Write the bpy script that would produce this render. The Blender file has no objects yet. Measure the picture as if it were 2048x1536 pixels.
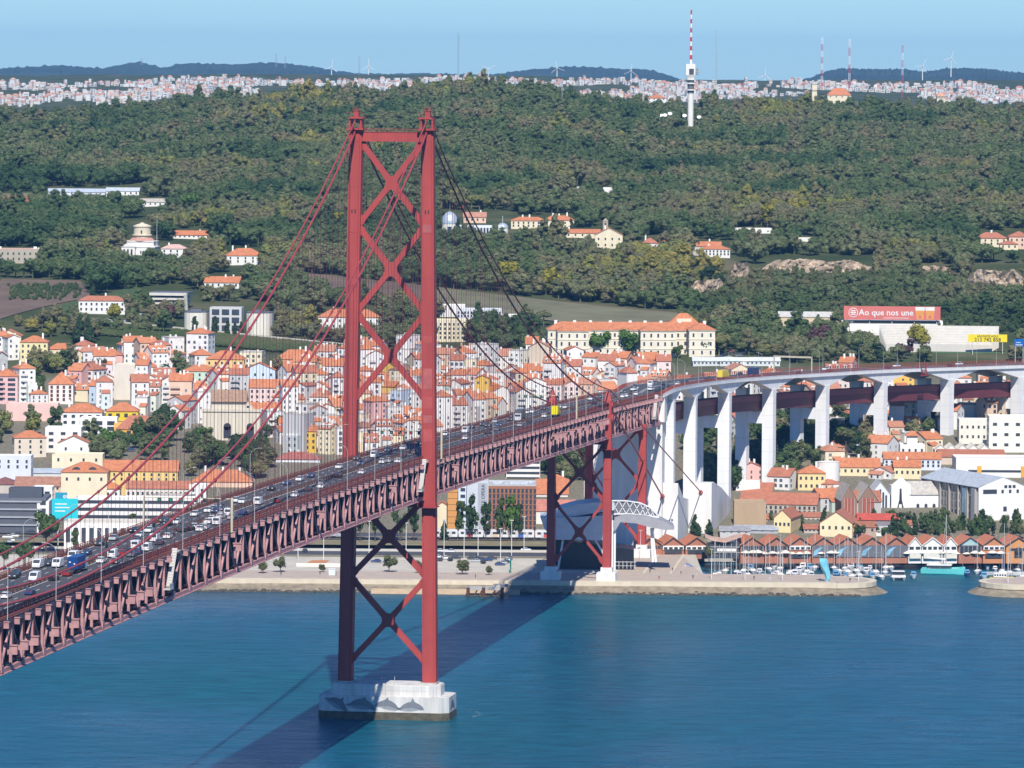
import bpy, bmesh, math, random
from mathutils import Vector, Matrix, noise
random.seed(7)
SC = bpy.context.scene
COL = SC.collection
PI = math.pi
R_ = math.radians

# ---------------------------------------------------------------- camera
F, H, HY, CX, ROLL = 11744.0, 204.7, 130.0, 1024.0, 0.0078
cam_d = bpy.data.cameras.new('camera'); cam = bpy.data.objects.new('camera', cam_d); COL.objects.link(cam)
cam_d.sensor_width = 36.0; cam_d.lens = F / 2048.0 * 36.0
PITCH = math.atan((768 - HY) / F)
cam_d.clip_start = 5.0; cam_d.clip_end = 60000.0
cam.location = (0, 0, H)
cam_d.shift_y = -(768 - HY) / 2048.0
cam.rotation_euler = (PI / 2, -ROLL, 0)
SC.camera = cam
# ---------------------------------------------------------------- sky, sun, exposure
SUN_TRAVEL = Vector((-0.063, 0.989, -1.0)).normalized()
SUN_ELEV = math.asin(-SUN_TRAVEL.z)
W = bpy.data.worlds.new('World'); SC.world = W; W.use_nodes = True
_n = W.node_tree.nodes; _l = W.node_tree.links; _n.clear()
_out = _n.new('ShaderNodeOutputWorld'); _bg = _n.new('ShaderNodeBackground'); _sky = _n.new('ShaderNodeTexSky')
_sky.sky_type = 'NISHITA'; _sky.sun_disc = False; _sky.sun_elevation = SUN_ELEV
_sky.sun_rotation = math.atan2(-SUN_TRAVEL.x, -SUN_TRAVEL.y)
_sky.altitude = 200; _sky.air_density = 1.0; _sky.dust_density = 0.0; _sky.ozone_density = 4.0
_tint = _n.new('ShaderNodeMix'); _tint.data_type = 'RGBA'; _tint.blend_type = 'MULTIPLY'; _tint.inputs[0].default_value = 1.0
_tint.inputs[7].default_value = (0.385, 0.63, 0.98, 1)
_l.new(_sky.outputs[0], _tint.inputs[6]); _l.new(_tint.outputs[2], _bg.inputs[0])
_bg.inputs[1].default_value = 0.10
_l.new(_bg.outputs[0], _out.inputs[0])
sun_d = bpy.data.lights.new('sun', 'SUN'); sun = bpy.data.objects.new('sun', sun_d); COL.objects.link(sun)
sun_d.energy = 4.6; sun_d.angle = R_(0.5); sun_d.color = (1.0, 0.95, 0.87)
sun.rotation_euler = SUN_TRAVEL.to_track_quat('-Z', 'Y').to_euler(); sun.location = (0, 0, 400)
SC.view_settings.view_transform = 'Standard'; SC.view_settings.look = 'None'
SC.view_settings.exposure = 0.30; SC.view_settings.gamma = 1.0; SC.view_settings.use_curve_mapping = False
SC.render.engine = 'CYCLES'
SC.cycles.use_denoising = True
SC.cycles.use_adaptive_sampling = True; SC.cycles.adaptive_threshold = 0.015
SC.cycles.max_bounces = 6; SC.cycles.diffuse_bounces = 2; SC.cycles.glossy_bounces = 3
SC.cycles.transmission_bounces = 3; SC.cycles.transparent_max_bounces = 12; SC.cycles.volume_bounces = 1
SC.cycles.caustics_reflective = False; SC.cycles.caustics_refractive = False
HAZE_DENSITY = 2.1e-5

# ---------------------------------------------------------------- projection helpers (the photograph's 2048 x 1536 grid)
_c, _s = math.cos(ROLL), math.sin(ROLL)
def ip(x, y):
    dx, dy = x - CX, y - HY
    return _c * dx + _s * dy, -_s * dx + _c * dy
def pix(v):
    ix, iy = F * v[0] / max(v[1], 1), F * (H - v[2]) / max(v[1], 1)
    return CX + _c * ix - _s * iy, HY + _s * ix + _c * iy
def at(x, y, z):
    ix, iy = ip(x, y); Y = F * (H - z) / iy
    return Vector((ix * Y / F, Y, z))
def atY(x, y, Y):
    ix, iy = ip(x, y)
    return Vector((ix * Y / F, Y, H - iy * Y / F))
def lerp_tab(tab, v):
    if v <= tab[0][0]: return tab[0][1]
    for (a, fa), (b, fb) in zip(tab, tab[1:]):
        if v <= b: return fa + (fb - fa) * (v - a) / (b - a)
    return tab[-1][1]
def smooth(a, b, v):
    t = min(1, max(0, (v - a) / (b - a))); return t * t * (3 - 2 * t)
QUAY_Y = 2272.0
PROFILE = [(2284, 4.4), (2500, 6), (2560, 9), (2700, 20), (2900, 36), (3050, 48), (3200, 60), (3400, 76), (3600, 92), (3900, 112),
           (4200, 132), (4600, 153), (4900, 170), (5200, 166), (6000, 135), (7000, 128), (8000, 141), (9500, 166), (10600, 181), (12500, 168), (17000, 150), (26000, 110)]
RIDGE = [(0, 148), (200, 151), (400, 160), (700, 170), (950, 177), (1150, 171), (1300, 161), (1500, 163), (1700, 160), (1900, 159), (2048, 156)]
def gz(x, y):
    z = lerp_tab(PROFILE, y)
    if y > 2520:
        w = smooth(2550, 3000, y)
        z += w * (2.2 * math.sin(x / 95.0 + 1.0) * math.sin(y / 140.0) + 1.4 * math.sin(x / 41.0 + y / 63.0))
        k = smooth(3700, 4700, y) * (1 - smooth(5200, 6200, y))
        if k > 0: z += k * (lerp_tab(RIDGE, CX + F * x / y) - 171)
        if y > 7000: z += 5 * math.sin(x / 210.0 + y / 500.0) * smooth(7000, 8000, y)
    return z
def ground_at(x, y, y0=2290, y1=13000):
    ix, iy = ip(x, y); Y = y0; prev = None
    while Y < y1:
        d = H - iy * Y / F - gz(ix * Y / F, Y)
        if d <= 0:
            if prev is None: break
            a, b = Y - 12, Y
            for _ in range(12):
                m = (a + b) / 2
                if H - iy * m / F - gz(ix * m / F, m) > 0: a = m
                else: b = m
            Y = b; break
        prev = d; Y += 12
    return Vector((ix * Y / F, Y, gz(ix * Y / F, Y)))

# ---------------------------------------------------------------- materials
MATS = {}
def mat(name, col=(.5, .5, .5), rough=.7, var=.12, scale=.4, metal=0.0, spec=.4, objcol=False, bump=0.0, attr=None, streak=0.0, emit=0.0):
    if name in MATS: return MATS[name]
    m = bpy.data.materials.new(name); m.use_nodes = True; MATS[name] = m
    nt = m.node_tree; N = nt.nodes; L = nt.links; b = N['Principled BSDF']
    b.inputs['Roughness'].default_value = rough; b.inputs['Metallic'].default_value = metal
    b.inputs['Specular IOR Level'].default_value = spec
    tc = N.new('ShaderNodeNewGeometry'); nz = N.new('ShaderNodeTexNoise'); nz.inputs['Scale'].default_value = scale; nz.inputs['Detail'].default_value = 4
    mp = N.new('ShaderNodeMapping'); mp.inputs['Scale'].default_value = (1, 1, 1 if not streak else streak)
    L.new(tc.outputs['Position'], mp.inputs[0]); L.new(mp.outputs[0], nz.inputs['Vector'])
    mr = N.new('ShaderNodeMapRange'); mr.inputs[1].default_value = .25; mr.inputs[2].default_value = .75
    mr.inputs[3].default_value = 1 - var; mr.inputs[4].default_value = 1 + var
    L.new(nz.outputs[0], mr.inputs[0])
    mx = N.new('ShaderNodeMix'); mx.data_type = 'RGBA'; mx.blend_type = 'MULTIPLY'; mx.inputs[0].default_value = 1
    if objcol:
        oi = N.new('ShaderNodeObjectInfo'); L.new(oi.outputs['Color'], mx.inputs[6])
    elif attr:
        at_ = N.new('ShaderNodeAttribute'); at_.attribute_name = attr; L.new(at_.outputs['Color'], mx.inputs[6])
    else: mx.inputs[6].default_value = (*col, 1)
    L.new(mr.outputs[0], mx.inputs[7]); L.new(mx.outputs[2], b.inputs['Base Color'])
    if bump:
        bp = N.new('ShaderNodeBump'); bp.inputs['Strength'].default_value = bump; bp.inputs['Distance'].default_value = .3
        L.new(nz.outputs[0], bp.inputs['Height']); L.new(bp.outputs[0], b.inputs['Normal'])
    if emit:
        b.inputs['Emission Color'].default_value = (*col, 1); b.inputs['Emission Strength'].default_value = emit
    return m

# ---------------------------------------------------------------- mesh builder and objects
class MB:
    def __init__(s): s.v = []; s.f = []; s.c = []
    def add(s, vs, fs):
        o = len(s.v); s.v += [tuple(p) for p in vs]; s.f += [tuple(i + o for i in f) for f in fs]; return s
    def box(s, cx, cy, z0, sx, sy, sz, yaw=0.0):
        c, n = math.cos(yaw), math.sin(yaw); hx, hy = sx / 2, sy / 2; vs = []
        for z in (z0, z0 + sz):
            for a, b in ((-hx, -hy), (hx, -hy), (hx, hy), (-hx, hy)): vs.append((cx + a * c - b * n, cy + a * n + b * c, z))
        return s.add(vs, [(3, 2, 1, 0), (4, 5, 6, 7), (0, 1, 5, 4), (1, 2, 6, 5), (2, 3, 7, 6), (3, 0, 4, 7)])
    def beam(s, p, q, w, h, up=(0, 0, 1)):
        p, q = Vector(p), Vector(q); d = (q - p).normalized(); u = Vector(up)
        if abs(d.dot(u)) > .98: u = Vector((0, 1, 0))
        r = d.cross(u).normalized() * w / 2; u2 = r.cross(d).normalized() * h / 2
        vs = [e + a * r + b * u2 for e in (p, q) for a, b in ((-1, -1), (1, -1), (1, 1), (-1, 1))]
        return s.add(vs, [(0, 1, 2, 3), (7, 6, 5, 4), (0, 4, 5, 1), (1, 5, 6, 2), (2, 6, 7, 3), (3, 7, 4, 0)])
    def cyl(s, p, q, r0, r1=None, n=8, cap=True):
        r1 = r0 if r1 is None else r1; p, q = Vector(p), Vector(q); d = (q - p).normalized()
        a = d.orthogonal().normalized(); b = d.cross(a); vs = []
        for e, r in ((p, r0), (q, r1)):
            for i in range(n):
                t = 2 * PI * i / n; vs.append(e + r * (math.cos(t) * a + math.sin(t) * b))
        fs = [(i, (i + 1) % n, n + (i + 1) % n, n + i) for i in range(n)]
        if cap: fs += [tuple(range(n - 1, -1, -1)), tuple(range(n, 2 * n))]
        return s.add(vs, fs)
    def tube(s, pts, r, n=6):
        pts = [Vector(p) for p in pts]; vs = []; fs = []
        for k, p in enumerate(pts):
            d = (pts[min(k + 1, len(pts) - 1)] - pts[max(k - 1, 0)]).normalized()
            a = d.cross(Vector((0, 0, 1)))
            a = a.normalized() if a.length > 1e-4 else Vector((1, 0, 0)); b = d.cross(a)
            for i in range(n):
                t = 2 * PI * i / n; vs.append(p + r * (math.cos(t) * a + math.sin(t) * b))
        for k in range(len(pts) - 1):
            for i in range(n): fs.append((k * n + i, k * n + (i + 1) % n, (k + 1) * n + (i + 1) % n, (k + 1) * n + i))
        fs += [tuple(range(n - 1, -1, -1)), tuple(range((len(pts) - 1) * n, len(pts) * n))]
        return s.add(vs, fs)
    def prism(s, poly, z0, z1):
        n = len(poly); vs = [(x, y, z0) for x, y in poly] + [(x, y, z1) for x, y in poly]
        return s.add(vs, [tuple(range(n - 1, -1, -1)), tuple(range(n, 2 * n))] + [(i, (i + 1) % n, n + (i + 1) % n, n + i) for i in range(n)])
    def plate(s, poly, y0, y1):                     # polygon in x,z extruded along y
        n = len(poly); vs = [(x, y0, z) for x, z in poly] + [(x, y1, z) for x, z in poly]
        return s.add(vs, [tuple(range(n)), tuple(range(2 * n - 1, n - 1, -1))] + [((i + 1) % n, i, n + i, n + (i + 1) % n) for i in range(n)])
    def side(s, poly, x0, x1):                      # polygon in y,z extruded along x
        n = len(poly); vs = [(x0, y, z) for y, z in poly] + [(x1, y, z) for y, z in poly]
        return s.add(vs, [tuple(range(n - 1, -1, -1)), tuple(range(n, 2 * n))] + [(i, (i + 1) % n, n + (i + 1) % n, n + i) for i in range(n)])
    def mesh(s, name):
        me = bpy.data.meshes.new(name); me.from_pydata(s.v, [], s.f); me.update(); return me
    def build(s, name, m, parent=None, smooth=False, kind=None, color=None):
        me = s.mesh(name); o = bpy.data.objects.new(name, me); COL.objects.link(o)
        if m: me.materials.append(MATS[m] if isinstance(m, str) else m)
        if smooth:
            for p in me.polygons: p.use_smooth = True
        if parent: o.parent = parent
        if kind: o['kind'] = kind
        if color: o.color = (*color, 1)
        return o
THINGS = []
def tag(o, label, cat, group=None, n=None):
    o['label'] = label; o['category'] = cat
    if group: o['group'] = group
    THINGS.append(o); return o
def thing(name, label, cat, loc=(0, 0, 0), rotz=0.0, group=None):
    o = bpy.data.objects.new(name, None); o.empty_display_size = .5; COL.objects.link(o)
    o.location = loc; o.rotation_euler = (0, 0, rotz)
    return tag(o, label, cat, group)
def inst(name, me, parent=None, loc=(0, 0, 0), rot=(0, 0, 0), scale=(1, 1, 1), color=None):
    o = bpy.data.objects.new(name, me); COL.objects.link(o); o.location = loc; o.rotation_euler = rot; o.scale = scale
    if parent: o.parent = parent
    if color: o.color = (*color, 1)
    return o
def copy_tree(o, parent=None):
    c = o.copy(); COL.objects.link(c); c.parent = parent
    for ch in o.children: copy_tree(ch, c)
    return c
def text_mesh(txt, size, name='lettering', bold=False):
    cu = bpy.data.curves.new(name, 'FONT'); cu.body = txt; cu.size = size; cu.extrude = .03; cu.resolution_u = 2
    if bold: cu.offset = size * .012
    cu.align_x = 'CENTER'; cu.align_y = 'CENTER'
    ob = bpy.data.objects.new(name, cu); COL.objects.link(ob)
    dg = bpy.context.evaluated_depsgraph_get(); me = bpy.data.meshes.new_from_object(ob.evaluated_get(dg))
    bpy.data.objects.remove(ob); return me
ORD = 'zeroth first second third fourth fifth sixth seventh eighth ninth tenth eleventh twelfth thirteenth fourteenth fifteenth sixteenth seventeenth eighteenth nineteenth'.split()
TENS = {2: ('twentieth', 'twenty'), 3: ('thirtieth', 'thirty'), 4: ('fortieth', 'forty'), 5: ('fiftieth', 'fifty'), 6: ('sixtieth', 'sixty'),
        7: ('seventieth', 'seventy'), 8: ('eightieth', 'eighty'), 9: ('ninetieth', 'ninety')}
def ordinal(n):
    if n < 20: return ORD[n]
    if n < 100: return TENS[n // 10][0] if n % 10 == 0 else TENS[n // 10][1] + '-' + ORD[n % 10]
    return 'hundred-and-' + ordinal(n - 100) if n > 100 else 'hundredth'
def finish_labels():
    by = {}
    for o in THINGS: by.setdefault(o['label'], []).append(o)
    for lab, os_ in by.items():
        if len(os_) == 1: continue
        def key(o):
            v = Vector(o.location)
            if o.type == 'MESH' and v.length < .01:
                bb = o.bound_box; v = sum((Vector(b) for b in bb), Vector()) / 8
            return pix(v)[0]
        os_.sort(key=key); n = len(os_)
        for k, o in enumerate(os_):
            o['label'] = lab + ', ' + ('leftmost' if k == 0 else 'rightmost' if k == n - 1 else ordinal(k + 1) + ' from left')

# shared materials
mat('red_steel', (.38, .056, .047), .62, .17, .22, streak=.22)
mat('red_deep', (.32, .045, .05), .6, .15, .5)
mat('pink_steel', (.46, .245, .24), .62, .2, .6)
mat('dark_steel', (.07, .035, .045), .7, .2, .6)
mat('cable_red', (.36, .055, .055), .55, .08, .5)
mat('rail_red', (.36, .085, .06), .6, .2, .8)
mat('guard_brown', (.20, .11, .075), .6, .2, .8)
mat('asphalt', (.075, .075, .082), .85, .18, .25)
mat('white_paint', (.72, .72, .70), .6, .1, .8)
mat('concrete_white', (.74, .72, .68), .8, .16, .35, streak=.12)
mat('pier_concrete', (.60, .585, .55), .85, .24, .45, streak=.10)
mat('concrete_grey', (.42, .40, .37), .85, .15, .3)
mat('tide_band', (.10, .085, .055), .8, .4, .7)
mat('mural_grey', (.17, .185, .21), .7, .15, .4)
mat('mural_light', (.55, .57, .60), .7, .1, .4)
mat('black_steel', (.03, .03, .035), .6, .1, .5)
mat('lamp_grey', (.50, .47, .45), .5, .05, .5)
mat('glass_dark', (.05, .06, .075), .18, .2, .3, spec=.6)
mat('wall', (1, 1, 1), .85, .07, .35, objcol=True, streak=.35)
mat('tiles', (1, 1, 1), .8, .22, .6, objcol=True)
mat('paint', (1, 1, 1), .35, .04, .5, objcol=True, spec=.5)
mat('matte', (1, 1, 1), .75, .08, .5, objcol=True)
mat('rubber', (.02, .02, .022), .8, .1, 1)
# ================================================================ GROUND, WATER, HILLS, HAZE
def ground_material():
    m = bpy.data.materials.new('ground_cover'); m.use_nodes = True; N = m.node_tree.nodes; L = m.node_tree.links; b = N['Principled BSDF']
    b.inputs['Roughness'].default_value = .95; b.inputs['Specular IOR Level'].default_value = .1
    g = N.new('ShaderNodeNewGeometry'); n1 = N.new('ShaderNodeTexNoise'); n1.inputs['Scale'].default_value = .02; n1.inputs['Detail'].default_value = 8
    n2 = N.new('ShaderNodeTexNoise'); n2.inputs['Scale'].default_value = .9; n2.inputs['Detail'].default_value = 6
    L.new(g.outputs['Position'], n1.inputs['Vector']); L.new(g.outputs['Position'], n2.inputs['Vector'])
    cr = N.new('ShaderNodeValToRGB'); e = cr.color_ramp.elements
    e[0].position = .3; e[0].color = (.035, .055, .02, 1); e[1].position = .75; e[1].color = (.15, .13, .075, 1)
    x = e.new(.55); x.color = (.07, .085, .035, 1)
    ad = N.new('ShaderNodeMath'); ad.operation = 'ADD'; ml = N.new('ShaderNodeMath'); ml.operation = 'MULTIPLY_ADD'; ml.inputs[1].default_value = .35; ml.inputs[2].default_value = -.17
    L.new(n2.outputs[0], ml.inputs[0]); L.new(n1.outputs[0], ad.inputs[0]); L.new(ml.outputs[0], ad.inputs[1]); L.new(ad.outputs[0], cr.inputs[0])
    sx = N.new('ShaderNodeSeparateXYZ'); L.new(g.outputs['Position'], sx.inputs[0]); my = N.new('ShaderNodeMath'); my.operation = 'MULTIPLY_ADD'; my.inputs[1].default_value = 160; L.new(n1.outputs[0], my.inputs[0]); L.new(sx.outputs['Y'], my.inputs[2])
    mk = N.new('ShaderNodeMapRange'); mk.inputs[1].default_value = 3060; mk.inputs[2].default_value = 3150; L.new(my.outputs[0], mk.inputs[0])
    cr2 = N.new('ShaderNodeValToRGB'); f = cr2.color_ramp.elements; f[0].position = .35; f[0].color = (.13, .125, .08, 1); f[1].position = .62; f[1].color = (.25, .22, .165, 1); L.new(n2.outputs[0], cr2.inputs[0])
    mg = N.new('ShaderNodeMix'); mg.data_type = 'RGBA'; L.new(mk.outputs[0], mg.inputs[0]); L.new(cr2.outputs[0], mg.inputs[6]); L.new(cr.outputs[0], mg.inputs[7]); L.new(mg.outputs[2], b.inputs['Base Color'])
    return m
MATS['ground_cover'] = ground_material()
def structure(o): o['kind'] = 'structure'; return o
ys = [2284, 2292, 2300, 2320, 2350, 2400, 2450, 2500] + [2500 + 20 * k for k in range(1, 60)] + [3700 + 40 * k for k in range(1, 40)] + [5300 + 150 * k for k in range(1, 50)] + [13200, 15000, 17000, 21000, 26000]
nx = 120; m = MB()
for y in ys:
    w = .105 * y + 420
    for i in range(nx + 1):
        x = -w + 2 * w * i / nx; m.v.append((x, y, gz(x, y) - (9 if y < 2458 else 0)))
for j in range(len(ys) - 1):
    for i in range(nx): a = j * (nx + 1) + i; m.f.append((a, a + 1, a + nx + 2, a + nx + 1))
ground = structure(m.build('ground', 'ground_cover', smooth=True))
# water
def water_material():
    m = bpy.data.materials.new('river_water'); m.use_nodes = True; N = m.node_tree.nodes; L = m.node_tree.links; b = N['Principled BSDF']
    b.inputs['Roughness'].default_value = .28; b.inputs['IOR'].default_value = 1.33; b.inputs['Specular IOR Level'].default_value = .12
    g = N.new('ShaderNodeNewGeometry')
    def nz(scale, sx, sy, det):
        mp = N.new('ShaderNodeMapping'); mp.inputs['Scale'].default_value = (sx, sy, 1); n = N.new('ShaderNodeTexNoise'); n.inputs['Scale'].default_value = scale; n.inputs['Detail'].default_value = det
        L.new(g.outputs['Position'], mp.inputs[0]); L.new(mp.outputs[0], n.inputs['Vector']); return n
    big = nz(.010, .5, .35, 6); mid = nz(.09, .6, 1, 4); fine = nz(.55, .55, 1.0, 5)
    cr = N.new('ShaderNodeValToRGB'); e = cr.color_ramp.elements
    e[0].position = .32; e[0].color = (.0, .060, .118, 1); e[1].position = .66; e[1].color = (.008, .090, .124, 1)
    L.new(big.outputs[0], cr.inputs[0])
    rp = nz(.22, .35, 1.0, 6); rm = N.new('ShaderNodeMapRange'); rm.inputs[1].default_value = .35; rm.inputs[2].default_value = .65; rm.inputs[3].default_value = .74; rm.inputs[4].default_value = 1.28; L.new(rp.outputs[0], rm.inputs[0])  # light and dark of the wave facets put into the base colour
    mxr = N.new('ShaderNodeMix'); mxr.data_type = 'RGBA'; mxr.blend_type = 'MULTIPLY'; mxr.inputs[0].default_value = 1; L.new(cr.outputs[0], mxr.inputs[6]); L.new(rm.outputs[0], mxr.inputs[7]); L.new(mxr.outputs[2], b.inputs['Base Color'])
    add = N.new('ShaderNodeMath'); add.operation = 'MULTIPLY_ADD'; add.inputs[1].default_value = 2.2
    L.new(mid.outputs[0], add.inputs[0]); L.new(fine.outputs[0], add.inputs[2])
    bp_ = N.new('ShaderNodeBump'); rr = N.new('ShaderNodeMapRange'); rr.inputs[1].default_value = .3; rr.inputs[2].default_value = .7; rr.inputs[3].default_value = .16; rr.inputs[4].default_value = .42; L.new(big.outputs[0], rr.inputs[0]); L.new(rr.outputs[0], b.inputs['Roughness'])
    bp_.inputs['Strength'].default_value = .7; bp_.inputs['Distance'].default_value = .9
    L.new(add.outputs[0], bp_.inputs['Height']); L.new(bp_.outputs[0], b.inputs['Normal'])
    return m
MATS['river_water'] = water_material()
m = MB(); m.add([(-2300, -250, 0), (2300, -250, 0), (2300, 2500, 0), (-2300, 2500, 0)], [(0, 1, 2, 3)]); structure(m.build('river_water', 'river_water'))
# quay bank: rock toe, sloped sea wall and paved promenade; the marina basin is cut out behind the mole
XB0 = at(1398, 1150, 0).x; XM1 = at(1786, 1186, 0).x; XN0 = at(1930, 1186, 0).x; BAS0, BAS1 = 2318.0, 2422.0
mat('sea_wall', (.24, .20, .14), .9, .35, .35); mat('quay_stone', (.62, .54, .40), .85, .12, .3); mat('promenade', (.46, .375, .305), .9, .1, .25)
mat('paving_pale', (.52, .48, .40), .9, .15, .15); mat('rock', (.085, .075, .06), .95, .4, .6); mat('sand', (.50, .38, .24), .95, .15, .3)
def bank(name, x0, x1, y0=QUAY_Y, wall='sea_wall', taper0=0, taper1=0):
    m = MB(); prof = [(y0, -.5), (y0 + 3.4, 1.2), (y0 + 7.0, 2.9)]
    n = 40; o = 0
    for i in range(n + 1):
        x = x0 + (x1 - x0) * i / n
        for (yy, zz) in prof: m.v.append((x + (noise.noise((x * .1, yy, 0)) * .5), yy + .5 * noise.noise((x * .06, zz, 3)), zz + .25 * noise.noise((x * .2, yy, 1))))
    k = len(prof)
    for i in range(n):
        for j in range(k - 1): a = i * k + j; m.f.append((a, a + k, a + k + 1, a + 1))
    return structure(m.build(name, wall))
XL = -420.0
bank('sea_wall', XL, XM1 - 22)
m = MB(); m.box((XL + XM1 - 22) / 2, QUAY_Y + 9.0, 2.0, XM1 - 22 - XL, 4.4, 2.5); structure(m.build('quay_wall', 'quay_stone'))
m = MB(); m.box((XL + XM1 - 22) / 2, (QUAY_Y + 11.2 + BAS0) / 2, 2.0, XM1 - 22 - XL, BAS0 - QUAY_Y - 11.2, 2.44); prom = structure(m.build('promenade', 'promenade'))
# rounded mole ends
def mole_end(x, sgn):
    m = MB(); n = 12; rad = (BAS0 - QUAY_Y) / 2; cy = (BAS0 + QUAY_Y) / 2
    for k in range(n + 1):
        a = -PI / 2 + PI * k / n
        for r_, z in ((rad, -.5), (rad - 7.0, 2.9), (rad - 7.2, 4.3)): m.v.append((x + sgn * r_ * .95 * math.cos(a), cy + r_ * math.sin(a), z))
    for k in range(n):
        for j in range(2): a = k * 3 + j; m.f.append((a, a + 3, a + 4, a + 1))
    m.f.append(tuple(k * 3 + 2 for k in range(n + 1)))
    structure(m.build('mole_end', 'sea_wall'))
    m = MB(); top = []
    for k in range(n + 1):
        a = -PI / 2 + PI * k / n; top.append((x + sgn * (rad - 5.6) * .95 * math.cos(a), cy + (rad - 5.6) * math.sin(a)))
    m.prism(top if sgn > 0 else top[::-1], 2.6, 4.46); structure(m.build('quay_wall', 'quay_stone'))
    m = MB(); top = []
    for k in range(n + 1):
        a = -PI / 2 + PI * k / n; top.append((x + sgn * (rad - 8.6) * .95 * math.cos(a), cy + (rad - 8.6) * math.sin(a)))
    m.prism(top if sgn > 0 else top[::-1], 4.0, 4.5); structure(m.build('promenade', 'promenade'))
mole_end(XM1 - 22.5, 1)
bank('sea_wall', XN0 + 22, 420, QUAY_Y - 3); m = MB(); m.box((XN0 + 442) / 2, QUAY_Y + 6, 2.0, 398 - XN0, 4.4, 2.5); structure(m.build('quay_wall', 'quay_stone'))
m = MB(); m.box((XN0 + 442) / 2, (QUAY_Y + 8.2 + BAS0) / 2, 2.0, 398 - XN0, BAS0 - QUAY_Y - 8.2, 2.44); structure(m.build('promenade', 'promenade'))
mole_end(XN0 + 22, -1)
# land slab west of the basin, quay behind the basin
m = MB(); m.box((XL + XB0) / 2, (BAS0 + 2450) / 2, 1.0, XB0 - XL, 2450 - BAS0, 3.46); structure(m.build('forecourt', 'paving_pale'))
fx0, fx1 = at(1232, 1140, 4.5).x, XB0 - .5; m = MB(); m.add([(fx0, BAS0 + .1, 4.475), (fx1, BAS0 + .1, 4.475), (fx1 - 6, 2418, 4.475), (fx0 + 10, 2418, 4.475)], [(0, 1, 2, 3)]); structure(m.build('plaza', 'promenade'))
m = MB()
for q_ in (.3, .62): m.add([(fx0 + (fx1 - fx0) * q_, BAS0 + .2, 4.484), (fx0 + (fx1 - fx0) * q_ + 1.0, BAS0 + .2, 4.484), (fx0 + (fx1 - fx0) * q_ + 9, 2410, 4.484), (fx0 + (fx1 - fx0) * q_ + 8, 2410, 4.484)], [(0, 1, 2, 3)])
structure(m.build('plaza_stripe', 'quay_stone'))
m = MB(); m.box((XB0 + 420) / 2, (BAS1 + 2460) / 2, .5, 420 - XB0, 2460 - BAS1, 4.2); structure(m.build('dock_quay', 'concrete_grey'))
# rocks at the toe of the bank
rk = []
for k in range(4):
    bm = bmesh.new(); bmesh.ops.create_icosphere(bm, subdivisions=1, radius=1)
    for v in bm.verts: v.co *= .7 + .5 * random.random(); v.co.z *= .6
    me = bpy.data.meshes.new('boulder'); bm.to_mesh(me); bm.free(); rk.append(me)
m = MB()
for k in range(1500):
    x = random.uniform(-135, XM1 - 14); me = random.choice(rk); sc = random.uniform(.3, .95); a = random.uniform(0, 6.3); y = QUAY_Y + random.gauss(.8, .9); z = -.2 + .35 * (y - QUAY_Y)
    c, s = math.cos(a), math.sin(a)
    m.add([(x + sc * (v.co.x * c - v.co.y * s) * 1.4, y + sc * (v.co.x * s + v.co.y * c), z + sc * v.co.z) for v in me.vertices], [tuple(p.vertices) for p in me.polygons])
o = m.build('rock_toe', 'rock'); o['kind'] = 'stuff'; o['label'] = 'dark wet rocks along the foot of the sea wall'; o['category'] = 'rocks'
m = MB(); a, b = at(820, 1186, 0), at(1040, 1190, 0)
m.add([(a.x - 15, QUAY_Y - 4, .05), (b.x, QUAY_Y - 5, .05), (b.x, QUAY_Y + 3.2, 1.5), (a.x - 15, QUAY_Y + 3.2, 1.5)], [(0, 1, 2, 3)]); structure(m.build('beach', 'sand'))
# fields and cleared patches laid on the slope
mat('field_brown', (.15, .105, .075), .95, .25, .05); mat('field_green', (.06, .095, .03), .95, .35, .3); mat('field_dry', (.16, .155, .085), .95, .25, .05); mat('cliff', (.40, .31, .22), .95, .5, .22, bump=1.0)
def patch(name, poly, mt, lift=.35, n=10):
    """a four-cornered sheet following the terrain, corners given on the slope"""
    P = [ground_at(*p) for p in poly]; m = MB()
    for j in range(n + 1):
        for i in range(3 * n + 1):
            u, v = i / (3 * n), j / n
            p = (P[0] * (1 - u) + P[1] * u) * (1 - v) + (P[3] * (1 - u) + P[2] * u) * v
            m.v.append((p.x, p.y, gz(p.x, p.y) + lift))
    for j in range(n):
        for i in range(3 * n): a = j * (3 * n + 1) + i; m.f.append((a, a + 1, a + 3 * n + 2, a + 3 * n + 1))
    return structure(m.build(name, mt, smooth=True))
patch('field', [(600, 584), (1390, 672), (1390, 628), (600, 546)], 'field_brown')
patch('field', [(870, 616), (1390, 674), (1390, 630), (870, 576)], 'field_dry', .5)
patch('field', [(-10, 642), (185, 596), (160, 562), (-10, 558)], 'field_brown')
patch('field', [(60, 646), (310, 590), (270, 574), (120, 612)], 'field_green', .5)
patch('vineyard', [(190, 668), (700, 712), (700, 694), (190, 648)], 'field_green')
patch('field', [(0, 405), (160, 392), (150, 384), (0, 388)], 'field_dry', .5)
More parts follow.
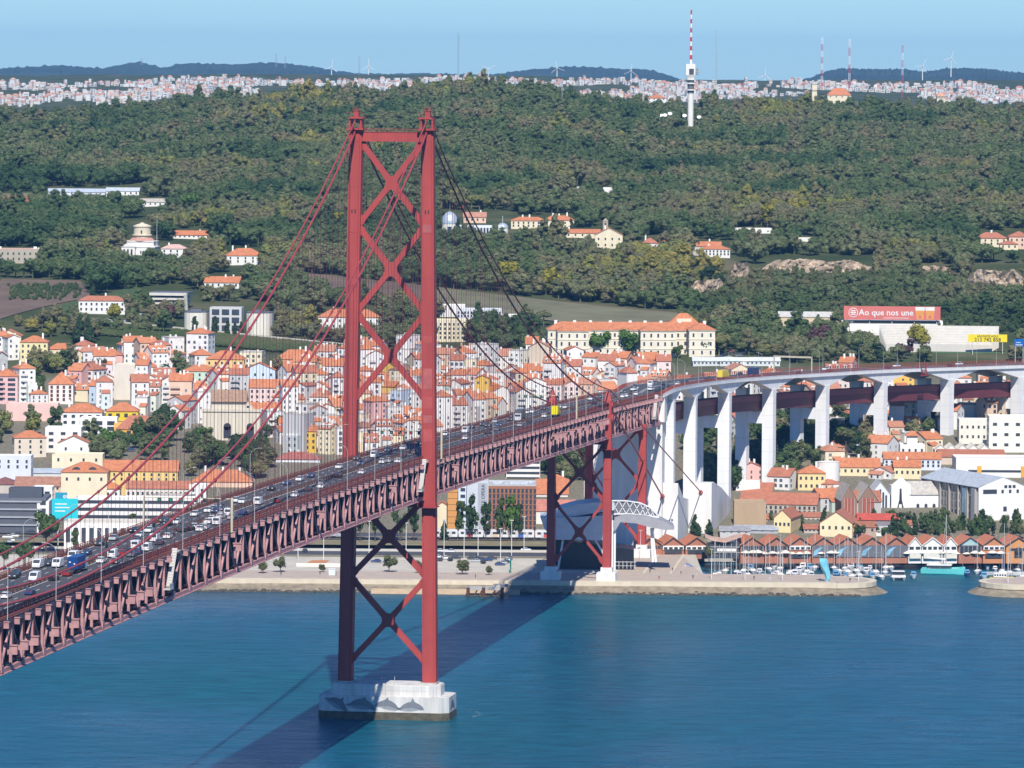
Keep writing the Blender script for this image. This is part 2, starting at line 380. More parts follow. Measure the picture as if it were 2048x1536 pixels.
# far hills
mat('hill_wood', (.035, .055, .03), .95, .4, .004)
def hills(name, tab, Y, base_y, depth, jag):
    m = MB(); xs_ = [tab[0][0] + (tab[-1][0] - tab[0][0]) * i / 260 for i in range(261)]; rows = 7
    for x in xs_:
        yt = lerp_tab(tab, x)
        for j in range(rows):
            u = j / (rows - 1); Yd = Y + depth * u; py = base_y + (yt - base_y) * math.sin(u * PI / 2) + jag * .6 * noise.noise((x * .05, u * 3, 1)) * u
            p = atY(x, py, Yd); p.z += 1.7 * (2.5 + jag) * (.5 + noise.noise((x * .23, u * 5, 2))) * (1 if j else 0); m.v.append(p)
        p = atY(x, base_y + 10, Y + depth + 600); m.v.append(p)
    k = rows + 1
    for i in range(260):
        for j in range(k - 1): a = i * k + j; m.f.append((a, a + k, a + k + 1, a + 1))
    return structure(m.build(name, 'hill_wood'))
hills('hills', [(-150, 142), (0, 140), (110, 133), (200, 139), (280, 126), (325, 139), (370, 128), (470, 131), (540, 127), (600, 132), (690, 146), (740, 151), (800, 150), (850, 149), (930, 152), (1000, 150), (1060, 142), (1130, 136), (1200, 137), (1240, 141), (1290, 141), (1330, 150), (1365, 163)], 20000, 170, 1500, 3)
hills('hills', [(1590, 166), (1620, 158), (1650, 146), (1680, 139), (1740, 141), (1800, 140), (1850, 146), (1900, 139), (1960, 139), (2048, 149), (2200, 152)], 19000, 182, 1500, 3)
# haze: the air itself
hz = bpy.data.objects.new('haze', MB().box(0, 13300, -25, 6800, 27200, 365).mesh('haze')); COL.objects.link(hz); hz['kind'] = 'stuff'
hz['label'] = 'thin blue haze filling the air over the water and hills'; hz['category'] = 'haze'
hm = bpy.data.materials.new('haze_air'); hm.use_nodes = True; N = hm.node_tree.nodes; N.clear()
ho = N.new('ShaderNodeOutputMaterial'); hv = N.new('ShaderNodeVolumePrincipled'); hv.inputs['Density'].default_value = HAZE_DENSITY
hv.inputs['Color'].default_value = (.20, .52, 1.0, 1); hv.inputs['Anisotropy'].default_value = 0.0
hm.node_tree.links.new(hv.outputs[0], ho.inputs['Volume']); hz.data.materials.append(hm); hm.cycles.homogeneous_volume = True if hasattr(hm.cycles, 'homogeneous_volume') else None
# ================================================================ THE BRIDGE
BA = R_(8.32); SA, CA = math.sin(BA), math.cos(BA); BO = Vector((-37.4, 1842.0, 0))
ZR = [(-640, 84.2), (-500, 84.3), (-400, 84.2), (-245, 83.6), (-145, 82.6), (0, 80.8), (140, 78.2), (275, 75.6), (435, 72.4), (530, 70.0), (640, 66.9)]
def zr(s):
    return (lerp_tab(ZR, s - 18) + lerp_tab(ZR, s) * 2 + lerp_tab(ZR, s + 18)) / 4
def bp(s, t, z): return Vector((BO.x + SA * s + CA * t, BO.y + CA * s - SA * t, z))
S0, S1, STOW, SEND, SFR2, SCON = -610.0, 628.0, 0.0, 449.0, 560.0, 622.0
bridge = thing('suspension_bridge', 'long red steel suspension bridge with cross-braced towers crossing the blue water', 'bridge', BO, -BA)
def Lb(m, name, mt, parent=bridge, **k): return m.build(name, mt, parent, **k)
def strip(m, t0, t1, dz, s0=S0, s1=S1, step=12.0, zf=zr):
    n = max(1, int((s1 - s0) / step)); o = len(m.v)
    for i in range(n + 1):
        s = s0 + (s1 - s0) * i / n; z = zf(s) + dz; m.v += [(t0, s, z), (t1, s, z)]
    for i in range(n): a = o + 2 * i; m.f.append((a, a + 1, a + 3, a + 2))
def bar_strip(m, t0, t1, z0, z1, s0=S0, s1=S1, step=12.0, zf=zr):
    n = max(1, int((s1 - s0) / step)); o = len(m.v)
    for i in range(n + 1):
        s = s0 + (s1 - s0) * i / n; z = zf(s); m.v += [(t0, s, z + z0), (t1, s, z + z0), (t1, s, z + z1), (t0, s, z + z1)]
    for i in range(n):
        a = o + 4 * i
        for k in range(4): m.f.append((a + k, a + (k + 1) % 4, a + 4 + (k + 1) % 4, a + 4 + k))
    m.f += [(o + 3, o + 2, o + 1, o), tuple(o + 4 * n + k for k in range(4))]
TW = 10.6      # truss half spacing
# roadway
m = MB(); bar_strip(m, -10.3, 10.3, -.7, 0); road = Lb(m, 'roadway', 'asphalt')
m = MB()
for t in (-10.0, -.95, .95, 10.0): bar_strip(m, t - .11, t + .11, .004, .012)
for t in (-7.0, -4.0, 4.0, 7.0):
    s = S0
    while s < S1 - 5: bar_strip(m, t - .09, t + .09, .004, .012, s, s + 4, 4); s += 11
Lb(m, 'lane_marking', 'white_paint', road, kind='stuff')
m = MB(); bar_strip(m, -.45, -.3, .45, .8); bar_strip(m, .3, .45, .45, .8)
s = S0
while s < S1: m.box(0, s, zr(s), .7, .12, .7); s += 4
Lb(m, 'median_barrier', 'guard_brown', road, kind='stuff')
# railings: red outer parapet posts and rails, brown inner guard rail
for sd in (-1, 1):
    m = MB()
    for z in (.45, .85, 1.28): bar_strip(m, sd * 11.0 - .06, sd * 11.0 + .06, z, z + .13)
    s = S0
    while s < S1: m.box(sd * 11.0, s, zr(s) - .3, .16, .28, 1.75); s += 2.05
    bar_strip(m, sd * 11.35 - .12, sd * 11.35 + .12, -.55, .05)
    Lb(m, 'parapet_railing', 'rail_red', kind='stuff')
    m = MB()
    for z in (.45, .8): bar_strip(m, sd * 10.35 - .05, sd * 10.35 + .05, z, z + .16)
    s = S0
    while s < S1: m.box(sd * 10.35, s, zr(s), .1, .2, .9); s += 4.1
    Lb(m, 'guard_rail', 'guard_brown', kind='stuff')
# stiffening trusses: every post, diagonal and bracket a piece of its own
PANEL = 10.25; DEP = 12.0
i0, i1 = int(S0 / PANEL) , int(SCON / PANEL)
def unit_beam(name, w, h):
    mm = MB().box(0, 0, 0, w, h, 1); me = mm.mesh(name); me.materials.append(MATS['pink_steel']); return me
U_POST = unit_beam('post', .62, .6); U_DIAG = unit_beam('diagonal', .5, .7); U_DIAG2 = unit_beam('diagonal', .3, .35)
def place_unit(me, name, p, q, parent):
    p, q = Vector(p), Vector(q); d = q - p
    o = inst(name, me, parent, p, (0, 0, 0), (1, 1, d.length))
    ang = math.atan2(d.y, d.z); o.rotation_euler = (-ang, 0, 0); return o
mm = MB().box(0, 0, -1.35, 1.15, .5, 1.35).box(0, 0, 0, 1.5, .8, .18); U_BRK = mm.mesh('hanger_bracket'); U_BRK.materials.append(MATS['pink_steel'])
mm = MB().box(0, 0, 0, .35, 2.2, 1.5); U_GUS = mm.mesh('gusset_plate'); U_GUS.materials.append(MATS['pink_steel'])
mm = MB().box(0, 0, 0, 2.2, .8, 1.9).box(0, 0, 1.9, 2.5, 1.2, .22); U_ANB = mm.mesh('anchor_box'); U_ANB.materials.append(MATS['pink_steel'])
for sd in (1, -1):
    tr = bpy.data.objects.new('stiffening_truss', None); COL.objects.link(tr); tr.parent = bridge
    t = sd * TW
    m = MB(); bar_strip(m, t - .45, t + .45, -2.0, -1.1, S0, SCON); Lb(m, 'top_chord', 'pink_steel', tr)
    m = MB(); bar_strip(m, t - .5, t + .5, -DEP - .55, -DEP + .55, S0, SCON); bar_strip(m, t + sd * .5, t + sd * 1.0, -DEP - .5, -DEP - .36, S0, SCON)
    Lb(m, 'bottom_chord', 'pink_steel', tr)
    for i in range(i0, i1 + 1):
        s = i * PANEL
        if sd < 0 and s < -560: continue
        zt, zb = zr(s) - 1.9, zr(s) - DEP + .45
        place_unit(U_POST, 'post', (t, s, zb), (t, s, zt), tr)
        if i < i1:
            s2 = s + PANEL; zt2, zb2 = zr(s2) - 1.9, zr(s2) - DEP + .45
            if i % 2 == 0: place_unit(U_DIAG, 'diagonal', (t, s + .2, zb), (t, s2 - .3, zt2), tr)
            else: place_unit(U_DIAG2, 'diagonal', (t, s + .3, zt), (t, s2 - .2, zb2), tr)
        if sd > 0:
            inst('hanger_bracket', U_BRK, tr, (t + 1.4, s, zr(s) - 1.15))
            if i % 2 == 0: inst('gusset_plate', U_GUS, tr, (t + .5, s, zb - .55))
            if (s < -425 and i % 2 == 0) or (270 < s < 440 and i % 2 == 0) or i % 12 == 5:
                inst('anchor_box', U_ANB, tr, (t + 1.65, s + 5, zr(s) - (8.6 if s < -380 else 6.4)))
# interior: floor beams, sway bracing, rail deck
m = MB()
for i in range(i0, i1 + 1):
    s = i * PANEL; z = zr(s)
    m.box(0, s, z - 2.6, 20.4, .6, 1.7)
    m.box(0, s, z - DEP - .3, 20.4, .7, .9)
    if i % 2: m.beam((-10, s, z - 3), (0, s, z - 9.0), .5, .5); m.beam((10, s, z - 3), (0, s, z - 9.0), .5, .5)
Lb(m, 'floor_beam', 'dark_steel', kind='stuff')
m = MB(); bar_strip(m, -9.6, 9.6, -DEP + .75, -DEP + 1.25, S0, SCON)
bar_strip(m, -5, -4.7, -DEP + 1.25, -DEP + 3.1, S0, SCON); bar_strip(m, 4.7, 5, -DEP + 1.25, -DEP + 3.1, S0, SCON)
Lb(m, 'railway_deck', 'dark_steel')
for s in (-395, -8, 595):                         # inspection stairs on the outer truss
    m = MB(); z = zr(s)
    m.beam((12.0, s - 5, z - 8.5), (12.0, s + 2, z + .4), 1.3, .25)
    for k in range(14): m.box(12.0, s - 5 + k * .5, z - 8.4 + k * .63, 1.5, .18, .35)
    m.box(12.2, s - 6.5, z - 9.0, 1.8, 4.5, .3); m.box(12.95, s - 6.5, z - 8.7, .1, 4.5, 1.2); m.box(12.2, s + 3, z - .4, 1.8, 3.0, .3)
    Lb(m, 'inspection_stair', 'lamp_grey')
# ---- towers
def leg_x(z): return 13.45 + (11.35 - 13.45) * (z - 10) / 174.0
def tower_leg(parent, sd):
    m = MB(); lv = [10, 11.5, 60, 120, 184]
    pr = [(-2.15, -2.3), (-1.55, -2.3), (-1.55, -2.75), (1.55, -2.75), (1.55, -2.3), (2.15, -2.3), (2.15, 2.3), (1.55, 2.3), (1.55, 2.75), (-1.55, 2.75), (-1.55, 2.3), (-2.15, 2.3)]
    n = len(pr)
    for z in lv:
        k = 1.0 - .07 * (z - 10) / 174; x = sd * leg_x(z)
        m.v += [(x + a * k, b * k, z) for a, b in pr]
    for j in range(len(lv) - 1):
        for i in range(n): m.f.append((j * n + i, j * n + (i + 1) % n, (j + 1) * n + (i + 1) % n, (j + 1) * n + i))
    m.f += [tuple(range(n - 1, -1, -1)), tuple((len(lv) - 1) * n + i for i in range(n))]
    lg = Lb(m, 'tower_leg', 'red_steel', parent)
    m = MB(); x = sd * leg_x(10); m.box(x, 0, 9.0, 5.0, 6.4, 2.2); Lb(m, 'leg_shoe', 'concrete_grey', lg)
    m = MB()
    for z in [24 + 14.2 * k for k in range(12)]:
        k = 1.0 - .07 * (z - 10) / 174; m.box(sd * leg_x(z), -2.76 * k, z, 3.12 * k, .05, .14)
    Lb(m, 'splice_seam', 'red_deep', lg)
def x_brace(parent, z0, z1, w=1.72, th=1.7, yo=0.0, mt='red_steel', hw=None, name='cross_brace'):
    f = hw or (lambda z: leg_x(z) - 1.6); zc = (z0 + z1) / 2; m = MB()
    c = (0.0, zc); ends = [(-f(z0), z0), (f(z0), z0), (f(z1), z1), (-f(z1), z1)]
    y0, y1 = yo - th / 2, yo + th / 2; k = 0
    for ex, ez in ends:
        dx, dz = ex - c[0], ez - c[1]; L = math.hypot(dx, dz); ux, uz = dx / L, dz / L; nx, nz = -uz * w / 2, ux * w / 2
        g = .003 * k; k += 1
        m.plate([(c[0] + nx, c[1] + nz), (c[0] - nx, c[1] - nz), (ex - nx, ez - nz), (ex + nx, ez + nz)], y0 + g, y1 - g)
    # centre gusset with rounded (concave) re-entrant corners
    pts = []; q = 3.6
    dirs = sorted([math.atan2(ez - c[1], ex - c[0]) for ex, ez in ends])
    for i, a in enumerate(dirs):
        b = dirs[(i + 1) % 4] + (2 * PI if i == 3 else 0)
        for sgn in (-1, 1):
            pts.append((c[0] + q * math.cos(a) - sgn * -1 * 0 + sgn * w / 2 * -math.sin(a), c[1] + q * math.sin(a) + sgn * w / 2 * math.cos(a)))
        mid = (a + b) / 2; dd = w / 2 / max(.3, math.sin((b - a) / 2))
        for fr in (.3, .5, .7):
            aa = a + (b - a) * fr; rr = dd + (q - dd) * (.34 + 1.6 * (fr - .5) ** 2)
            pts.append((c[0] + rr * math.cos(aa), c[1] + rr * math.sin(aa)))
    m.plate(pts, y0 - .02, y1 + .02)
    # corner gussets at the legs
    for ex, ez in ends:
        sx = 1 if ex > 0 else -1; up = 1 if ez < zc else -1
        m.plate([(ex + sx * .3, ez - up * 1.8), (ex + sx * .3, ez + up * 4.2), (ex - sx * .9, ez + up * 2.0), (ex - sx * 2.3, ez + up * 1.7), (ex - sx * 1.5, ez + up * .1)][::(1 if sx * up > 0 else -1)], y0 + .05, y1 - .05)
    return Lb(m, name, mt, parent)
tw = bpy.data.objects.new('bridge_tower', None); COL.objects.link(tw); tw.parent = bridge; tw['label'] = 'tall red tower with two tapering legs and stacked diagonal crosses'
for sd in (-1, 1): tower_leg(tw, sd)
for z0, z1 in ((154.6, 180.2), (127.2, 153.4), (100.2, 126.0), (44.6, 68.5), (17.5, 43.0)): x_brace(tw, z0, z1)
m = MB(); m.box(0, 0, 180.4, 20.5, 3.2, 2.9); m.box(0, -1.7, 183.3, 20.2, .1, .15)
for k in range(19): m.box(-9 + k, -1.6, 183.3, .07, .07, 1.1)
m.box(0, -1.6, 184.3, 19, .08, .08); m.box(0, 1.6, 184.3, 19, .08, .08)
Lb(m, 'portal_strut', 'red_steel', tw)
m = MB(); m.box(0, 0, 66.0, 23.6, 3.4, 2.2); Lb(m, 'deck_strut', 'red_deep', tw)
for sd in (-1, 1):
    x = sd * 11.35; m = MB()
    m.box(x, 0, 184.0, 5.4, 7.6, .5); m.box(x - sd * .4, 0, 187.5, 4.4, 6.4, .55)
    for a in (-1, 1): m.box(x + a * 1.75, 0, 184.4, .5, 5.4, 3.4); m.box(x + a * 2.7, 0, 184.4, .06, 7.6, .06)
    m.box(x, 0, 188.0, 1.5, 2.6, 2.0); m.box(x, 0, 190.0, 2.1, 3.0, .18)
    if False: m.add([(x - .75, -1.4, 189.1), (x + .75, -1.4, 189.1), (x + .75, 1.4, 189.1), (x - .75, 1.4, 189.1), (x - .4, -.7, 190.7), (x + .4, -.7, 190.7), (x + .4, .7, 190.7), (x - .4, .7, 190.7)],
          [(0, 1, 5, 4), (1, 2, 6, 5), (2, 3, 7, 6), (3, 0, 4, 7), (4, 5, 6, 7)])
    for a in (-2.7, -1.3, 0, 1.3, 2.7):
        for b, z in ((-4, 184.4), (-3.4, 188.2)): m.box(x + a * (.98 if z < 186 else .85), b, z, .09, .09, 1.3)
    for b, z in ((-4, 185.6), (-3.4, 189.4)): m.box(x, b, z, 5.4 if z < 187 else 4.6, .09, .1)
    for a in (-.95, -.3, .3, .95): m.cyl((x + a, -1.4, 190.1), (x + a, -1.4, 191.0), .06, n=5)
    m.box(x, -1.4, 190.95, 2.0, .08, .08); m.cyl((x + .2, 0, 190.2), (x + .2, 0, 192.0), .05, n=5)
    Lb(m, 'saddle_housing', 'red_steel', tw)
    m = MB()
    for a in (-.5, .5): m.box(sd * leg_x(158) + a, -2.75, 158, .35, .08, 1.1)
    Lb(m, 'inspection_hatch', 'black_steel', tw)
# access gallery under the deck at the near leg
m = MB(); m.box(12.6, -1.5, 66.0, 6.0, 7.5, .25)
for k in range(9): m.box(9.8 + k * .7, -5.2, 66.2, .08, .08, 2.4)
m.box(12.6, -5.2, 68.4, 6, .1, .12); m.box(12.6, -5.2, 67.3, 6, .1, .12)
Lb(m, 'access_gallery', 'red_deep', tw)
# pier
m = MB()
def oct_(hx, hy, c): return [(-hx + c, -hy), (hx - c, -hy), (hx, -hy + c), (hx, hy - c), (hx - c, hy), (-hx + c, hy), (-hx, hy - c), (-hx, -hy + c)]
pier = Lb(MB().prism(oct_(20.6, 9.2, 2.0), 2.4, 7.2), 'tower_pier', 'pier_concrete', bridge)
Lb(MB().prism(oct_(20.75, 9.35, 2.05), -4, 2.4), 'tide_band', 'tide_band', pier)
Lb(MB().prism(oct_(17.4, 7.0, 3.2), 7.2, 10.4).prism(oct_(17.15, 6.75, 3.1), 10.4, 10.7), 'pier_plinth', 'pier_concrete', pier)
m = MB(); m.box(0, -7.3, 7.0, .9, .5, 4.2)
for x in (-1.0, 3.0, -19.4, 15.8): m.cyl((x, -5.5 if abs(x) < 5 else -8.2, 7.2), (x, -5.5 if abs(x) < 5 else -8.2, 13.2 if abs(x) < 5 else 9.6), .09, n=5)
Lb(m, 'ladder_and_posts', 'lamp_grey', pier)
def dolphin(x, z, sc, flip=1, rot=0.0, tail=True):
    body = [(-5.2, .2), (-4.2, .75), (-3.4, 1.0), (-2.2, 1.9), (-.6, 2.5), (.6, 2.55), (1.4, 4.0), (2.0, 2.35), (3.6, 1.3), (4.8, .2), (5.2, -1.0), (3.8, -.9), (2.2, -.2), (.2, .35), (-2.0, .35), (-3.8, .1)]
    bel = [(-3.9, .05), (-2.0, .3), (.2, .3), (2.2, -.25), (3.4, -.85), (1.0, -1.0), (-1.6, -.75), (-3.2, -.35)]
    out = []
    for poly in (body, bel):
        q = [(x + sc * flip * (a * math.cos(rot) - b * math.sin(rot)), max(2.45, min(7.1, z + sc * (a * math.sin(rot) + b * math.cos(rot))))) for a, b in poly]
        out.append(q if flip > 0 else q[::-1])
    return out
m = MB(); m2 = MB()
for x, z, sc, fl, ro in ((8.6, 3.6, .85, 1, .12), (-7.2, 4.0, .95, 1, -.02), (1.8, 3.9, .85, -1, .25), (-15.0, 4.4, .85, 1, -.45)):
    b, w_ = dolphin(x, z, sc, fl, ro); m.plate(b, -9.225, -9.19); m2.plate(w_, -9.222, -9.19)
m.side([(-5, 3.0), (-2.5, 5.6), (.5, 6.0), (3, 4.2), (4.5, 2.6), (0, 3.6)], 20.59, 20.63)
Lb(m, 'dolphin_mural', 'mural_grey', pier, kind='stuff')
mj = MB()
for k in range(15): mj.box(-16.5 + k * 2.36, -7.02, 7.3, .06, .05, 3.1)
mj.box(0, -7.02, 8.9, 27, .05, .05)
for k in range(17): mj.box(-18.2 + k * 2.3, -9.21, 5.9 - .9 * (k % 3), .05, .03, 1.2 + .9 * (k % 3))
Lb(mj, 'formwork_joint', 'concrete_grey', pier, kind='stuff')
for z0, hh, c_ in ((117.5, 2.2, 0), (103.0, 6.5, 1), (97.0, 3.6, 0), (92.5, 2.4, 1), (86.5, 4.0, 0), (152, 2.5, 1)):
    k_ = 1.0 - .07 * (z0 - 10) / 174
    Lb(MB().box(leg_x(z0 + hh / 2), -2.765 * k_, z0, 3.02 * k_, .05, hh), 'repaint_patch', mat('repaint_a', (.40, .10, .09), .6, .15, .6) if c_ else mat('repaint_b', (.42, .075, .065), .6, .12, .6), tw); Lb(m2, 'mural_belly', 'mural_light', pier, kind='stuff')
# ---- end tower and second frame on the shore
def frame_tower(s, ztop, full, nm):
    fr = bpy.data.objects.new(nm, None); COL.objects.link(fr); fr.parent = bridge; fr.location = (0, s, 0)
    hx = 11.0
    for sd in (-1, 1):
        m = MB(); m.box(sd * hx, 0, 9.4, 3.1, 3.6, 33); m.box(sd * hx, 0, 42.4, 3.0, 3.4, ztop - 42.4)
        for z in (14, 24, 34, 44, 54): m.box(sd * hx, 0, z, 3.2, 3.7, .22)
        if full: m.add([(sd * hx - 1.5, -1.7, ztop), (sd * hx + 1.5, -1.7, ztop), (sd * hx + 1.5, 1.7, ztop), (sd * hx - 1.5, 1.7, ztop), (sd * hx - .6, -.8, ztop + 3.6), (sd * hx + .6, -.8, ztop + 3.6), (sd * hx + .6, .8, ztop + 3.6), (sd * hx - .6, .8, ztop + 3.6)],
                       [(0, 1, 5, 4), (1, 2, 6, 5), (2, 3, 7, 6), (3, 0, 4, 7), (4, 5, 6, 7)])
        lg = Lb(m, 'frame_leg', 'red_steel', fr)
        if full:
            m = MB(); m.cyl((sd * hx + sd * 1.5, 0, ztop - 7.2), (sd * hx + sd * 2.1, 0, ztop - 7.2), 2.0, n=14); m.cyl((sd * hx + sd * 1.5, 0, ztop - 2.0), (sd * hx + sd * 2.0, 0, ztop - 2.0), 1.3, n=12)
            m.box(sd * hx, -2.2, 55.5, 6.4, 5.8, .25)
            for k in range(8): m.box(sd * hx - 2.8 + k * .8, -5, 55.6, .09, .09, 2.6)
            m.box(sd * hx, -5, 58.1, 6.2, .1, .12); m.box(sd * hx, -5, 56.8, 6.2, .1, .12)
            Lb(m, 'cable_saddle', 'red_deep', lg)
        m = MB(); m.box(sd * hx, 0, -1.0, 7.4, 7.0, 8.6); m.box(sd * hx, 0, 7.6, 4.4, 4.6, 2.0); Lb(m, 'pedestal', 'concrete_white', fr)
    for z0, z1 in ((11.5, 34.5), (35.5, 57.0)): x_brace(fr, z0, z1, w=1.05, th=1.0, hw=lambda z: hx - 1.3)
    m = MB(); m.box(0, 0, 57.3, 19, 2.0, 1.6); Lb(m, 'cross_strut', 'red_deep', fr)
frame_tower(SEND, 74.5, True, 'end_tower'); frame_tower(SFR2, 58.6, False, 'rocker_frame')
m = MB(); m.add([(7.3, -3.53, 2.0), (9.9, -3.53, 2.0), (10.1, -3.53, 3.7), (9.2, -3.53, 3.3), (8.4, -3.53, 3.9), (7.6, -3.53, 3.4)], [(0, 1, 2, 3, 4, 5)])
gr = Lb(m, 'graffiti', mat('teal_paint', (.02, .50, .48), .6, .3, 1.5)); gr.location = (0, SEND, 0)
# ---- main cables and their hangers
def z_low(s): return 85.8 + 3.639e-4 * (s + 520) ** 2 if s < 0 else 184.6 - .3968 * s + 3.307e-4 * s * s
def z_up(s): return 89.2 + 3.654e-4 * (s + 520) ** 2 if s < 0 else 188.2 - .3932 * s + 3.325e-4 * s * s
U_H = MB().cyl((0, 0, 0), (0, 0, 1), .04, n=5).mesh('hanger'); U_H.materials.append(mat('hanger_steel', (.10, .03, .04), .6))
U_CL = MB().cyl((0, -.45, 0), (0, .45, 0), .46, n=8).mesh('cable_clamp'); U_CL.materials.append(MATS['red_deep'])
for sd in (-1, 1):
    for nm, zf, r, off in (('lower', z_low, .33, 0), ('upper', z_up, .24, PANEL / 2)):
        t = sd * 11.35; pts = [(t, s, zf(s)) for s in [S0 + 20 + 10 * k for k in range(60)] if s < -1] + [(t, 0, zf(0))]
        e = SEND + (1 if nm == 'lower' else 3)
        pts += [(t, s, zf(s)) for s in [10 * k for k in range(1, 45)]] + [(t, e, zf(e))]
        pts += [(t, 626, 24.4)] if nm == 'lower' else [(sd * 22.8, 669, 23.3)]
        m = MB(); m.tube(pts, r, 8); cb = Lb(m, 'main_cable', 'cable_red', smooth=True)
        s = S0 + 25 + off
        k = 0
        while s < SEND - 12:
            z = zf(s); zb = zr(s) - 1.1 if nm == 'upper' or s > -380 else zr(s) - 7.0
            if z - zb > 1.2 and abs(s) > 6:
                for dy in ((-.25, .25) if nm == 'lower' else (0,)): inst('hanger', U_H, cb, (t, s + dy, zb), scale=(1, 1, z - zb))
            if k % 4 == 0 and abs(s) > 6: 
                o = inst('cable_clamp', U_CL, cb, (t, s, z), (math.atan((zf(s + 1) - zf(s - 1)) / 2), 0, 0)); o.scale = (r / .3, 1, r / .3)
            s += PANEL; k += 1
# ---- lamp posts on the deck (each stands on the bridge, a thing of its own)
def lamp_mesh():
    m = MB(); m.cyl((0, 0, 0), (0, 0, 11.2), .09, .05, 6)
    pts = [(0, 0, 11.1), (-.5, 0, 12.1), (-1.4, 0, 12.7), (-2.6, 0, 13.0)]; m.tube(pts, .05, 5)
    me = m.mesh('pole'); me.materials.append(MATS['lamp_grey'])
    m = MB(); m.box(-2.95, 0, 12.92, .9, .28, .12); me2 = m.mesh('lamp_head'); me2.materials.append(MATS['lamp_grey'])
    return me, me2
LAMP_P, LAMP_H = lamp_mesh()
def street_lamp(loc, rz, label, group, sc=1.0):
    e = thing('street_lamp', label, 'street lamp', loc, rz, group); e.scale = (sc, sc, sc)
    inst('pole', LAMP_P, e); inst('lamp_head', LAMP_H, e)
for k in range(26):
    s = -572 + k * 47.5
    street_lamp(bp(s, 11.75, zr(s) - .9), -BA, 'grey curved-arm street lamp on the near side of the bridge deck', 'street lamps along the bridge')
    s2 = s + 21
    if s2 < 610 and s2 > -500: street_lamp(bp(s2, -11.75, zr(s2) - .9), PI - BA, 'grey curved-arm street lamp on the far side of the bridge deck', 'street lamps along the bridge')
# lane signal gantries across the deck
for s, tl in ((-318, 'on the deck left of the tall tower'), (352, 'on the deck near the shore'), (30, 'on the deck just behind the tall tower')):
    g = thing('signal_gantry', 'beige lane signal gantry ' + tl, 'gantry', bp(s, 0, zr(s)), -BA, 'lane signal gantries')
    m = MB(); m.box(11.7, 0, -1.2, .55, .6, 9.0); m.box(-11.7, 0, -1.2, .4, .5, 9.0); m.box(0, 0, 7.4, 23.4, .25, .25); m.build('frame', mat('gantry_beige', (.52, .46, .33), .6), g)
    for k, t in enumerate((-7.5, -4.5, -1.8, 1.8, 4.5, 7.5)):
        MB().box(t, -.2, 6.5, 1.0, .25, 1.0).build('signal_box', 'black_steel', g)
        if k < 4: MB().box(t, -.34, 6.75, .45, .03, .45).build('signal_light', mat('signal_green', (.02, .35, .15), .4) if k != 3 else mat('signal_red', (.45, .03, .04), .4), g)
# ================================================================ VIADUCT AND ANCHORAGES
VP = [(70.0, 2476.0, 69.0), (81.2, 2537.0, 67.6), (98.1, 2596.6, 66.4), (120.2, 2654.6, 65.0), (147.2, 2710.4, 63.7), (177.4, 2764.5, 62.6), (212.4, 2815.8, 61.3), (250.2, 2864.9, 60.2), (291.0, 2911.0, 59.2)]
edge0 = bp(SCON + 2, 11.35, zr(SCON) - .2)
VL = [(edge0.x, edge0.y, zr(SCON) - .1)] + VP
def vtan(k):
    a = VL[max(0, k - 1)]; b = VL[min(len(VL) - 1, k + 1)]; d = Vector((b[0] - a[0], b[1] - a[1], 0)).normalized(); return d, Vector((d.y, -d.x, 0))
viaduct = thing('approach_viaduct', 'white concrete viaduct on tall twin pillars curving behind the waterfront houses', 'viaduct')
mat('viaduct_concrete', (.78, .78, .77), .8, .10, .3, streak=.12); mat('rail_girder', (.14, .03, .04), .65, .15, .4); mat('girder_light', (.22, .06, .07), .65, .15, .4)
VWID = 22.0
def vpt(u):
    k = min(int(u), len(VL) - 2); f = u - k
    def P(i): return Vector(VL[max(0, min(len(VL) - 1, i))])
    p0, p1, p2, p3 = P(k - 1), P(k), P(k + 1), P(k + 2)
    p = .5 * ((2 * p1) + (p2 - p0) * f + (2 * p0 - 5 * p1 + 4 * p2 - p3) * f * f + (-p0 + 3 * p1 - 3 * p2 + p3) * f ** 3)
    d = (.5 * ((p2 - p0) + 2 * (2 * p0 - 5 * p1 + 4 * p2 - p3) * f + 3 * (-p0 + 3 * p1 - 3 * p2 + p3) * f * f)); d.z = 0; d.normalize()
    return p, d, Vector((d.y, -d.x, 0))
def vbar(m, t0, t1, z0, z1, u0=0.0, u1=None, n=8, zfun=None):
    u1 = len(VL) - 1 if u1 is None else u1; cnt = max(1, int((u1 - u0) * n)); o = len(m.v)
    for i in range(cnt + 1):
        u = u0 + (u1 - u0) * i / cnt; p, d, r = vpt(u); zb = zfun(u) if zfun else z0
        for t, z in ((t0, zb), (t1, zb), (t1, z1), (t0, z1)): q = p + r * t; m.v.append((q.x, q.y, p.z + z))
    for i in range(cnt):
        a = o + 4 * i
        for k in range(4): m.f.append((a + (k + 1) % 4, a + k, a + 4 + k, a + 4 + (k + 1) % 4))
    m.f += [(o, o + 1, o + 2, o + 3), tuple(o + 4 * cnt + k for k in (3, 2, 1, 0))]
m = MB(); vbar(m, -VWID, -.15, -.8, 0); vroad = m.build('road_deck', 'asphalt', viaduct)
def haunch(u):
    if u < 1: return -1.6
    f = u - math.floor(u); d = min(f, 1 - f) * 2      # 0 at a pillar, 1 mid-span
    return -1.3 - 5.2 * max(0, 1 - d * 1.18)
for t0, t1 in ((-4.2, -.6), (-VWID + .6, -VWID + 4.2)):
    m = MB(); vbar(m, t0, t1, 0, -.7, 0, len(VL) - 1, 16, haunch); m.build('haunched_girder', 'viaduct_concrete', viaduct)
m = MB(); vbar(m, -.6, .25, -1.5, -.05); vbar(m, .2, .32, -.05, .12); m.build('edge_beam', 'viaduct_concrete', viaduct)
m = MB(); vbar(m, -VWID - .2, -VWID + .5, -1.5, -.05); m.build('edge_beam', 'viaduct_concrete', viaduct)
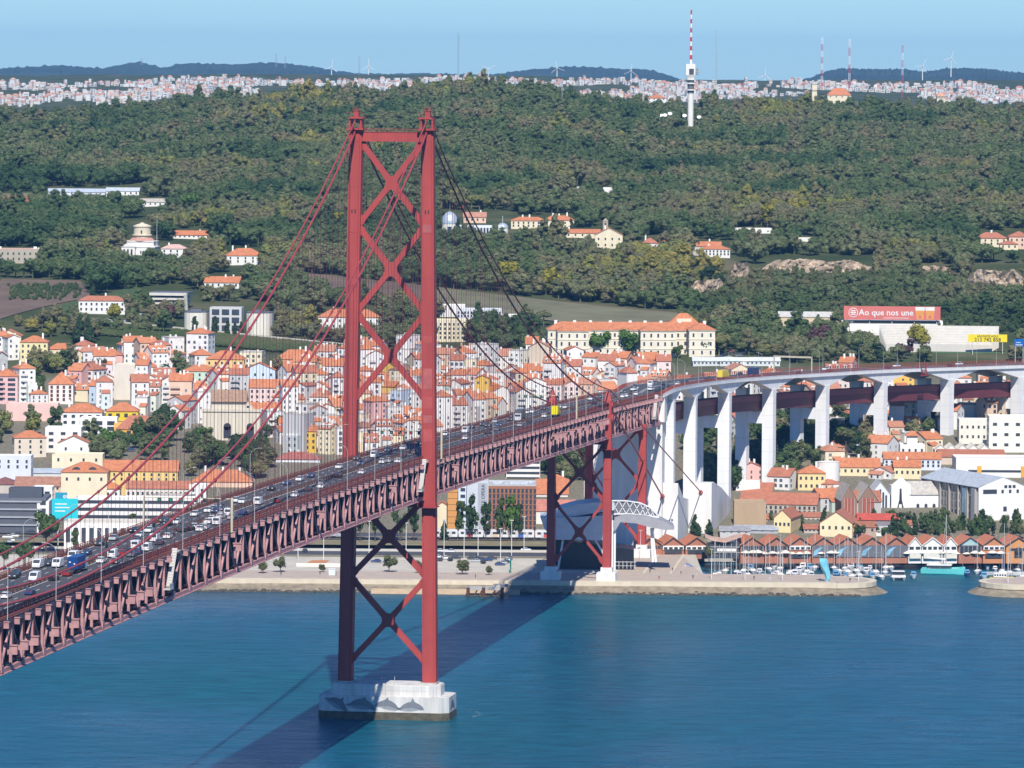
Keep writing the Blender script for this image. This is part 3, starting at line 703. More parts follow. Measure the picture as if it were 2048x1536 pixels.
for t in (0.0, -VWID + .1):
    m = MB()
    for z in (.5, .9, 1.35): vbar(m, t - .05, t + .05, z, z + .12)
    for i in range(int((len(VL) - 1) * 26)):
        p, d, r = vpt(i / 26); q = p + r * t; m.box(q.x, q.y, p.z - .1, .18, .22, 1.65, math.atan2(d.y, d.x))
    m.build('parapet_railing', 'rail_red', viaduct, kind='stuff')
m = MB()
for t in (-1.2, -VWID + 1.4, -VWID / 2 - .5, -VWID / 2 + .5): vbar(m, t - .1, t + .1, .004, .012)
m.build('lane_marking', 'white_paint', vroad, kind='stuff')
COLW = 5.3
for k in range(1, len(VL)):
    p, d, r = vpt(k); yaw = math.atan2(d.y, d.x) - PI / 2
    pil = bpy.data.objects.new('pillar', None); COL.objects.link(pil); pil.parent = viaduct
    for t in (-COLW / 2 - .3, -COLW / 2 - 13.2):
        q = p + r * t; gb = gz(q.x, q.y) - 3; m = MB(); hw = COLW / 2; hd = 1.9
        cx, cy = q.x, q.y; c, s = math.cos(yaw), math.sin(yaw)
        zs = [gb, p.z - 9.5, p.z - 5.8]; ws = [(hw, hd), (hw, hd), (hw, hd + .5)]
        for z, (a, b) in zip(zs, ws):
            for ex, ey in ((-a, -b), (a, -b), (a, b), (-a, b)): m.v.append((cx + ex * c - ey * s, cy + ex * s + ey * c, z))
        for j in range(2):
            for i in range(4): m.f.append((j * 4 + i, j * 4 + (i + 1) % 4, j * 4 + 4 + (i + 1) % 4, j * 4 + 4 + i))
        m.f += [(3, 2, 1, 0), (8, 9, 10, 11)]
        cl_ = m.build('column', 'viaduct_concrete', pil)
        mj = MB(); zz = gb + 6
        while zz < p.z - 9: mj.box(q.x, q.y, zz, COLW + .02, 2 * hd + .02, .06, yaw); zz += 5.5
        mj.build('pour_joint', 'concrete_grey', cl_, kind='stuff')
    q = p + r * (-COLW / 2 - 6.7); m = MB(); m.box(q.x, q.y, p.z - 21.5, 8.0, 3.2, 5.4, yaw); m.build('cross_beam', 'viaduct_concrete', pil)
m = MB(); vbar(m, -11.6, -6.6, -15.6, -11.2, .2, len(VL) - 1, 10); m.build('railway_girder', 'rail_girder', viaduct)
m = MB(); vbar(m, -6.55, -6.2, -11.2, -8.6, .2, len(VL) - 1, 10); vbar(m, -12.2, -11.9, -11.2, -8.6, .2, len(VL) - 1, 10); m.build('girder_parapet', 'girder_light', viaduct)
# red inspection cradle hung on the viaduct edge
p, d, r = vpt(6.55); c = thing('inspection_cradle', 'red inspection cradle hanging on the outer edge of the viaduct', 'cradle', p + r * .6, math.atan2(d.y, d.x))
m = MB()
for a in (-2, 2):
    m.beam((a, -.2, 2.2), (a, -.6, -3.2), .22, .22); m.beam((a + 1.5, -.5, -3.0), (a - .5, -.4, 1.0), .18, .18)
for z in (-3.1, -1.4, .4, 2.2): m.beam((-2.4, -.45, z), (2.4, -.45, z), .2, .2)
m.build('lattice_frame', 'red_deep', c); MB().box(0, -.5, -3.4, 5.4, 1.4, .3).build('platform', 'red_deep', c)
for k in range(15):
    u = .35 + k * .56; p, d, r = vpt(u); q = p + r * .1
    street_lamp((q.x, q.y, p.z), math.atan2(r.y, r.x), 'grey curved-arm street lamp on the near edge of the white viaduct', 'street lamps along the viaduct', .85)
    p, d, r = vpt(u + .25)
    if u < 8: q = p - r * (VWID - .1); street_lamp((q.x, q.y, p.z), math.atan2(-r.y, -r.x), 'grey curved-arm street lamp on the far edge of the white viaduct', 'street lamps along the viaduct', .85)
p, d, r = vpt(4.75); g = thing('sign_gantry', 'beige portal gantry over the viaduct road', 'gantry', p - r * 11, math.atan2(d.y, d.x) - PI / 2)
m = MB(); m.box(-9.5, 0, 0, .5, .5, 7.5); m.box(9.5, 0, 0, .5, .5, 7.5); m.box(0, 0, 7.0, 19.6, .5, .8); m.build('portal_frame', mat('gantry_beige'), g)
p, d, r = vpt(8.32); q = p - r * 18
g = thing('road_sign', 'blue motorway direction sign above the viaduct at the right edge', 'road sign', q, math.atan2(d.y, d.x) - PI / 2)
MB().box(0, 0, 8.2, 5.6, .25, 3.6).build('panel', mat('sign_blue', (.01, .16, .55), .5), g); MB().box(0, -.16, 8.9, 4.2, .05, .35).box(-.4, -.16, 9.9, 3.0, .05, .35).box(0, -.15, 8.35, 4.4, .04, .2).build('sign_bars', 'white_paint', g)
MB().box(-2.4, .1, 0, .3, .3, 8.3).box(2.4, .1, 0, .3, .3, 8.3).build('post', 'lamp_grey', g)
# anchorage wall (cross wall under the end of the truss) and the long anchorage blocks
anch = thing('anchorage_wall', 'huge white concrete anchorage wall where the red truss ends', 'anchorage', BO, -BA)
s0 = SCON + 4.6
MB().box(-4.5, s0 + 5, -2, 31.0, 9, 57.5).build('cross_wall', 'concrete_white', anch)
MB().side([(s0 - .6, 55.6), (s0 + 9, 55.6), (s0 + 9, 66.6), (s0 - .6, 66.6)], 7.6, 12.0).build('corner_column', 'concrete_white', anch)
MB().side([(s0 + 2, -2), (s0 + 75, -2), (s0 + 75, 17), (s0 + 22, 22.5), (s0 + 2, 30)], 11.1, 17.6).build('buttress', 'concrete_white', anch)
MB().box(15.2, s0 + 1.95, 14, .9, .1, .9).box(14.0, s0 + 1.95, 13.0, .7, .1, 1.6).box(15.0, s0 + 1.95, 12.2, .9, .1, .8).build('wall_marking', 'mural_grey', anch)
x0 = 668
for sd_, nm_ in ((1, 'white concrete anchorage block with sloping top right of the anchorage wall'), (-1, 'white concrete anchorage block half hidden behind the red frame tower')):
    a2 = thing('anchorage_block', nm_, 'anchorage', BO, -BA)
    lo_, hi_ = (17.6, 27.4) if sd_ > 0 else (-27.4, -17.6)
    MB().side([(x0, -4), (x0 + 80, -4), (x0 + 80, 14.5), (x0 + 40, 22.5), (x0 + 8, 27.4), (x0, 27.4)], lo_, hi_).build('block', 'concrete_white', a2)
    MB().cyl((sd_ * 22.8, x0 - .5, 23.6), (sd_ * 22.8, x0 + .4, 23.2), .9, n=10).build('cable_collar', 'red_deep', a2)
MB().cyl((11.35, s0 - 1.0, 24.8), (11.35, s0 + .4, 24.2), .9, n=10).build('cable_collar', 'red_deep', anch)
# ================================================================ BUILDINGS
WHITE, CREAM, PINK, YELLOW, GREYW, PBLUE, BEIGE, SAGE, REDW, PEACH = (.76, .74, .69), (.74, .65, .46), (.72, .43, .39), (.74, .47, .10), (.52, .52, .52), (.52, .62, .72), (.60, .50, .38), (.36, .52, .40), (.50, .10, .07), (.74, .52, .38)
ORANGE, RUST, BROWN, SLATE, METAL, FLATG = (.50, .185, .085), (.41, .155, .09), (.30, .15, .10), (.13, .14, .17), (.50, .55, .60), (.45, .43, .40)
EXC = []                     # photo boxes (x0, y0, x1, y1) that trees and plain houses keep clear of
def keep_clear(x0, y0, x1, y1): EXC.append((x0, y0, x1, y1))
def blocked(x, y): return any(a <= x <= c and b <= y <= d for a, b, c, d in EXC)
def pane_grid(mg, mf, w, d, h, rows, cols, ww=1.0, wh=1.45, faces='front', z_lo=1.2, side_cols=None, skip=0.0):
    def face(width, cnt, fn):
        for r in range(rows):
            zc = z_lo + (h - z_lo - .6) * (r + .5) / rows
            for c in range(cnt):
                a = -width / 2 + width * (c + .5) / cnt
                if skip and random.random() < skip: continue
                hh = min(wh, (h - z_lo) / rows * .66); wd = min(ww, width / cnt * .62); fn(a, zc, wd, hh)
    def front(y, sg):
        def f(a, z, wd, hh):
            mf.box(a, y + sg * .02, z - hh / 2 - .12, wd + .3, .06, hh + .24); mg.box(a, y + sg * .045, z - hh / 2, wd, .07, hh)
        return f
    def sidef(x, sg):
        def f(a, z, wd, hh):
            mf.box(x + sg * .02, a, z - hh / 2 - .12, .06, wd + .3, hh + .24); mg.box(x + sg * .045, a, z - hh / 2, .07, wd, hh)
        return f
    face(w, cols, front(-d / 2, -1))
    sc = side_cols if side_cols is not None else max(1, int(d / 4))
    if sc: face(d, sc, sidef(w / 2, 1)); face(d, sc, sidef(-w / 2, -1))
def roof_shape(kind, w, d, h, rh, oh=.4):
    m = MB(); a, b = w / 2 + oh, d / 2 + oh; t = .22
    if kind == 'hip':
        r = max(.0, abs(w - d) / 2)
        ridge = [(-r, 0), (r, 0)] if w >= d else [(0, -r), (0, r)]
        z0 = h; vs = [(-a, -b, z0), (a, -b, z0), (a, b, z0), (-a, b, z0), (*ridge[0], z0 + rh), (*ridge[1], z0 + rh)]
        fs = [(0, 1, 5, 4), (2, 3, 4, 5), (1, 2, 5), (3, 0, 4)] if w >= d else [(0, 1, 4), (1, 2, 5, 4), (2, 3, 5), (3, 0, 4, 5)]
        m.add(vs, fs + [(3, 2, 1, 0)])
        m.box(0, 0, h - t, 2 * a, 2 * b, t - .01)
    elif kind == 'gx':      # ridge along x
        e = rh * oh / b
        m.side([(-b, h - e), (0, h + rh), (b, h - e), (b, h - e + t), (0, h + rh + t), (-b, h - e + t)][::-1], -a, a)
    elif kind == 'gy':
        e = rh * oh / a
        m.plate([(-a, h - e), (0, h + rh), (a, h - e), (a, h - e + t), (0, h + rh + t), (-a, h - e + t)][::-1], -b, b)
    elif kind == 'shed':
        m.side([(-b, h), (b, h + rh), (b, h + rh + t), (-b, h + t)][::-1], -a, a)
    else:
        for x, y, sx, sy in ((0, -d / 2 + .12, w, .24), (0, d / 2 - .12, w, .24), (-w / 2 + .12, 0, .24, d - .5), (w / 2 - .12, 0, .24, d - .5)): m.box(x, y, h, sx, sy, .8)
        m.box(0, 0, h, w - .5, d - .5, .12)
    return m
def house(name, label, cat, base, w, d, h, yaw=0.0, roof='hip', rh=2.5, wall=WHITE, rc=ORANGE, rows=3, cols=3, group=None, chim=1, balc=0, found=5.0, wmat='wall', side_cols=None, ww=1.0, wh=1.45, trim=None, dorm=0, pane='glass_dark', skip=0.0, annex=False):
    e = thing(name, label, cat, base, yaw, group)
    m = MB(); m.box(0, 0, -found, w, d, h + found)
    if roof == 'gx': m.side([(-d / 2, h), (d / 2, h), (0, h + rh)], -w / 2, w / 2)
    if roof == 'gy': m.plate([(-w / 2, h), (w / 2, h), (0, h + rh)], -d / 2, d / 2)
    if roof == 'shed': m.side([(-d / 2, h), (d / 2, h), (d / 2, h + rh)], -w / 2, w / 2)
    m.build('wall', wmat, e, color=wall)
    rf = roof_shape(roof, w, d, h, rh).build('roof', 'tiles' if roof not in ('flat',) else 'matte', e, color=rc if roof != 'flat' else (rc if rc not in (ORANGE, RUST, BROWN) else wall))
    if rows and cols:
        mg, mf = MB(), MB(); pane_grid(mg, mf, w, d, h, rows, cols, ww, wh, side_cols=side_cols, skip=skip)
        if mg.v: mf.build('window_frame', 'wall', e, kind='stuff', color=trim or tuple(min(.8, c * 1.1) for c in wall)); mg.build('window', pane, e, kind='stuff')
    if chim:
        m = MB()
        for k in range(chim):
            x = (random.random() - .5) * w * .8; y = (random.random() - .3) * d * .5; m.box(x, y, h + .2, .9, .7, (rh if roof != 'flat' else .4) + random.uniform(.6, 1.6))
        m.build('chimney', 'wall', rf, color=tuple(min(.78, c * 1.05) for c in WHITE))
    if annex:
        aw, ad, ah = w * random.uniform(.35, .6), random.uniform(3, 5), h * random.uniform(.45, .75); ax = random.choice([-1, 1]) * (w - aw) / 2 * random.uniform(.3, 1); ay = -d / 2 - ad / 2 + .05
        an = MB().box(ax, ay, -found, aw, ad, ah + found).build('annexe', 'wall', e, color=tuple(min(.78, c * random.uniform(.9, 1.06)) for c in wall))
        if random.random() < .6: MB().side([(ay - ad / 2 - .3, ah), (ay + ad / 2, ah + 1.5), (ay + ad / 2, ah + 1.7), (ay - ad / 2 - .3, ah + .2)][::-1], ax - aw / 2 - .2, ax + aw / 2 + .2).build('annexe_roof', 'tiles', an, color=rc if roof != 'flat' else ORANGE)
        else: MB().box(ax, ay - ad / 2 + .1, ah, aw, .15, .9).build('terrace_parapet', 'wall', an, color=WHITE)
        mg = MB()
        for r_ in range(max(1, int(ah / 3))):
            for c_ in range(max(1, int(aw / 2.4))): mg.box(ax - aw / 2 + aw * (c_ + .5) / max(1, int(aw / 2.4)), ay - ad / 2 - .03, .9 + r_ * 2.9, .9, .08, 1.3)
        mg.build('annexe_window', 'glass_dark', an, kind='stuff')
    if balc:
        m = MB()
        for r in range(1, rows):
            z = 1.2 + (h - 1.8) * r / rows - .4; m.box(-w * .22, -d / 2 - .55, z, w * .42, 1.1, .16); m.box(-w * .22, -d / 2 - 1.06, z + .16, w * .42, .06, .85)
        m.build('balcony', 'wall', e, color=tuple(c * .85 for c in wall))
    if dorm:
        m = MB()
        for k in range(dorm):
            x = -w / 2 + w * (k + .5) / dorm; m.box(x, -d * .3, h - .1, 1.5, d * .28, 1.7); m.plate([(x - .95, h + 1.6), (x + .95, h + 1.6), (x, h + 2.3)], -d * .46, -d * .14)
        m.build('dormer', 'wall', rf, color=WHITE)
        m = MB()
        for k in range(dorm): x = -w / 2 + w * (k + .5) / dorm; m.box(x, -d * .44 - .05, h + .35, .8, .1, 1.0)
        m.build('dormer_window', 'glass_dark', rf, kind='stuff')
    return e
def bld(name, label, cat, x0, x1, ye, yb, depth=12.0, roof='hip', yr=None, yaw=0.0, clear=True, z=None, Y=None, **k):
    """a building whose front is x0..x1 wide, eaves at row ye and foot at row yb of the photograph's grid"""
    xc = (x0 + x1) / 2
    if Y is not None: p = atY(xc, yb, Y)
    elif z is not None: p = at(xc, yb, z)
    else: p = ground_at(xc, yb)
    sc = F / p.y; w = (x1 - x0) / sc; h = (yb - ye) / sc; rh = (ye - yr) / sc if yr else 2.0
    c = math.cos(R_(yaw)); w = (w - abs(math.sin(R_(yaw))) * depth) / c if yaw else w
    base = p + Vector((0, depth / 2, 0))
    if clear: keep_clear(x0 - 5, (yr or ye) - 4, x1 + 5, yb + (8 if yb < 300 else 26 if yb < 560 else 17))
    return house(name, label, cat, base, max(2, w), depth, h, R_(yaw), roof, rh, **k)
# ================================================================ LANDMARK BUILDINGS ON THE HILL
# observatory
p = ground_at(278, 512); sc = F / p.y; U = 1 / sc
keep_clear(238, 440, 318, 536)
ob = thing('observatory', 'white stepped observatory with round drum and dome among hillside trees', 'observatory', p + Vector((0, 10, 0)), R_(-8))
MB().box(0, 1, -4, 68 * U, 15, 4 + 17 * U).box(0, 1, 17 * U, 70 * U, 15.6, .5).build('wing', 'wall', ob, color=WHITE)
MB().box(2 * U, 3, 17 * U, 56 * U, 14, 11 * U).box(2 * U, 3, 28 * U, 59 * U, 15, .5).build('main_hall', 'wall', ob, color=WHITE)
MB().box(-18 * U, -8, -4, 28 * U, 4, 4 + 18 * U).plate([(-18 * U - 4.6, 18 * U), (-18 * U + 4.6, 18 * U), (-18 * U, 26 * U)], -10.4, -6).build('portico', 'wall', ob, color=WHITE)
m = MB()
for k in (-1, 0, 1): m.box(-18 * U + k * 2.3, -10.05, .4, 1.1, .12, 3.2); m.cyl((-18 * U + k * 2.3, -10.1, 3.6), (-18 * U + k * 2.3, -9.98, 3.6), .55, n=10)
m.build('portico_arch', 'glass_dark', ob)
m = MB()
for k in range(6): m.box((6 + k * 5) * U, -6.55, 4 * U, .8, .12, 1.8)
m.build('window', 'glass_dark', ob, kind='stuff')
MB().cyl((2 * U, 3, 28 * U + .5), (2 * U, 3, 36 * U), 27 * U, 19 * U, 24).build('tiled_skirt', 'tiles', ob, color=(.50, .27, .21))
MB().cyl((2 * U, 3, 34 * U), (2 * U, 3, 59 * U), 17 * U, n=24).cyl((2 * U, 3, 40 * U), (2 * U, 3, 42 * U), 20 * U, n=24).cyl((2 * U, 3, 57 * U), (2 * U, 3, 60 * U), 18.5 * U, n=24).build('drum', 'wall', ob, color=(.66, .58, .42))
MB().cyl((2 * U, 3, 60 * U), (2 * U, 3, 64 * U), 17 * U, 5 * U, 24).cyl((2 * U, 3, 64 * U), (2 * U, 3, 66 * U), 3 * U, n=10).build('dome', 'wall', ob, color=(.70, .62, .46))
MB().box(4 * U, 3 - 17 * U - .02, 44 * U, .9, .2, 2.0).build('drum_window', 'glass_dark', ob)
MB().cyl((34 * U, 0, 0), (34 * U, 0, 25), .15, .06, 5).build('mast', 'white_paint', ob)
B = bld
B('stone_house', 'grey stone mansion with chimneys on the wooded slope at left edge', 'house', -12, 88, 500, 527, 14, 'flat', wall=(.42, .38, .30), rc=(.5, .35, .28), rows=2, cols=9, chim=5)
B('long_house', 'long low white house with orange roof behind the observatory', 'house', 346, 420, 470, 478, 9, 'gx', 462, rows=1, cols=8, chim=1)
B('pavilion', 'small white pavilion beside the observatory', 'pavilion', 322, 374, 497, 516, 10, 'hip', 489, wall=WHITE, rc=(.62, .40, .33), rows=2, cols=4)
B('villa', 'white villa with orange hipped roof among trees left of the cables', 'villa', 447, 528, 511, 530, 14, 'hip', 497, rows=2, cols=5, chim=2, yaw=8)
B('villa', 'white gabled villa with orange roof below the woods left of tall tower', 'villa', 408, 484, 565, 577, 12, 'gx', 554, rows=1, cols=6, chim=2, yaw=-8)
B('long_house', 'long white house with red roof beside tall dark trees', 'house', 157, 250, 601, 628, 9, 'hip', 592, rows=2, cols=9, rc=RUST)
# inverted terrace building
p = ground_at(342, 618); U = p.y / F; keep_clear(300, 572, 388, 632)
t = thing('terraced_office', 'concrete office block with slanting white terraces under the woods', 'office', p + Vector((0, 8, 0)), R_(-10))
for k, (w_, z0) in enumerate(((60, 0), (66, 9), (72, 18), (76, 27))): MB().box(0, -k * .8, z0 * U - (4 if k == 0 else 0), w_ * U, 12 + k, 5.2 * U + (4 if k == 0 else 0)).build('terrace', 'wall', t, color=(.62, .59, .52))
MB().box(0, 1, 0, 62 * U, 10, 33 * U).build('glazing', 'glass_dark', t); MB().box(0, 0, 32 * U, 80 * U, 15, .5).build('roof_slab', 'matte', t, color=SLATE)
MB().side([(-7, -4), (-5, -4), (-8.5, 30 * U), (-10.5, 30 * U)], 33 * U, 39 * U).build('side_fin', 'wall', t, color=(.6, .57, .5))
# modern pavilions
p = ground_at(452, 668); U = p.y / F; keep_clear(355, 604, 550, 690)
t = thing('concrete_pavilion', 'modern concrete pavilion with gridded glass front and curved side halls', 'pavilion', p + Vector((0, 8, 0)), R_(-4))
MB().box(0, 0, -5, 64 * U, 12, 53 * U + 5).build('frame_block', 'wall', t, color=(.55, .54, .52))
m = MB()
for a in (-20, 0, 20):
    for z in (6, 22, 38): m.box(a * U, -6.1, z * U, 15 * U, .25, 11 * U)
m.build('window', 'glass_dark', t, kind='stuff')
for sx, w_ in ((-62, 46), (66, 52)):
    m = MB(); pts = [((sx + w_ / 2 * math.cos(a)) * U, -2 + 6 * math.sin(a)) for a in [PI + PI * k / 8 for k in range(9)]] + [((sx + w_ / 2) * U, 7), ((sx - w_ / 2) * U, 7)]
    m.prism(pts, -5, 42 * U); m.build('curved_hall', 'wall', t, color=(.72, .68, .58)); m = MB(); m.prism([(x * 1.0, y * 1.02) for x, y in pts], 42 * U, 44 * U); m.box(sx * U, 2, 44 * U, 22 * U, 4, 1.0); m.build('hall_roof', 'matte', t, color=SLATE)
for a, b, y0, y1, wl, rc, nm in ((96, 210, 384, 392, (.66, .68, .72), (.45, .50, .58), 'long low grey-roofed shed in the clearing at upper left'), (212, 278, 382, 392, WHITE, (.50, .55, .62), 'white low shed beside the grey-roofed shed at upper left'), (276, 335, 404, 413, WHITE, (.5, .45, .38), 'white low lodge in the woods above the observatory')):
    B('low_shed', nm, 'shed', a, b, y0, y1, 14, 'gx', y0 - 6, wall=wl, rc=rc, rows=1, cols=6, chim=0)
B('brick_shed', 'low brick shed at the sports ground at left edge', 'shed', 12, 68, 394, 404, 8, 'flat', wall=(.45, .17, .09), rows=1, cols=5, chim=0)
B('villa', 'white villa with orange hipped roof half hidden by the tall tower leg', 'villa', 636, 760, 634, 662, 14, 'hip', 619, rows=2, cols=10, chim=3)
B('flat_block', 'cream flat-roofed block behind the cables right of the tall tower', 'block', 868, 938, 642, 684, 12, 'flat', wall=CREAM, rows=4, cols=8, chim=0)
B('flat_block', 'long white low block by the brown field', 'block', 880, 930, 612, 634, 10, 'flat', wall=WHITE, rows=1, cols=3, chim=0)
B('flat_block', 'long grey-white low block with many windows below the brown field', 'block', 914, 1003, 620, 640, 10, 'flat', wall=(.62, .64, .66), rows=2, cols=14, chim=0)
B('flat_block', 'small white stepped block below the brown field', 'block', 1003, 1034, 632, 654, 10, 'flat', wall=WHITE, rows=2, cols=4, chim=0)
# palace-like college
p = ground_at(1262, 718); U = p.y / F; keep_clear(1088, 622, 1436, 738)
t = thing('college_palace', 'large cream three-storey college with orange hipped roofs and projecting wings', 'college', p + Vector((0, 16, 0)), R_(3))
def wing(cx, w_, dep, yo, h, rise, roof='hip'):
    MB().box(cx * U, yo, -6, w_ * U, dep, h * U + 6).box(cx * U, yo, h * U * .33, w_ * U + .5, dep + .5, .4).box(cx * U, yo, h * U * .66, w_ * U + .5, dep + .5, .4).box(cx * U, yo, h * U - .5, w_ * U + 1.0, dep + 1.0, .5).build('wing_wall', 'wall', t, color=(.74, .67, .53))
    o = roof_shape(roof, w_ * U, dep, h * U, rise * U, .6).build('roof', 'tiles', t, color=ORANGE); o.location = (cx * U, yo, 0)
    mg, mf = MB(), MB(); pane_grid(mg, mf, w_ * U, dep, h * U, 3, max(2, int(w_ / 14)), 1.0, 2.0)
    for q, nm, mt in ((mf, 'window_frame', 'wall'), (mg, 'window', 'glass_dark')):
        o = q.build(nm, mt, t, kind='stuff', color=(.8, .77, .7)); o.location = (cx * U, yo, 0)
wing(-4, 326, 13, 4, 56, 15); wing(-118, 62, 10, -5.5, 55, 12); wing(52, 70, 12, -6.5, 57, 12); wing(140, 52, 13, -7, 59, 13); wing(110, 62, 12, 12, 66, 22)
MB().box(110 * U, 10, 66 * U, 30 * U, 6, 3).build('roof_lantern', 'wall', t, color=CREAM)
m = MB()
for a in (-150, -112, -80, -40, 0, 30, 62, 100, 150): m.box(a * U, 4, 60 * U, 1.6, 1.2, 3.6)
m.build('chimney', 'wall', t, color=WHITE)
# palm house with domes
p = ground_at(955, 474); U = p.y / F; keep_clear(876, 420, 1030, 496)
t = thing('palm_house', 'white glasshouse with a tall silver dome and glazed gallery on the wooded hill', 'glasshouse', p + Vector((0, 8, 0)), 0)
mat('dome_silver', (.50, .56, .62), .35, .1, .4, metal=.3)
def dome(cx, rad, z0, drum, hh):
    m = MB(); m.cyl((cx * U, 0, -4), (cx * U, 0, (z0 + drum) * U), rad * U, n=16); m.build('drum', 'wall', t, color=(.76, .74, .66))
    m = MB(); prev = rad
    for k in range(6):
        a0, a1 = k / 6 * PI / 2, (k + 1) / 6 * PI / 2
        m.cyl((cx * U, 0, (z0 + drum + hh * math.sin(a0)) * U), (cx * U, 0, (z0 + drum + hh * math.sin(a1)) * U), rad * 1.06 * math.cos(a0) * U, max(.05, rad * 1.06 * math.cos(a1) * U), 16, False)
    m.build('dome', 'dome_silver', t, smooth=True); MB().cyl((cx * U, 0, (z0 + drum + hh) * U), (cx * U, 0, (z0 + drum + hh + 14) * U), .12, n=5).build('finial', 'white_paint', t)
dome(-56, 16, 6, 20, 24); dome(50, 11, 4, 14, 10); dome(-92, 9, 4, 14, 12)
MB().box(-2 * U, 0, -4, 100 * U, 8, 4 + 23 * U).build('gallery', 'wall', t, color=(.70, .73, .76)); m = MB()
for k in range(14): m.box((-42 + k * 6.2) * U, -4.05, 3 * U, 4 * U, .12, 15 * U)
m.build('glazing', 'glass_dark', t, kind='stuff'); MB().box(-56 * U, -16 * U - .1, 6 * U, 8 * U, .3, 14 * U).build('tall_window', 'glass_dark', t)
B('hill_house', 'brick-roofed house behind the glasshouse gallery', 'house', 927, 972, 434, 446, 10, 'gx', 425, wall=PEACH, rc=(.45, .22, .15), rows=1, cols=4)
B('hill_house', 'cream villa row with orange roofs right of the glasshouse', 'house', 1022, 1092, 441, 458, 10, 'hip', 434, wall=CREAM, rows=2, cols=7, chim=2)
B('hill_house', 'tall cream villa with orange roof right of the glasshouse', 'house', 1088, 1148, 440, 460, 10, 'hip', 431, wall=CREAM, rows=2, cols=5, chim=3)
B('chapel_house', 'cream house with long orange roof and pointed gable on wooded hill', 'house', 1130, 1200, 466, 476, 10, 'gx', 459, wall=CREAM, rows=1, cols=5)
t = B('chapel_house', 'cream house with stone bell tower and orange roof on wooded hill', 'house', 1190, 1245, 470, 500, 12, 'gy', 456, wall=CREAM, rc=(.5, .22, .13), rows=2, cols=4)
MB().box(-2, 3, 0, 3.2, 3.2, 17.5).add([(-3.8, 1.2, 17.5), (-.2, 1.2, 17.5), (-.2, 4.8, 17.5), (-3.8, 4.8, 17.5), (-2, 3, 19.2)], [(0, 1, 4), (1, 2, 4), (2, 3, 4), (3, 0, 4)]).build('bell_tower', 'wall', t, color=(.34, .29, .22)); MB().box(-2, 1.36, 14.3, 1.0, .15, 2.0).build('belfry_opening', 'glass_dark', t)
B('hill_house', 'white cottage with orange roof right of the bell tower', 'house', 1284, 1316, 486, 500, 9, 'hip', 476, rows=1, cols=3, rc=RUST)
B('hill_house', 'red-and-white cottage with orange roof near the cliff', 'house', 1316, 1346, 482, 494, 9, 'gx', 474, wall=(.62, .30, .24), rows=1, cols=3)
B('cliff_house', 'white house with orange roofs on top of the rock cliff', 'house', 1402, 1460, 498, 515, 11, 'hip', 491, rows=2, cols=8, chim=1)
B('cliff_house', 'grey-walled house with orange roof behind the cliff-top house', 'house', 1384, 1442, 492, 512, 9, 'gx', 484, wall=(.5, .47, .42), rows=1, cols=3)
B('flat_block', 'long white flat building in the woods above the cliff', 'block', 1464, 1544, 459, 467, 10, 'flat', wall=WHITE, rows=1, cols=5, chim=0)
B('flat_block', 'small white shed in the woods above the cliff', 'shed', 1596, 1626, 478, 484, 7, 'flat', wall=WHITE, rows=0, cols=0, chim=0)
B('hill_house', 'cream house with red hipped roof on the wooded hill at right edge', 'house', 1952, 2014, 476, 494, 12, 'hip', 465, wall=CREAM, rc=RUST, rows=2, cols=5, chim=2)
B('hill_house', 'pink house with red hipped roof at right edge on the wooded hill', 'house', 2018, 2060, 473, 498, 12, 'hip', 463, wall=PEACH, rc=RUST, rows=2, cols=4)
B('hill_house', 'small cream annexe with red roof below the pink house at right edge', 'house', 2000, 2036, 488, 500, 8, 'hip', 482, wall=CREAM, rc=RUST, rows=1, cols=3, chim=0, clear=False)
B('low_shed', 'long white low roof glimpsed in the forest behind the tall tower', 'shed', 731, 796, 204, 208, 8, 'flat', wall=WHITE, rows=0, cols=0, chim=0)
B('low_shed', 'white low building glimpsed in the forest right of the cables', 'shed', 1125, 1168, 376, 381, 8, 'flat', wall=(.6, .62, .62), rows=0, cols=0, chim=0)
B('low_shed', 'white walls of a ruin in the brown trees right of the cables', 'ruin', 1206, 1226, 377, 390, 6, 'flat', wall=WHITE, rows=0, cols=0, chim=0)
# stadium terraces and billboards on the right
B('beige_hall', 'beige hall with metal roof left of the large red billboard', 'hall', 1558, 1680, 634, 668, 16, 'gx', 625, wall=(.66, .52, .33), rc=(.55, .53, .48), rows=1, cols=10, chim=0)
p = ground_at(1786, 672); U = p.y / F; keep_clear(1684, 606, 1890, 700)
t = thing('stadium_stand', 'white concrete stadium stand below the large red billboard', 'stand', p + Vector((0, 10, 0)))
m = MB(); m.box(0, 6, -5, 205 * U, 10, 29 * U + 5)
for k in range(6): m.box(10 * U, -k * 1.1 + .4, -5, 190 * U, 1.1, (22 - 3.2 * k) * U + 5)
m.build('terrace', 'wall', t, color=(.74, .72, .66)); MB().box(8 * U, 1, 24 * U, 170 * U, .3, 4 * U).build('roof_edge', 'matte', t, color=(.05, .09, .06))
bb = thing('billboard', 'large red billboard with white slogan and two beer glasses', 'billboard', p + Vector((0, 9, 0)))
MB().box(0, 0, 31 * U, 194 * U, .6, 27 * U).build('panel', mat('billboard_red', (.60, .16, .13), .6, .08, .1), bb)
o = inst('lettering', text_mesh('Ao que nos une', 17 * U, bold=True), bb, (-12 * U, -.34, 45 * U), (PI / 2, 0, 0)); o.data.materials.append(MATS['white_paint'])
MB().box(8 * U, -.33, 34.2 * U, 52 * U, .04, .9 * U).build('small_lettering', 'white_paint', bb)
m = MB(); m.cyl((-78 * U, -.36, 45 * U), (-78 * U, -.31, 45 * U), 9.5 * U, n=24); m.build('round_badge', 'white_paint', bb)
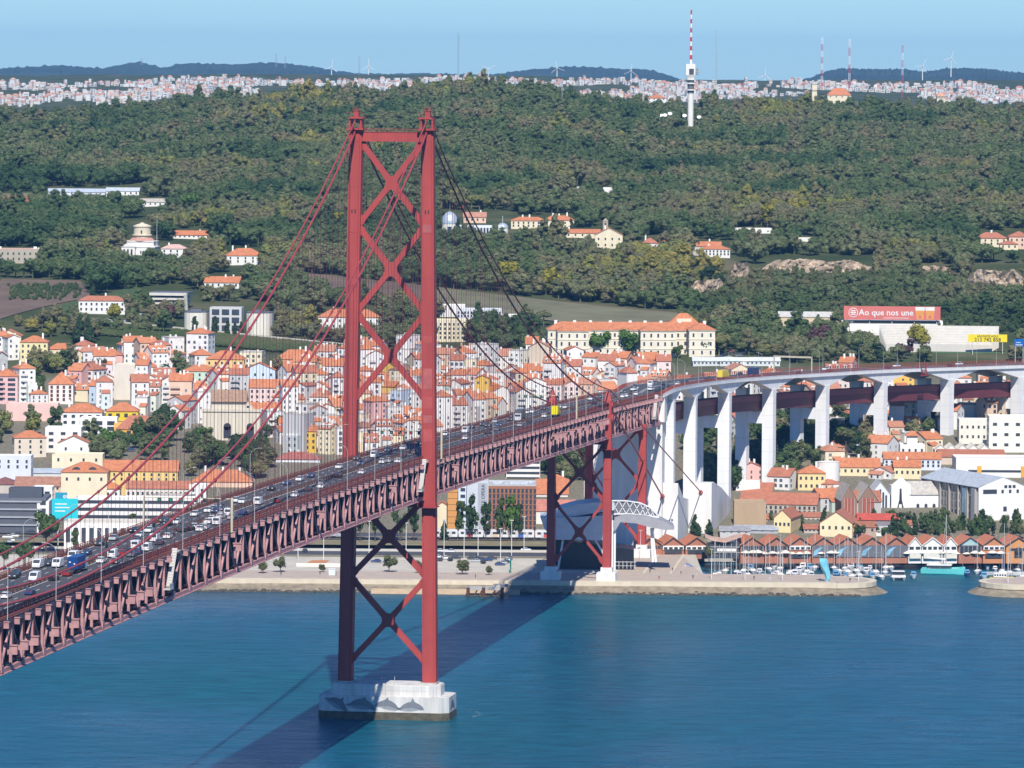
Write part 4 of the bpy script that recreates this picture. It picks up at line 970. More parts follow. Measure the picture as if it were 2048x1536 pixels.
m = MB(); m.cyl((-78 * U, -.39, 45 * U), (-78 * U, -.37, 45 * U), 8.2 * U, n=24); m.build('badge_disc', 'billboard_red', bb)
for z, w_ in ((48.5, 9), (45, 11), (41.5, 9)): MB().box(-78 * U, -.4, (z - 1) * U, w_ * U, .03, 2.2 * U).build('badge_bar', 'white_paint', bb)
for a in (56, 76):
    MB().plate([((a - 6.5) * U, 32 * U), ((a + 6.5) * U, 32 * U), ((a + 9) * U, 50 * U), ((a - 9) * U, 50 * U)], -.37, -.31).build('glass_print', mat('beer', (.70, .30, .07), .5), bb)
    MB().plate([((a - 9) * U, 50 * U), ((a + 9) * U, 50 * U), ((a + 9.5) * U, 57 * U), ((a - 9.5) * U, 57 * U)], -.375, -.31).build('foam_print', 'white_paint', bb)
    MB().cyl((a * U, -.39, 37 * U), (a * U, -.36, 37 * U), 3.6 * U, n=14).build('glass_badge', 'billboard_red', bb)
m = MB()
for a in (-90, -45, 0, 45, 90): m.box(a * U, 1.2, 0, .5, .5, 40 * U)
m.build('post', 'lamp_grey', bb)
p = ground_at(1900, 706); U = p.y / F; keep_clear(1750, 640, 2048, 722)
t = thing('stadium_stand', 'long stepped white terrace beside the yellow advertising board', 'stand', p + Vector((0, 8, 0)), R_(-4))
m = MB()
for k in range(8): m.box(-20 * U, 8 - k * 1.8, -5, (240 - 4 * k) * U, 1.8, (52 - 5 * k) * U + 5)
m.build('terrace', 'wall', t, color=(.60, .57, .51))
m = MB(); m.box(40 * U, -9, 0, 200 * U, .3, 3 * U); m.build('green_band', 'matte', t, color=(.08, .16, .07))
keep_clear(1925, 650, 2028, 740)
bb = thing('advertising_board', 'yellow advertising board with black telephone number', 'billboard', atY(1975, 702, p.y - 7))
MB().box(0, 0, 18 * U, 78 * U, .4, 15 * U).build('panel', mat('board_yellow', (.78, .62, .02), .6, .05), bb)
for tx, sz, zz in (('212 742 858', 10.5 * U, 22.2 * U), ('ANUNCIE AQUI', 6.0 * U, 29.4 * U)):
    o = inst('lettering', text_mesh(tx, sz, bold=True), bb, (0, -.24, zz), (PI / 2, 0, 0)); o.data.materials.append(MATS['black_steel'])
MB().box(-30 * U, .2, -2, .4, .4, 18 * U + 2).box(30 * U, .2, -2, .4, .4, 18 * U + 2).build('post', 'lamp_grey', bb)
for a, b in ((1386, 1440), (1440, 1500), (1500, 1560)): B('greenhouse', 'pale low greenhouse behind the viaduct road', 'greenhouse', a, b, 722, 732, 10, 'gx', 716, wall=(.6, .63, .62), rc=(.62, .66, .66), rows=1, cols=7, chim=0, pane='glass_dark', group='greenhouses')
# wall along the vineyard road
m = MB(); a, b = None, None
for k in range(30):
    x = 200 + 17 * k; y = 640 + .098 * (x - 200) + 4; q = ground_at(x, y)
    if a is not None: m.beam(a + Vector((0, 0, .6)), q + Vector((0, 0, .6)), .5, 1.7)
    a = q
tag(m.build('boundary_wall', 'wall', color=(.52, .48, .41)), 'long pale boundary wall above the green vineyard strip', 'wall')
# rock faces of the old quarry: irregular ledges
def cliff(label, pts, hgt):
    base = [ground_at(x, y) for x, y in pts]; m = MB(); N_ = 90; rows = 12
    for i in range(N_ + 1):
        u = i / N_ * (len(base) - 1); k = min(int(u), len(base) - 2); f = u - k; p = base[k].lerp(base[k + 1], f); hh = hgt * (.8 + .25 * noise.noise((p.x * .05, 1, 0))) * min(1, 4 * min(i, N_ - i) / N_ + .15)
        for j in range(rows):
            v = j / (rows - 1); dn = 4.5 * noise.noise((p.x * .11, v * 1.3, 3)) + 3.0 * noise.noise((p.x * .33, v * 3, 5)) + 1.4 * noise.noise((p.x * .9, v * 7, 8))
            m.v.append((p.x, p.y + v * 3.0 + dn, p.z - 1.5 + v * (hh + 1.5 + .9 * noise.noise((p.x * .3, 7, 0)))))
        m.v.append((p.x, p.y + 8, p.z - 1.0))
    r1 = rows + 1
    for i in range(N_):
        for j in range(rows): q = i * r1 + j; m.f.append((q, q + r1, q + r1 + 1, q + 1))
    xs_ = [x for x, _ in pts]; ys_ = [y for _, y in pts]; keep_clear(min(xs_), min(ys_) - hgt * 3.2, max(xs_), max(ys_) + 12)
    tag(m.build('rock_cliff', 'cliff'), label, 'cliff')
cliff('tan layered rock cliff in the middle of the wooded slope', [(1512, 548), (1560, 547), (1620, 546), (1690, 547), (1756, 544)], 10)
cliff('grey-tan rock cliff at the right edge of the slope', [(1930, 568), (1970, 576), (2010, 578), (2060, 572)], 13)
cliff('tan rock cliff below the cliff-top house', [(1372, 595), (1400, 592), (1430, 590), (1455, 582)], 11)
cliff('grey shaded rock face beside the cliff-top house', [(1456, 560), (1480, 562), (1506, 556)], 12)
cliff('broken tan rock ledge left of the right-hand cliff', [(1832, 548), (1870, 550), (1910, 548)], 6)
# ================================================================ LOWER TOWN, PLACED ONE BY ONE
B = bld
# lower left
t = B('dark_office', 'dark glazed office block with white end wall at left edge', 'office', -30, 92, 1000, 1062, 26, 'flat', yaw=0, z=7, wall=(.10, .11, .13), rc=SLATE, rows=0, cols=0, chim=0)
for k in range(4): MB().box(-1, -13.2, 2.2 + 3.3 * k, 24, .7, .7).build('pale_band', 'wall', t, color=(.34, .35, .37))
MB().box(11.5, -2, -3, 5.0, 22.5, 15.5).build('end_wall', 'wall', t, color=WHITE); m = MB()
for r in range(4):
    for c in range(1): m.box(11.5, -13.3, 1.5 + r * 3.2, 2.4, .2, 1.7)
m.build('window', 'glass_dark', t, kind='stuff'); MB().box(3, 4, 13.2, 14, 10, 4).build('penthouse', 'matte', t, color=(.08, .09, .11))
B('white_office', 'white office block with four window rows behind the dark office', 'office', 64, 104, 978, 1040, 12, 'flat', z=9, wall=WHITE, rows=5, cols=2, chim=0, ww=2.2)
t = B('terrace_block', 'long white block with ribbon windows behind the bridge at lower left', 'block', 150, 392, 1000, 1056, 14, 'flat', z=9, wall=WHITE, rows=0, cols=0, chim=0)
for k in range(4): MB().box(0, -7.05, 1.0 + k * 3.1, 49, .3, 1.25).build('ribbon_window', 'glass_dark', t)
B('white_warehouse', 'white warehouse with tall windows beside the bridge at lower left', 'warehouse', 128, 300, 1046, 1098, 12, 'flat', z=6.5, wall=WHITE, rc=(.55, .52, .46), rows=1, cols=11, chim=0, ww=1.8, wh=6)
cb = thing('cyan_billboard', 'turquoise rooftop billboard with white lettering at lower left', 'billboard', at(131, 1046, 14) + Vector((0, -3, 0))); U = cb.location.y / F
MB().box(0, 0, 8 * U, 52 * U, .5, 42 * U).build('panel', mat('cyan_panel', (.02, .52, .58), .6, .06), cb); MB().box(-8 * U, .2, 50 * U, 24 * U, .4, 12 * U).build('upper_panel', mat('cyan_deep', (.02, .28, .42), .6), cb)
for k, w_ in enumerate((24, 30, 20)): MB().box(-8 * U + (w_ - 24) * U / 2, -.28, (38 - 7 * k) * U, w_ * U, .05, 2.2 * U).build('lettering_line', 'white_paint', cb)
o = inst('lettering', text_mesh('eu', 14 * U, bold=True), cb, (2 * U, -.05, 55 * U), (PI / 2, 0, 0)); o.data.materials.append(MATS['white_paint'])
MB().box(-14 * U, .6, -9, .5, .5, 9 + 8 * U).box(14 * U, .6, -9, .5, .5, 9 + 8 * U).build('post', 'lamp_grey', cb)
t = B('yellow_barracks', 'long yellow building with two rows of dark windows and orange roof', 'barracks', 206, 355, 942, 968, 14, 'gx', 923, z=18, wall=(.76, .56, .22), rows=2, cols=10, chim=0, ww=.9, wh=1.3)
t = B('yellow_barracks', 'cream building with orange mansard roof and two arched dormer windows', 'barracks', 122, 214, 944, 975, 16, 'hip', 926, z=17.5, wall=CREAM, rows=1, cols=4, chim=0)
for a in (-3.6, 3.6): MB().cyl((a, -6.6, 6.8), (a, -4.2, 6.8), 2.1, n=18).build('arched_dormer', 'glass_dark', t)
B('tiled_shed', 'long brown-roofed shed at left edge', 'shed', 30, 132, 972, 984, 14, 'gx', 956, z=15, wall=(.6, .5, .38), rc=(.36, .18, .12), rows=1, cols=9, chim=0)
B('tiled_shed', 'dark red-roofed shed at left edge', 'shed', -20, 34, 968, 980, 14, 'hip', 956, z=15, wall=(.5, .45, .4), rc=(.22, .09, .08), rows=0, cols=0, chim=0)
B('tiled_house', 'small white house with orange roof in front of cream barracks', 'house', 134, 206, 968, 985, 10, 'gx', 957, z=13.5, rows=1, cols=3)
B('tiled_house', 'white house with orange hipped roof and tall chimney behind the turquoise billboard', 'house', 146, 190, 982, 1002, 9, 'hip', 970, z=11, rows=1, cols=3, chim=2)
B('tiled_house', 'white house with orange pyramid roof behind the turquoise billboard', 'house', 192, 240, 977, 1002, 9, 'hip', 963, z=11.5, rows=1, cols=3)
B('long_tiled_house', 'long house with dark red and orange tiled roof beside the near cable', 'house', 252, 385, 977, 1000, 11, 'gx', 964, z=12, wall=(.66, .62, .54), rc=RUST, rows=1, cols=14, chim=0)
t = B('grey_school', 'long grey school block slanting behind the bridge at lower left', 'school', 296, 388, 994, 1036, 12, 'flat', yaw=-18, z=8, wall=(.46, .42, .38), rows=3, cols=9, chim=0)
B('peach_house', 'peach house with long orange roof above the bridge railing', 'house', 384, 505, 963, 995, 14, 'hip', 941, z=10, wall=PEACH, rows=1, cols=8, chim=3)
B('white_tower_house', 'narrow white house beside the peach house', 'house', 378, 412, 972, 1015, 8, 'flat', z=9, wall=WHITE, rows=3, cols=2, chim=0)
B('grey_house', 'white house with grey ribbon windows at left edge', 'house', -10, 62, 915, 944, 12, 'flat', z=21, wall=(.64, .66, .70), rows=2, cols=4, chim=0)
B('cream_workshop', 'cream workshop with glass roofs behind the barracks', 'workshop', 104, 205, 912, 930, 14, 'flat', z=22, wall=CREAM, rows=1, cols=4, chim=0)
B('glass_shed', 'low shed with jumbled metal roofs at left', 'shed', 40, 124, 946, 958, 18, 'gx', 940, z=17, wall=(.6, .6, .58), rc=(.45, .5, .55), rows=0, cols=0, chim=0)
B('beige_villa', 'beige villa with stair tower and orange roof at left', 'villa', 20, 92, 875, 915, 12, 'hip', 862, wall=(.66, .57, .45), rows=3, cols=3, chim=0, yaw=10)
B('white_villa', 'white modern villa with flat terraces at left', 'villa', 90, 162, 858, 905, 12, 'flat', wall=WHITE, rows=3, cols=3, chim=0, ww=2.2)
B('white_villa', 'white gabled cottage with orange roof and tall chimney at left', 'villa', 116, 178, 886, 912, 10, 'gy', 872, rows=1, cols=2, chim=1)
B('orange_villa', 'orange villa with red roof and wide balcony left of the cables', 'villa', 232, 318, 858, 875, 12, 'hip', 832, wall=(.78, .42, .06), rc=RUST, rows=1, cols=5, chim=0, ww=2.0, wh=1.8)
B('orange_villa', 'orange lower wing of the villa left of the cables', 'villa', 228, 275, 850, 872, 9, 'flat', wall=(.78, .45, .10), rows=1, cols=2, chim=0, clear=False)
B('yellow_villa', 'yellow villa with orange pyramid roof left of the cables', 'villa', 212, 276, 822, 842, 12, 'hip', 806, wall=(.70, .52, .03), rows=1, cols=4, chim=1, ww=1.8, wh=1.9)
B('white_villa', 'white villa with broad red hipped roof left of the cables', 'villa', 122, 204, 824, 856, 14, 'hip', 808, rows=2, cols=5, chim=1, ww=1.7)
B('glass_house', 'white modern block with big greenish window left of the cables', 'block', 160, 234, 838, 868, 9, 'flat', wall=WHITE, rows=2, cols=3, chim=0, ww=4.5, wh=3)
B('pink_block', 'low pink long building among trees at left edge', 'block', 12, 116, 810, 842, 10, 'flat', wall=(.74, .50, .44), rows=0, cols=0, chim=0)
B('pink_tower_block', 'pink apartment block with dark balconies at left edge', 'apartments', -14, 35, 752, 808, 14, 'hip', 738, wall=(.72, .46, .44), rows=5, cols=2, chim=1, balc=1, ww=4.0)
B('apartments', 'white apartment house with red tiled mansard floor at left', 'apartments', 97, 146, 768, 808, 12, 'hip', 744, rows=4, cols=4, chim=1, trim=(.5, .2, .15))
B('apartments', 'tall cream blank-walled apartment block left of the cables', 'apartments', 228, 284, 732, 800, 12, 'flat', wall=(.66, .60, .50), rows=0, cols=0, chim=1)
B('apartments', 'yellow apartment house with orange roof behind trees at upper left', 'apartments', 40, 95, 684, 724, 12, 'hip', 672, wall=(.76, .66, .36), rows=3, cols=5, chim=1)
B('apartments', 'yellow low wing with orange roof behind trees at upper left', 'apartments', 94, 148, 698, 716, 10, 'hip', 687, wall=CREAM, rows=1, cols=4, chim=0)
B('apartments', 'cream blank gable apartment house at upper left edge', 'apartments', -8, 42, 672, 704, 12, 'gy', 660, wall=CREAM, rows=0, cols=0)
B('apartments', 'white and green apartment house with orange roof near the cables', 'apartments', 366, 432, 742, 790, 12, 'hip', 730, wall=(.52, .64, .52), rows=4, cols=5, chim=1)
B('apartments', 'orange-walled apartment house with broad orange roof near the cables', 'apartments', 412, 488, 718, 760, 14, 'hip', 702, wall=(.74, .52, .22), rows=3, cols=6, balc=1, chim=1)
B('apartments', 'blue-white house with stepped gable behind the cables', 'apartments', 486, 550, 740, 775, 10, 'gy', 726, wall=(.58, .68, .80), rows=2, cols=4, chim=2)
B('apartments', 'yellow-sided apartment house with orange roof left of tall tower', 'apartments', 552, 640, 718, 762, 12, 'hip', 700, wall=(.74, .58, .28), rows=3, cols=6, chim=2, balc=1)
B('apartments', 'pink apartment house with rows of windows left of tall tower', 'apartments', 498, 575, 775, 815, 12, 'gx', 760, wall=(.74, .56, .52), rows=3, cols=7, chim=1)
B('red_house', 'red-walled house with orange roof beside the church', 'house', 486, 560, 826, 850, 12, 'gx', 806, wall=(.55, .13, .09), rows=1, cols=4, dorm=3)
B('yellow_house', 'bright yellow house with orange roof left of tall tower', 'house', 598, 632, 862, 906, 10, 'gx', 852, wall=(.80, .50, .05), rows=3, cols=3)
B('yellow_house', 'bright yellow taller house with blank wall left of tall tower', 'house', 592, 626, 852, 890, 9, 'gx', 844, wall=(.80, .56, .10), rows=0, cols=0, chim=0)
B('long_house', 'white corner house with dark red roof above the bridge railing', 'house', 552, 640, 918, 945, 12, 'hip', 905, wall=(.72, .74, .78), rc=(.36, .12, .09), rows=1, cols=8, chim=2, z=16)
# church
p = ground_at(462, 882); U = p.y / F; keep_clear(402, 808, 524, 918)
t = thing('church', 'cream stone church front with two tall arched windows', 'church', p + Vector((0, 9, 0)))
STONE = (.60, .54, .43)
MB().box(0, 0, -4, 116 * U, 14, 60 * U + 4).box(0, -7.1, 58 * U, 120 * U, .9, 1.2).box(-6 * U, 2, 60 * U, 70 * U, 10, 18 * U).build('wall', 'wall', t, color=STONE)
m = MB()
for a in (-54, -30, 4, 26, 54): m.box(a * U, -7.2, -2, 6 * U, .7, 60 * U)
m.build('pilaster', 'wall', t, color=(.66, .60, .49))
for a in (-8, 38): MB().box(a * U, -7.1, 6 * U, 15 * U, .4, 22 * U).cyl((a * U, -7.3, 28 * U), (a * U, -6.9, 28 * U), 7.5 * U, n=20).build('arched_window', 'glass_dark', t)
MB().plate([(20 * U, 60 * U), (46 * U, 60 * U), (42 * U, 68 * U), (33 * U, 78 * U), (24 * U, 68 * U)], -7, -5.8).build('bell_gable', 'wall', t, color=STONE); MB().cyl((33 * U, -7.05, 68 * U), (33 * U, -6.9, 68 * U), 2.6 * U, n=14).build('oculus', 'glass_dark', t)
roof_shape('gx', 70 * U, 12, 78 * U, 5, .3).build('roof', 'tiles', t, color=(.33, .21, .14)).location = (-6 * U, 2, 0)
# hotel and neighbours under the deck
t = B('brick_hotel', 'brown-red hotel with grid of narrow windows beside grey stair tower', 'hotel', 975, 1072, 972, 1072, 24, 'flat', z=6, wall=(.33, .15, .09), rc=(.45, .46, .48), rows=0, cols=0, chim=0)
mg = []
wm = MB().box(0, 0, 0, .95, .16, 1.75).mesh('window'); wm.materials.append(MATS['glass_dark'])
for r in range(8):
    for c in range(12): inst('window', wm, t, (-9.3 + c * 1.72, -12.05, 2.4 + r * 2.25))
m = MB()
for r in range(9): m.box(0, -12.06, 1.75 + r * 2.25, 20.3, .08, .12)
m.build('string_course', 'wall', t, color=(.24, .11, .07)); m = MB()
for k in range(16): m.box(-8 + random.random() * 16, -8 + random.random() * 16, 20.9, 1.6, 1.2, 1.2)
m.build('roof_plant', 'matte', t, kind='stuff', color=METAL)
t = B('grey_stair_tower', 'tall pale grey hotel tower with dark vertical lettering', 'hotel', 933, 976, 962, 1072, 14, 'flat', z=6, wall=(.55, .58, .62), rc=(.5, .52, .55), rows=0, cols=0, chim=0)
MB().box(2.2, -7.05, 0, 4.2, .1, 22.4).build('grey_panel', 'wall', t, color=(.40, .42, .46)); o = inst('lettering', text_mesh('GALE OPERA', 2.0), t, (2.4, -7.14, 16.0), (PI / 2, -PI / 2, 0)); o.data.materials.append(MATS['black_steel'])
t = B('orange_block', 'orange panelled narrow block beside the grey hotel tower', 'hotel', 895, 918, 966, 1068, 14, 'flat', z=6, wall=(.62, .30, .09), rc=(.5, .3, .15), rows=0, cols=0, chim=0)
m = MB()
for k in range(8): m.box(0, -7.03, 2 + k * 2.6, 4.8, .06, .12)
m.build('panel_joint', 'black_steel', t)
B('glass_link', 'pale blue glazed link between hotel towers', 'hotel', 916, 934, 970, 1070, 12, 'flat', z=6, wall=(.60, .66, .72), rows=7, cols=1, chim=0, ww=2)
t = B('white_office', 'white office with stacked ribbon floors under the bridge truss', 'office', 1012, 1080, 922, 962, 14, 'flat', z=16, wall=WHITE, rows=0, cols=0, chim=0)
for k in range(4): MB().box(0, -7.05, .8 + k * 2.4, 15, .3, 1.0).build('ribbon_window', 'glass_dark', t)
B('white_shed', 'white shed behind the tall tower leg below the deck', 'shed', 872, 896, 1012, 1060, 10, 'gy', 1004, z=7, wall=CREAM, rows=0, cols=0, chim=0)
B('tiled_warehouse', 'large orange-roofed warehouse between hotel and red frame tower', 'warehouse', 1072, 1136, 988, 1002, 22, 'gx', 962, z=11, wall=WHITE, rc=ORANGE, rows=0, cols=0, chim=0)
B('tiled_warehouse', 'lower pinkish-roofed warehouse between hotel and red frame tower', 'warehouse', 1072, 1150, 1022, 1045, 18, 'gx', 1003, z=8, wall=WHITE, rc=(.5, .2, .15), rows=0, cols=0, chim=0)
B('yellow_shed', 'small yellow-eaved house behind the red frame tower', 'house', 1090, 1138, 962, 980, 10, 'hip', 950, z=14, wall=(.74, .55, .25), rows=1, cols=4)
# right: below the viaduct
B('yellow_house', 'yellow house with orange roof beside two white tanks', 'house', 1596, 1650, 946, 985, 11, 'hip', 932, z=14, wall=(.76, .60, .30), rows=2, cols=5)
B('tiled_row', 'row of cream houses with orange roofs behind the white tanks', 'house', 1672, 1760, 934, 952, 11, 'gx', 918, wall=(.76, .64, .40), rows=1, cols=7, chim=3)
B('tiled_row', 'cream houses with orange roofs left of the long grey factory', 'house', 1788, 1842, 934, 958, 10, 'gx', 922, wall=(.76, .64, .40), rows=1, cols=5, chim=2)
B('long_tiled_house', 'long pale blue house with orange roof and curved white gable', 'house', 1768, 1882, 918, 940, 11, 'gx', 906, wall=(.64, .68, .78), rows=2, cols=11, chim=1)
B('long_tiled_house', 'wide rust-roofed hall behind the grey factory', 'hall', 1878, 2010, 914, 930, 20, 'gx', 902, wall=(.6, .5, .4), rc=RUST, rows=0, cols=0, chim=0)
t = B('white_tower_house', 'white turreted house with red pyramid roof below the viaduct', 'house', 1800, 1850, 892, 912, 10, 'flat', wall=WHITE, rows=1, cols=4, chim=0)
MB().box(0, -1, 4, 5.0, 4.5, 5.5).build('turret', 'wall', t, color=WHITE); roof_shape('hip', 5.6, 5.2, 9.5, 2.2, .6).build('turret_roof', 'tiles', t, color=ORANGE).location = (0, -1, 0)
for k in range(5): B('sawtooth_shed', 'white gabled sawtooth shed below the viaduct at right', 'shed', 1870 + k * 22, 1892 + k * 22, 898, 910, 14, 'gy', 889, wall=WHITE, rc=(.72, .68, .58), rows=0, cols=0, chim=0, group='sawtooth sheds')
B('flat_block', 'white flat block with window pairs below the viaduct at right', 'block', 1918, 1985, 842, 888, 12, 'flat', wall=(.74, .71, .62), rows=2, cols=6, chim=0)
B('flat_block', 'larger cream flat block at right edge below the viaduct', 'block', 1978, 2070, 836, 905, 14, 'flat', wall=(.76, .74, .64), rows=3, cols=4, chim=0, ww=2.0)
t = B('white_low_hall', 'long white flat hall with orange bays at right edge', 'hall', 1912, 2075, 920, 955, 24, 'flat', wall=WHITE, rows=0, cols=0, chim=0)
MB().box(2, -12.05, 2.4, 30, .2, 1.0).build('ribbon_window', 'glass_dark', t); MB().box(-8, -12.1, .2, 2, .2, 5).box(12, -12.1, .2, 2, .2, 5).build('orange_bay', 'wall', t, color=(.7, .36, .05))
for x, r_ in ((1633, 4.5), (1657, 5.2)):
    q = ground_at(x, 978); U = q.y / F
    t = thing('storage_tank', 'large white storage tank under the viaduct' if r_ > 5 else 'smaller white storage tank under the viaduct', 'tank', q + Vector((0, 4, 0)))
    zt = 12.0 if r_ > 5 else 9.0
    MB().cyl((0, 0, 3.5), (0, 0, zt), r_, n=28).build('shell', 'wall', t, color=WHITE, smooth=False); MB().cyl((0, 0, zt), (0, 0, zt + .5), r_ + .12, r_ * .2, 28).build('lid', 'wall', t, color=WHITE)
    m = MB()
    for k in range(6): m.cyl((r_ * .8 * math.cos(k), r_ * .8 * math.sin(k), -3), (r_ * .8 * math.cos(k), r_ * .8 * math.sin(k), 3.6), .2, n=6)
    m.build('leg', 'lamp_grey', t)
# old factory
p = at(1935, 1040, 8); U = p.y / F; keep_clear(1832, 930, 2048, 1060)
t = thing('old_factory', 'long grey-roofed old factory with many windows and painted white gable end', 'factory', p + Vector((4, 22, 0)), R_(20))
MB().box(0, 0, -4, 22, 60, 19).build('long_wall', 'wall', t, color=(.36, .33, .29)); m = MB(); mf = MB()
for r in range(4):
    for c in range(16): m.box(-11.06, -28 + c * 3.6, 1.6 + r * 3.5, .12, 1.6, 2.2); mf.box(-11.02, -28 + c * 3.6, 1.4 + r * 3.5, .1, 2.0, 2.6)
mf.build('window_frame', 'wall', t, kind='stuff', color=(.48, .45, .40)); m.build('window', 'glass_dark', t, kind='stuff')
m = MB()
for c in range(7): m.box(-11.4, -29 + c * 9.6, -3, .9, .5, 18)
m.build('buttress', 'wall', t, color=(.40, .37, .33))
roof_shape('gy', 23, 61, 15, 4.2, .5).build('roof', 'tiles', t, color=(.42, .46, .50))
MB().box(0, -30.5, -4, 22.6, .8, 18.8).plate([(-11.3, 14.8), (11.3, 14.8), (0, 19.4)], -30.9, -30.1).build('gable_end', 'wall', t, color=(.78, .77, .74))
m = MB(); m.box(-6, -31.0, 12.2, 6.5, .2, 1.8)
for a in (1.5, 3.5, 5.5): m.box(a, -31.0, 14.6, 1.3, .2, 1.2)
for a in (0, 3.6, 7.2): m.box(a, -31.0, 12.4, 1.1, .2, 1.4)
m.box(1.2, -31.0, 4.5, 1.6, .2, 2.0); m.build('gable_window', 'glass_dark', t)
MB().box(-11.3, -16, -3, .8, 4.0, 17).build('mural_panel', mat('mural_multi', (.28, .40, .45), .8, .6, .25), t); MB().box(-11.8, -27, -3, 1.2, 4.0, 17.2).build('scaffold_net', 'wall', t, color=(.40, .39, .38))
# white gabled church hall with mural and brick gables
p = at(1820, 1030, 8); U = p.y / F; keep_clear(1668, 958, 1898, 1052)
t = thing('painted_hall', 'white hall with stepped gable and black figure mural beside brick gables', 'hall', p + Vector((0, 8, 0)), R_(6))
MB().box(8.0, 0, -4, 17, 12, 13.0).build('side_wall', 'wall', t, color=(.76, .77, .80)); roof_shape('gx', 17, 12, 9, 5.2, .4).build('roof', 'tiles', t, color=(.45, .42, .37)).location = (8.0, 0, 0)
MB().box(-4.6, -3.2, -4, 8.6, 6, 17).plate([(-8.9, 13), (-.3, 13), (-4.6, 16.6)], -6.2, -5.4).build('front_gable', 'wall', t, color=(.78, .78, .78))
MB().plate([(-7.2, -1), (-2.4, -1), (-4.2, 6.5), (-4.4, 11.5), (-5.2, 11.5), (-5.4, 6.5)], -6.3, -6.2).build('figure_mural', 'black_steel', t); MB().plate([(-5.9, .6), (-3.9, .6), (-4.3, 4.6), (-5.4, 4.6)], -6.36, -6.3).build('mural_face', 'white_paint', t)
m = MB()
for a in (3.0, 6.6, 10.2, 13.8): m.box(a, -6.05, 1.2, 1.3, .15, 3.0); m.cyl((a, -6.12, 4.2), (a, -5.98, 4.2), .65, n=12)
m.build('arched_window', 'glass_dark', t)
MB().box(-13.8, -1, -4, 8.6, 10, 13).plate([(-18.1, 9), (-9.5, 9), (-13.8, 14.6)], -6, 4).build('glazed_gable', 'wall', t, color=(.70, .72, .76)); m = MB()
for a in range(5): m.box(-16.4 + a * 1.3, -6.06, 1.5, .8, .12, 6.5 + 3.2 * (1 - abs(a - 2) / 2.4))
m.build('tall_window', 'glass_dark', t)
roof_shape('gy', 8.8, 12, 9, 5.6, .4).build('gable_roof', 'tiles', t, color=(.5, .5, .5)).location = (-13.8, 0, 0)
for a, b, nm in ((1674, 1714, 'left'), (1708, 1756, 'right')):
    t = B('brick_gable_hall', 'brick hall with pointed gable and metal roof, ' + nm + ' of the pair', 'hall', a, b, 1000, 1040, 26, 'gy', 971, z=8, wall=(.27, .17, .12), rc=(.46, .42, .36), rows=0, cols=0, chim=0, yaw=4)
    ww_ = (b - a) * 2560 / F; m = MB(); m.box(0, -13.1, 1, ww_ * .5, .2, 8.5); m.build('brick_infill', 'wall', t, color=(.34, .10, .06)); m = MB()
    for k in range(4): m.box(-ww_ * .25 + ww_ * .17 * k, -13.25, 1, .18, .12, 8.5)
    m.build('mullion', 'lamp_grey', t)
B('yellow_gable_house', 'yellow gabled house with orange roof behind the dock row', 'house', 1548, 1606, 1036, 1064, 22, 'gy', 1020, z=6.5, yaw=-14, wall=(.78, .62, .34), rc=RUST, rows=1, cols=4, chim=0)
B('yellow_gable_house', 'larger cream gabled house with orange roof behind the dock row', 'house', 1640, 1722, 1046, 1068, 22, 'gy', 1024, z=6.5, yaw=-10, wall=(.78, .66, .42), rc=RUST, rows=1, cols=5, chim=0)
B('long_tiled_house', 'very long rust-roofed stone warehouse slanting behind the anchorage block', 'warehouse', 1480, 1645, 1008, 1034, 16, 'gx', 988, z=8, yaw=-10, wall=(.45, .40, .32), rc=RUST, rows=2, cols=16, chim=0)
B('long_tiled_house', 'rust-roofed warehouse with white gable behind the anchorage block', 'warehouse', 1470, 1558, 988, 1004, 18, 'gx', 968, z=10, yaw=-12, wall=(.6, .55, .47), rc=RUST, rows=0, cols=0, chim=0)
B('tan_wall_house', 'tan blank-walled hall right of the anchorage block', 'hall', 1468, 1532, 1006, 1050, 12, 'flat', z=7.5, wall=(.42, .31, .20), rows=0, cols=0, chim=0)
B('grey_lean_to', 'grey lean-to with red roof strip behind the dock row', 'hall', 1712, 1762, 1004, 1040, 14, 'shed', 986, z=8, wall=(.48, .46, .44), rc=RUST, rows=0, cols=0, chim=0)
B('red_canopy_house', 'red canopy pavilion behind the dock row', 'pavilion', 1716, 1800, 1040, 1062, 14, 'gx', 1030, z=6.5, wall=(.24, .22, .24), rc=(.50, .09, .06), rows=0, cols=0, chim=0)
B('low_tiled_house', 'low brown-roofed house with pink awning behind the dock row', 'house', 1678, 1752, 1054, 1068, 12, 'gx', 1045, z=6.5, wall=(.45, .33, .26), rc=(.35, .14, .08), rows=1, cols=5, chim=0)
B('white_small_house', 'small white house behind the anchorage block', 'house', 1412, 1448, 944, 966, 9, 'flat', wall=(.72, .68, .62), rows=1, cols=3, chim=0)
B('white_small_house', 'low white wall house between viaduct pillars', 'house', 1472, 1520, 966, 982, 8, 'flat', wall=WHITE, rows=0, cols=0, chim=0)
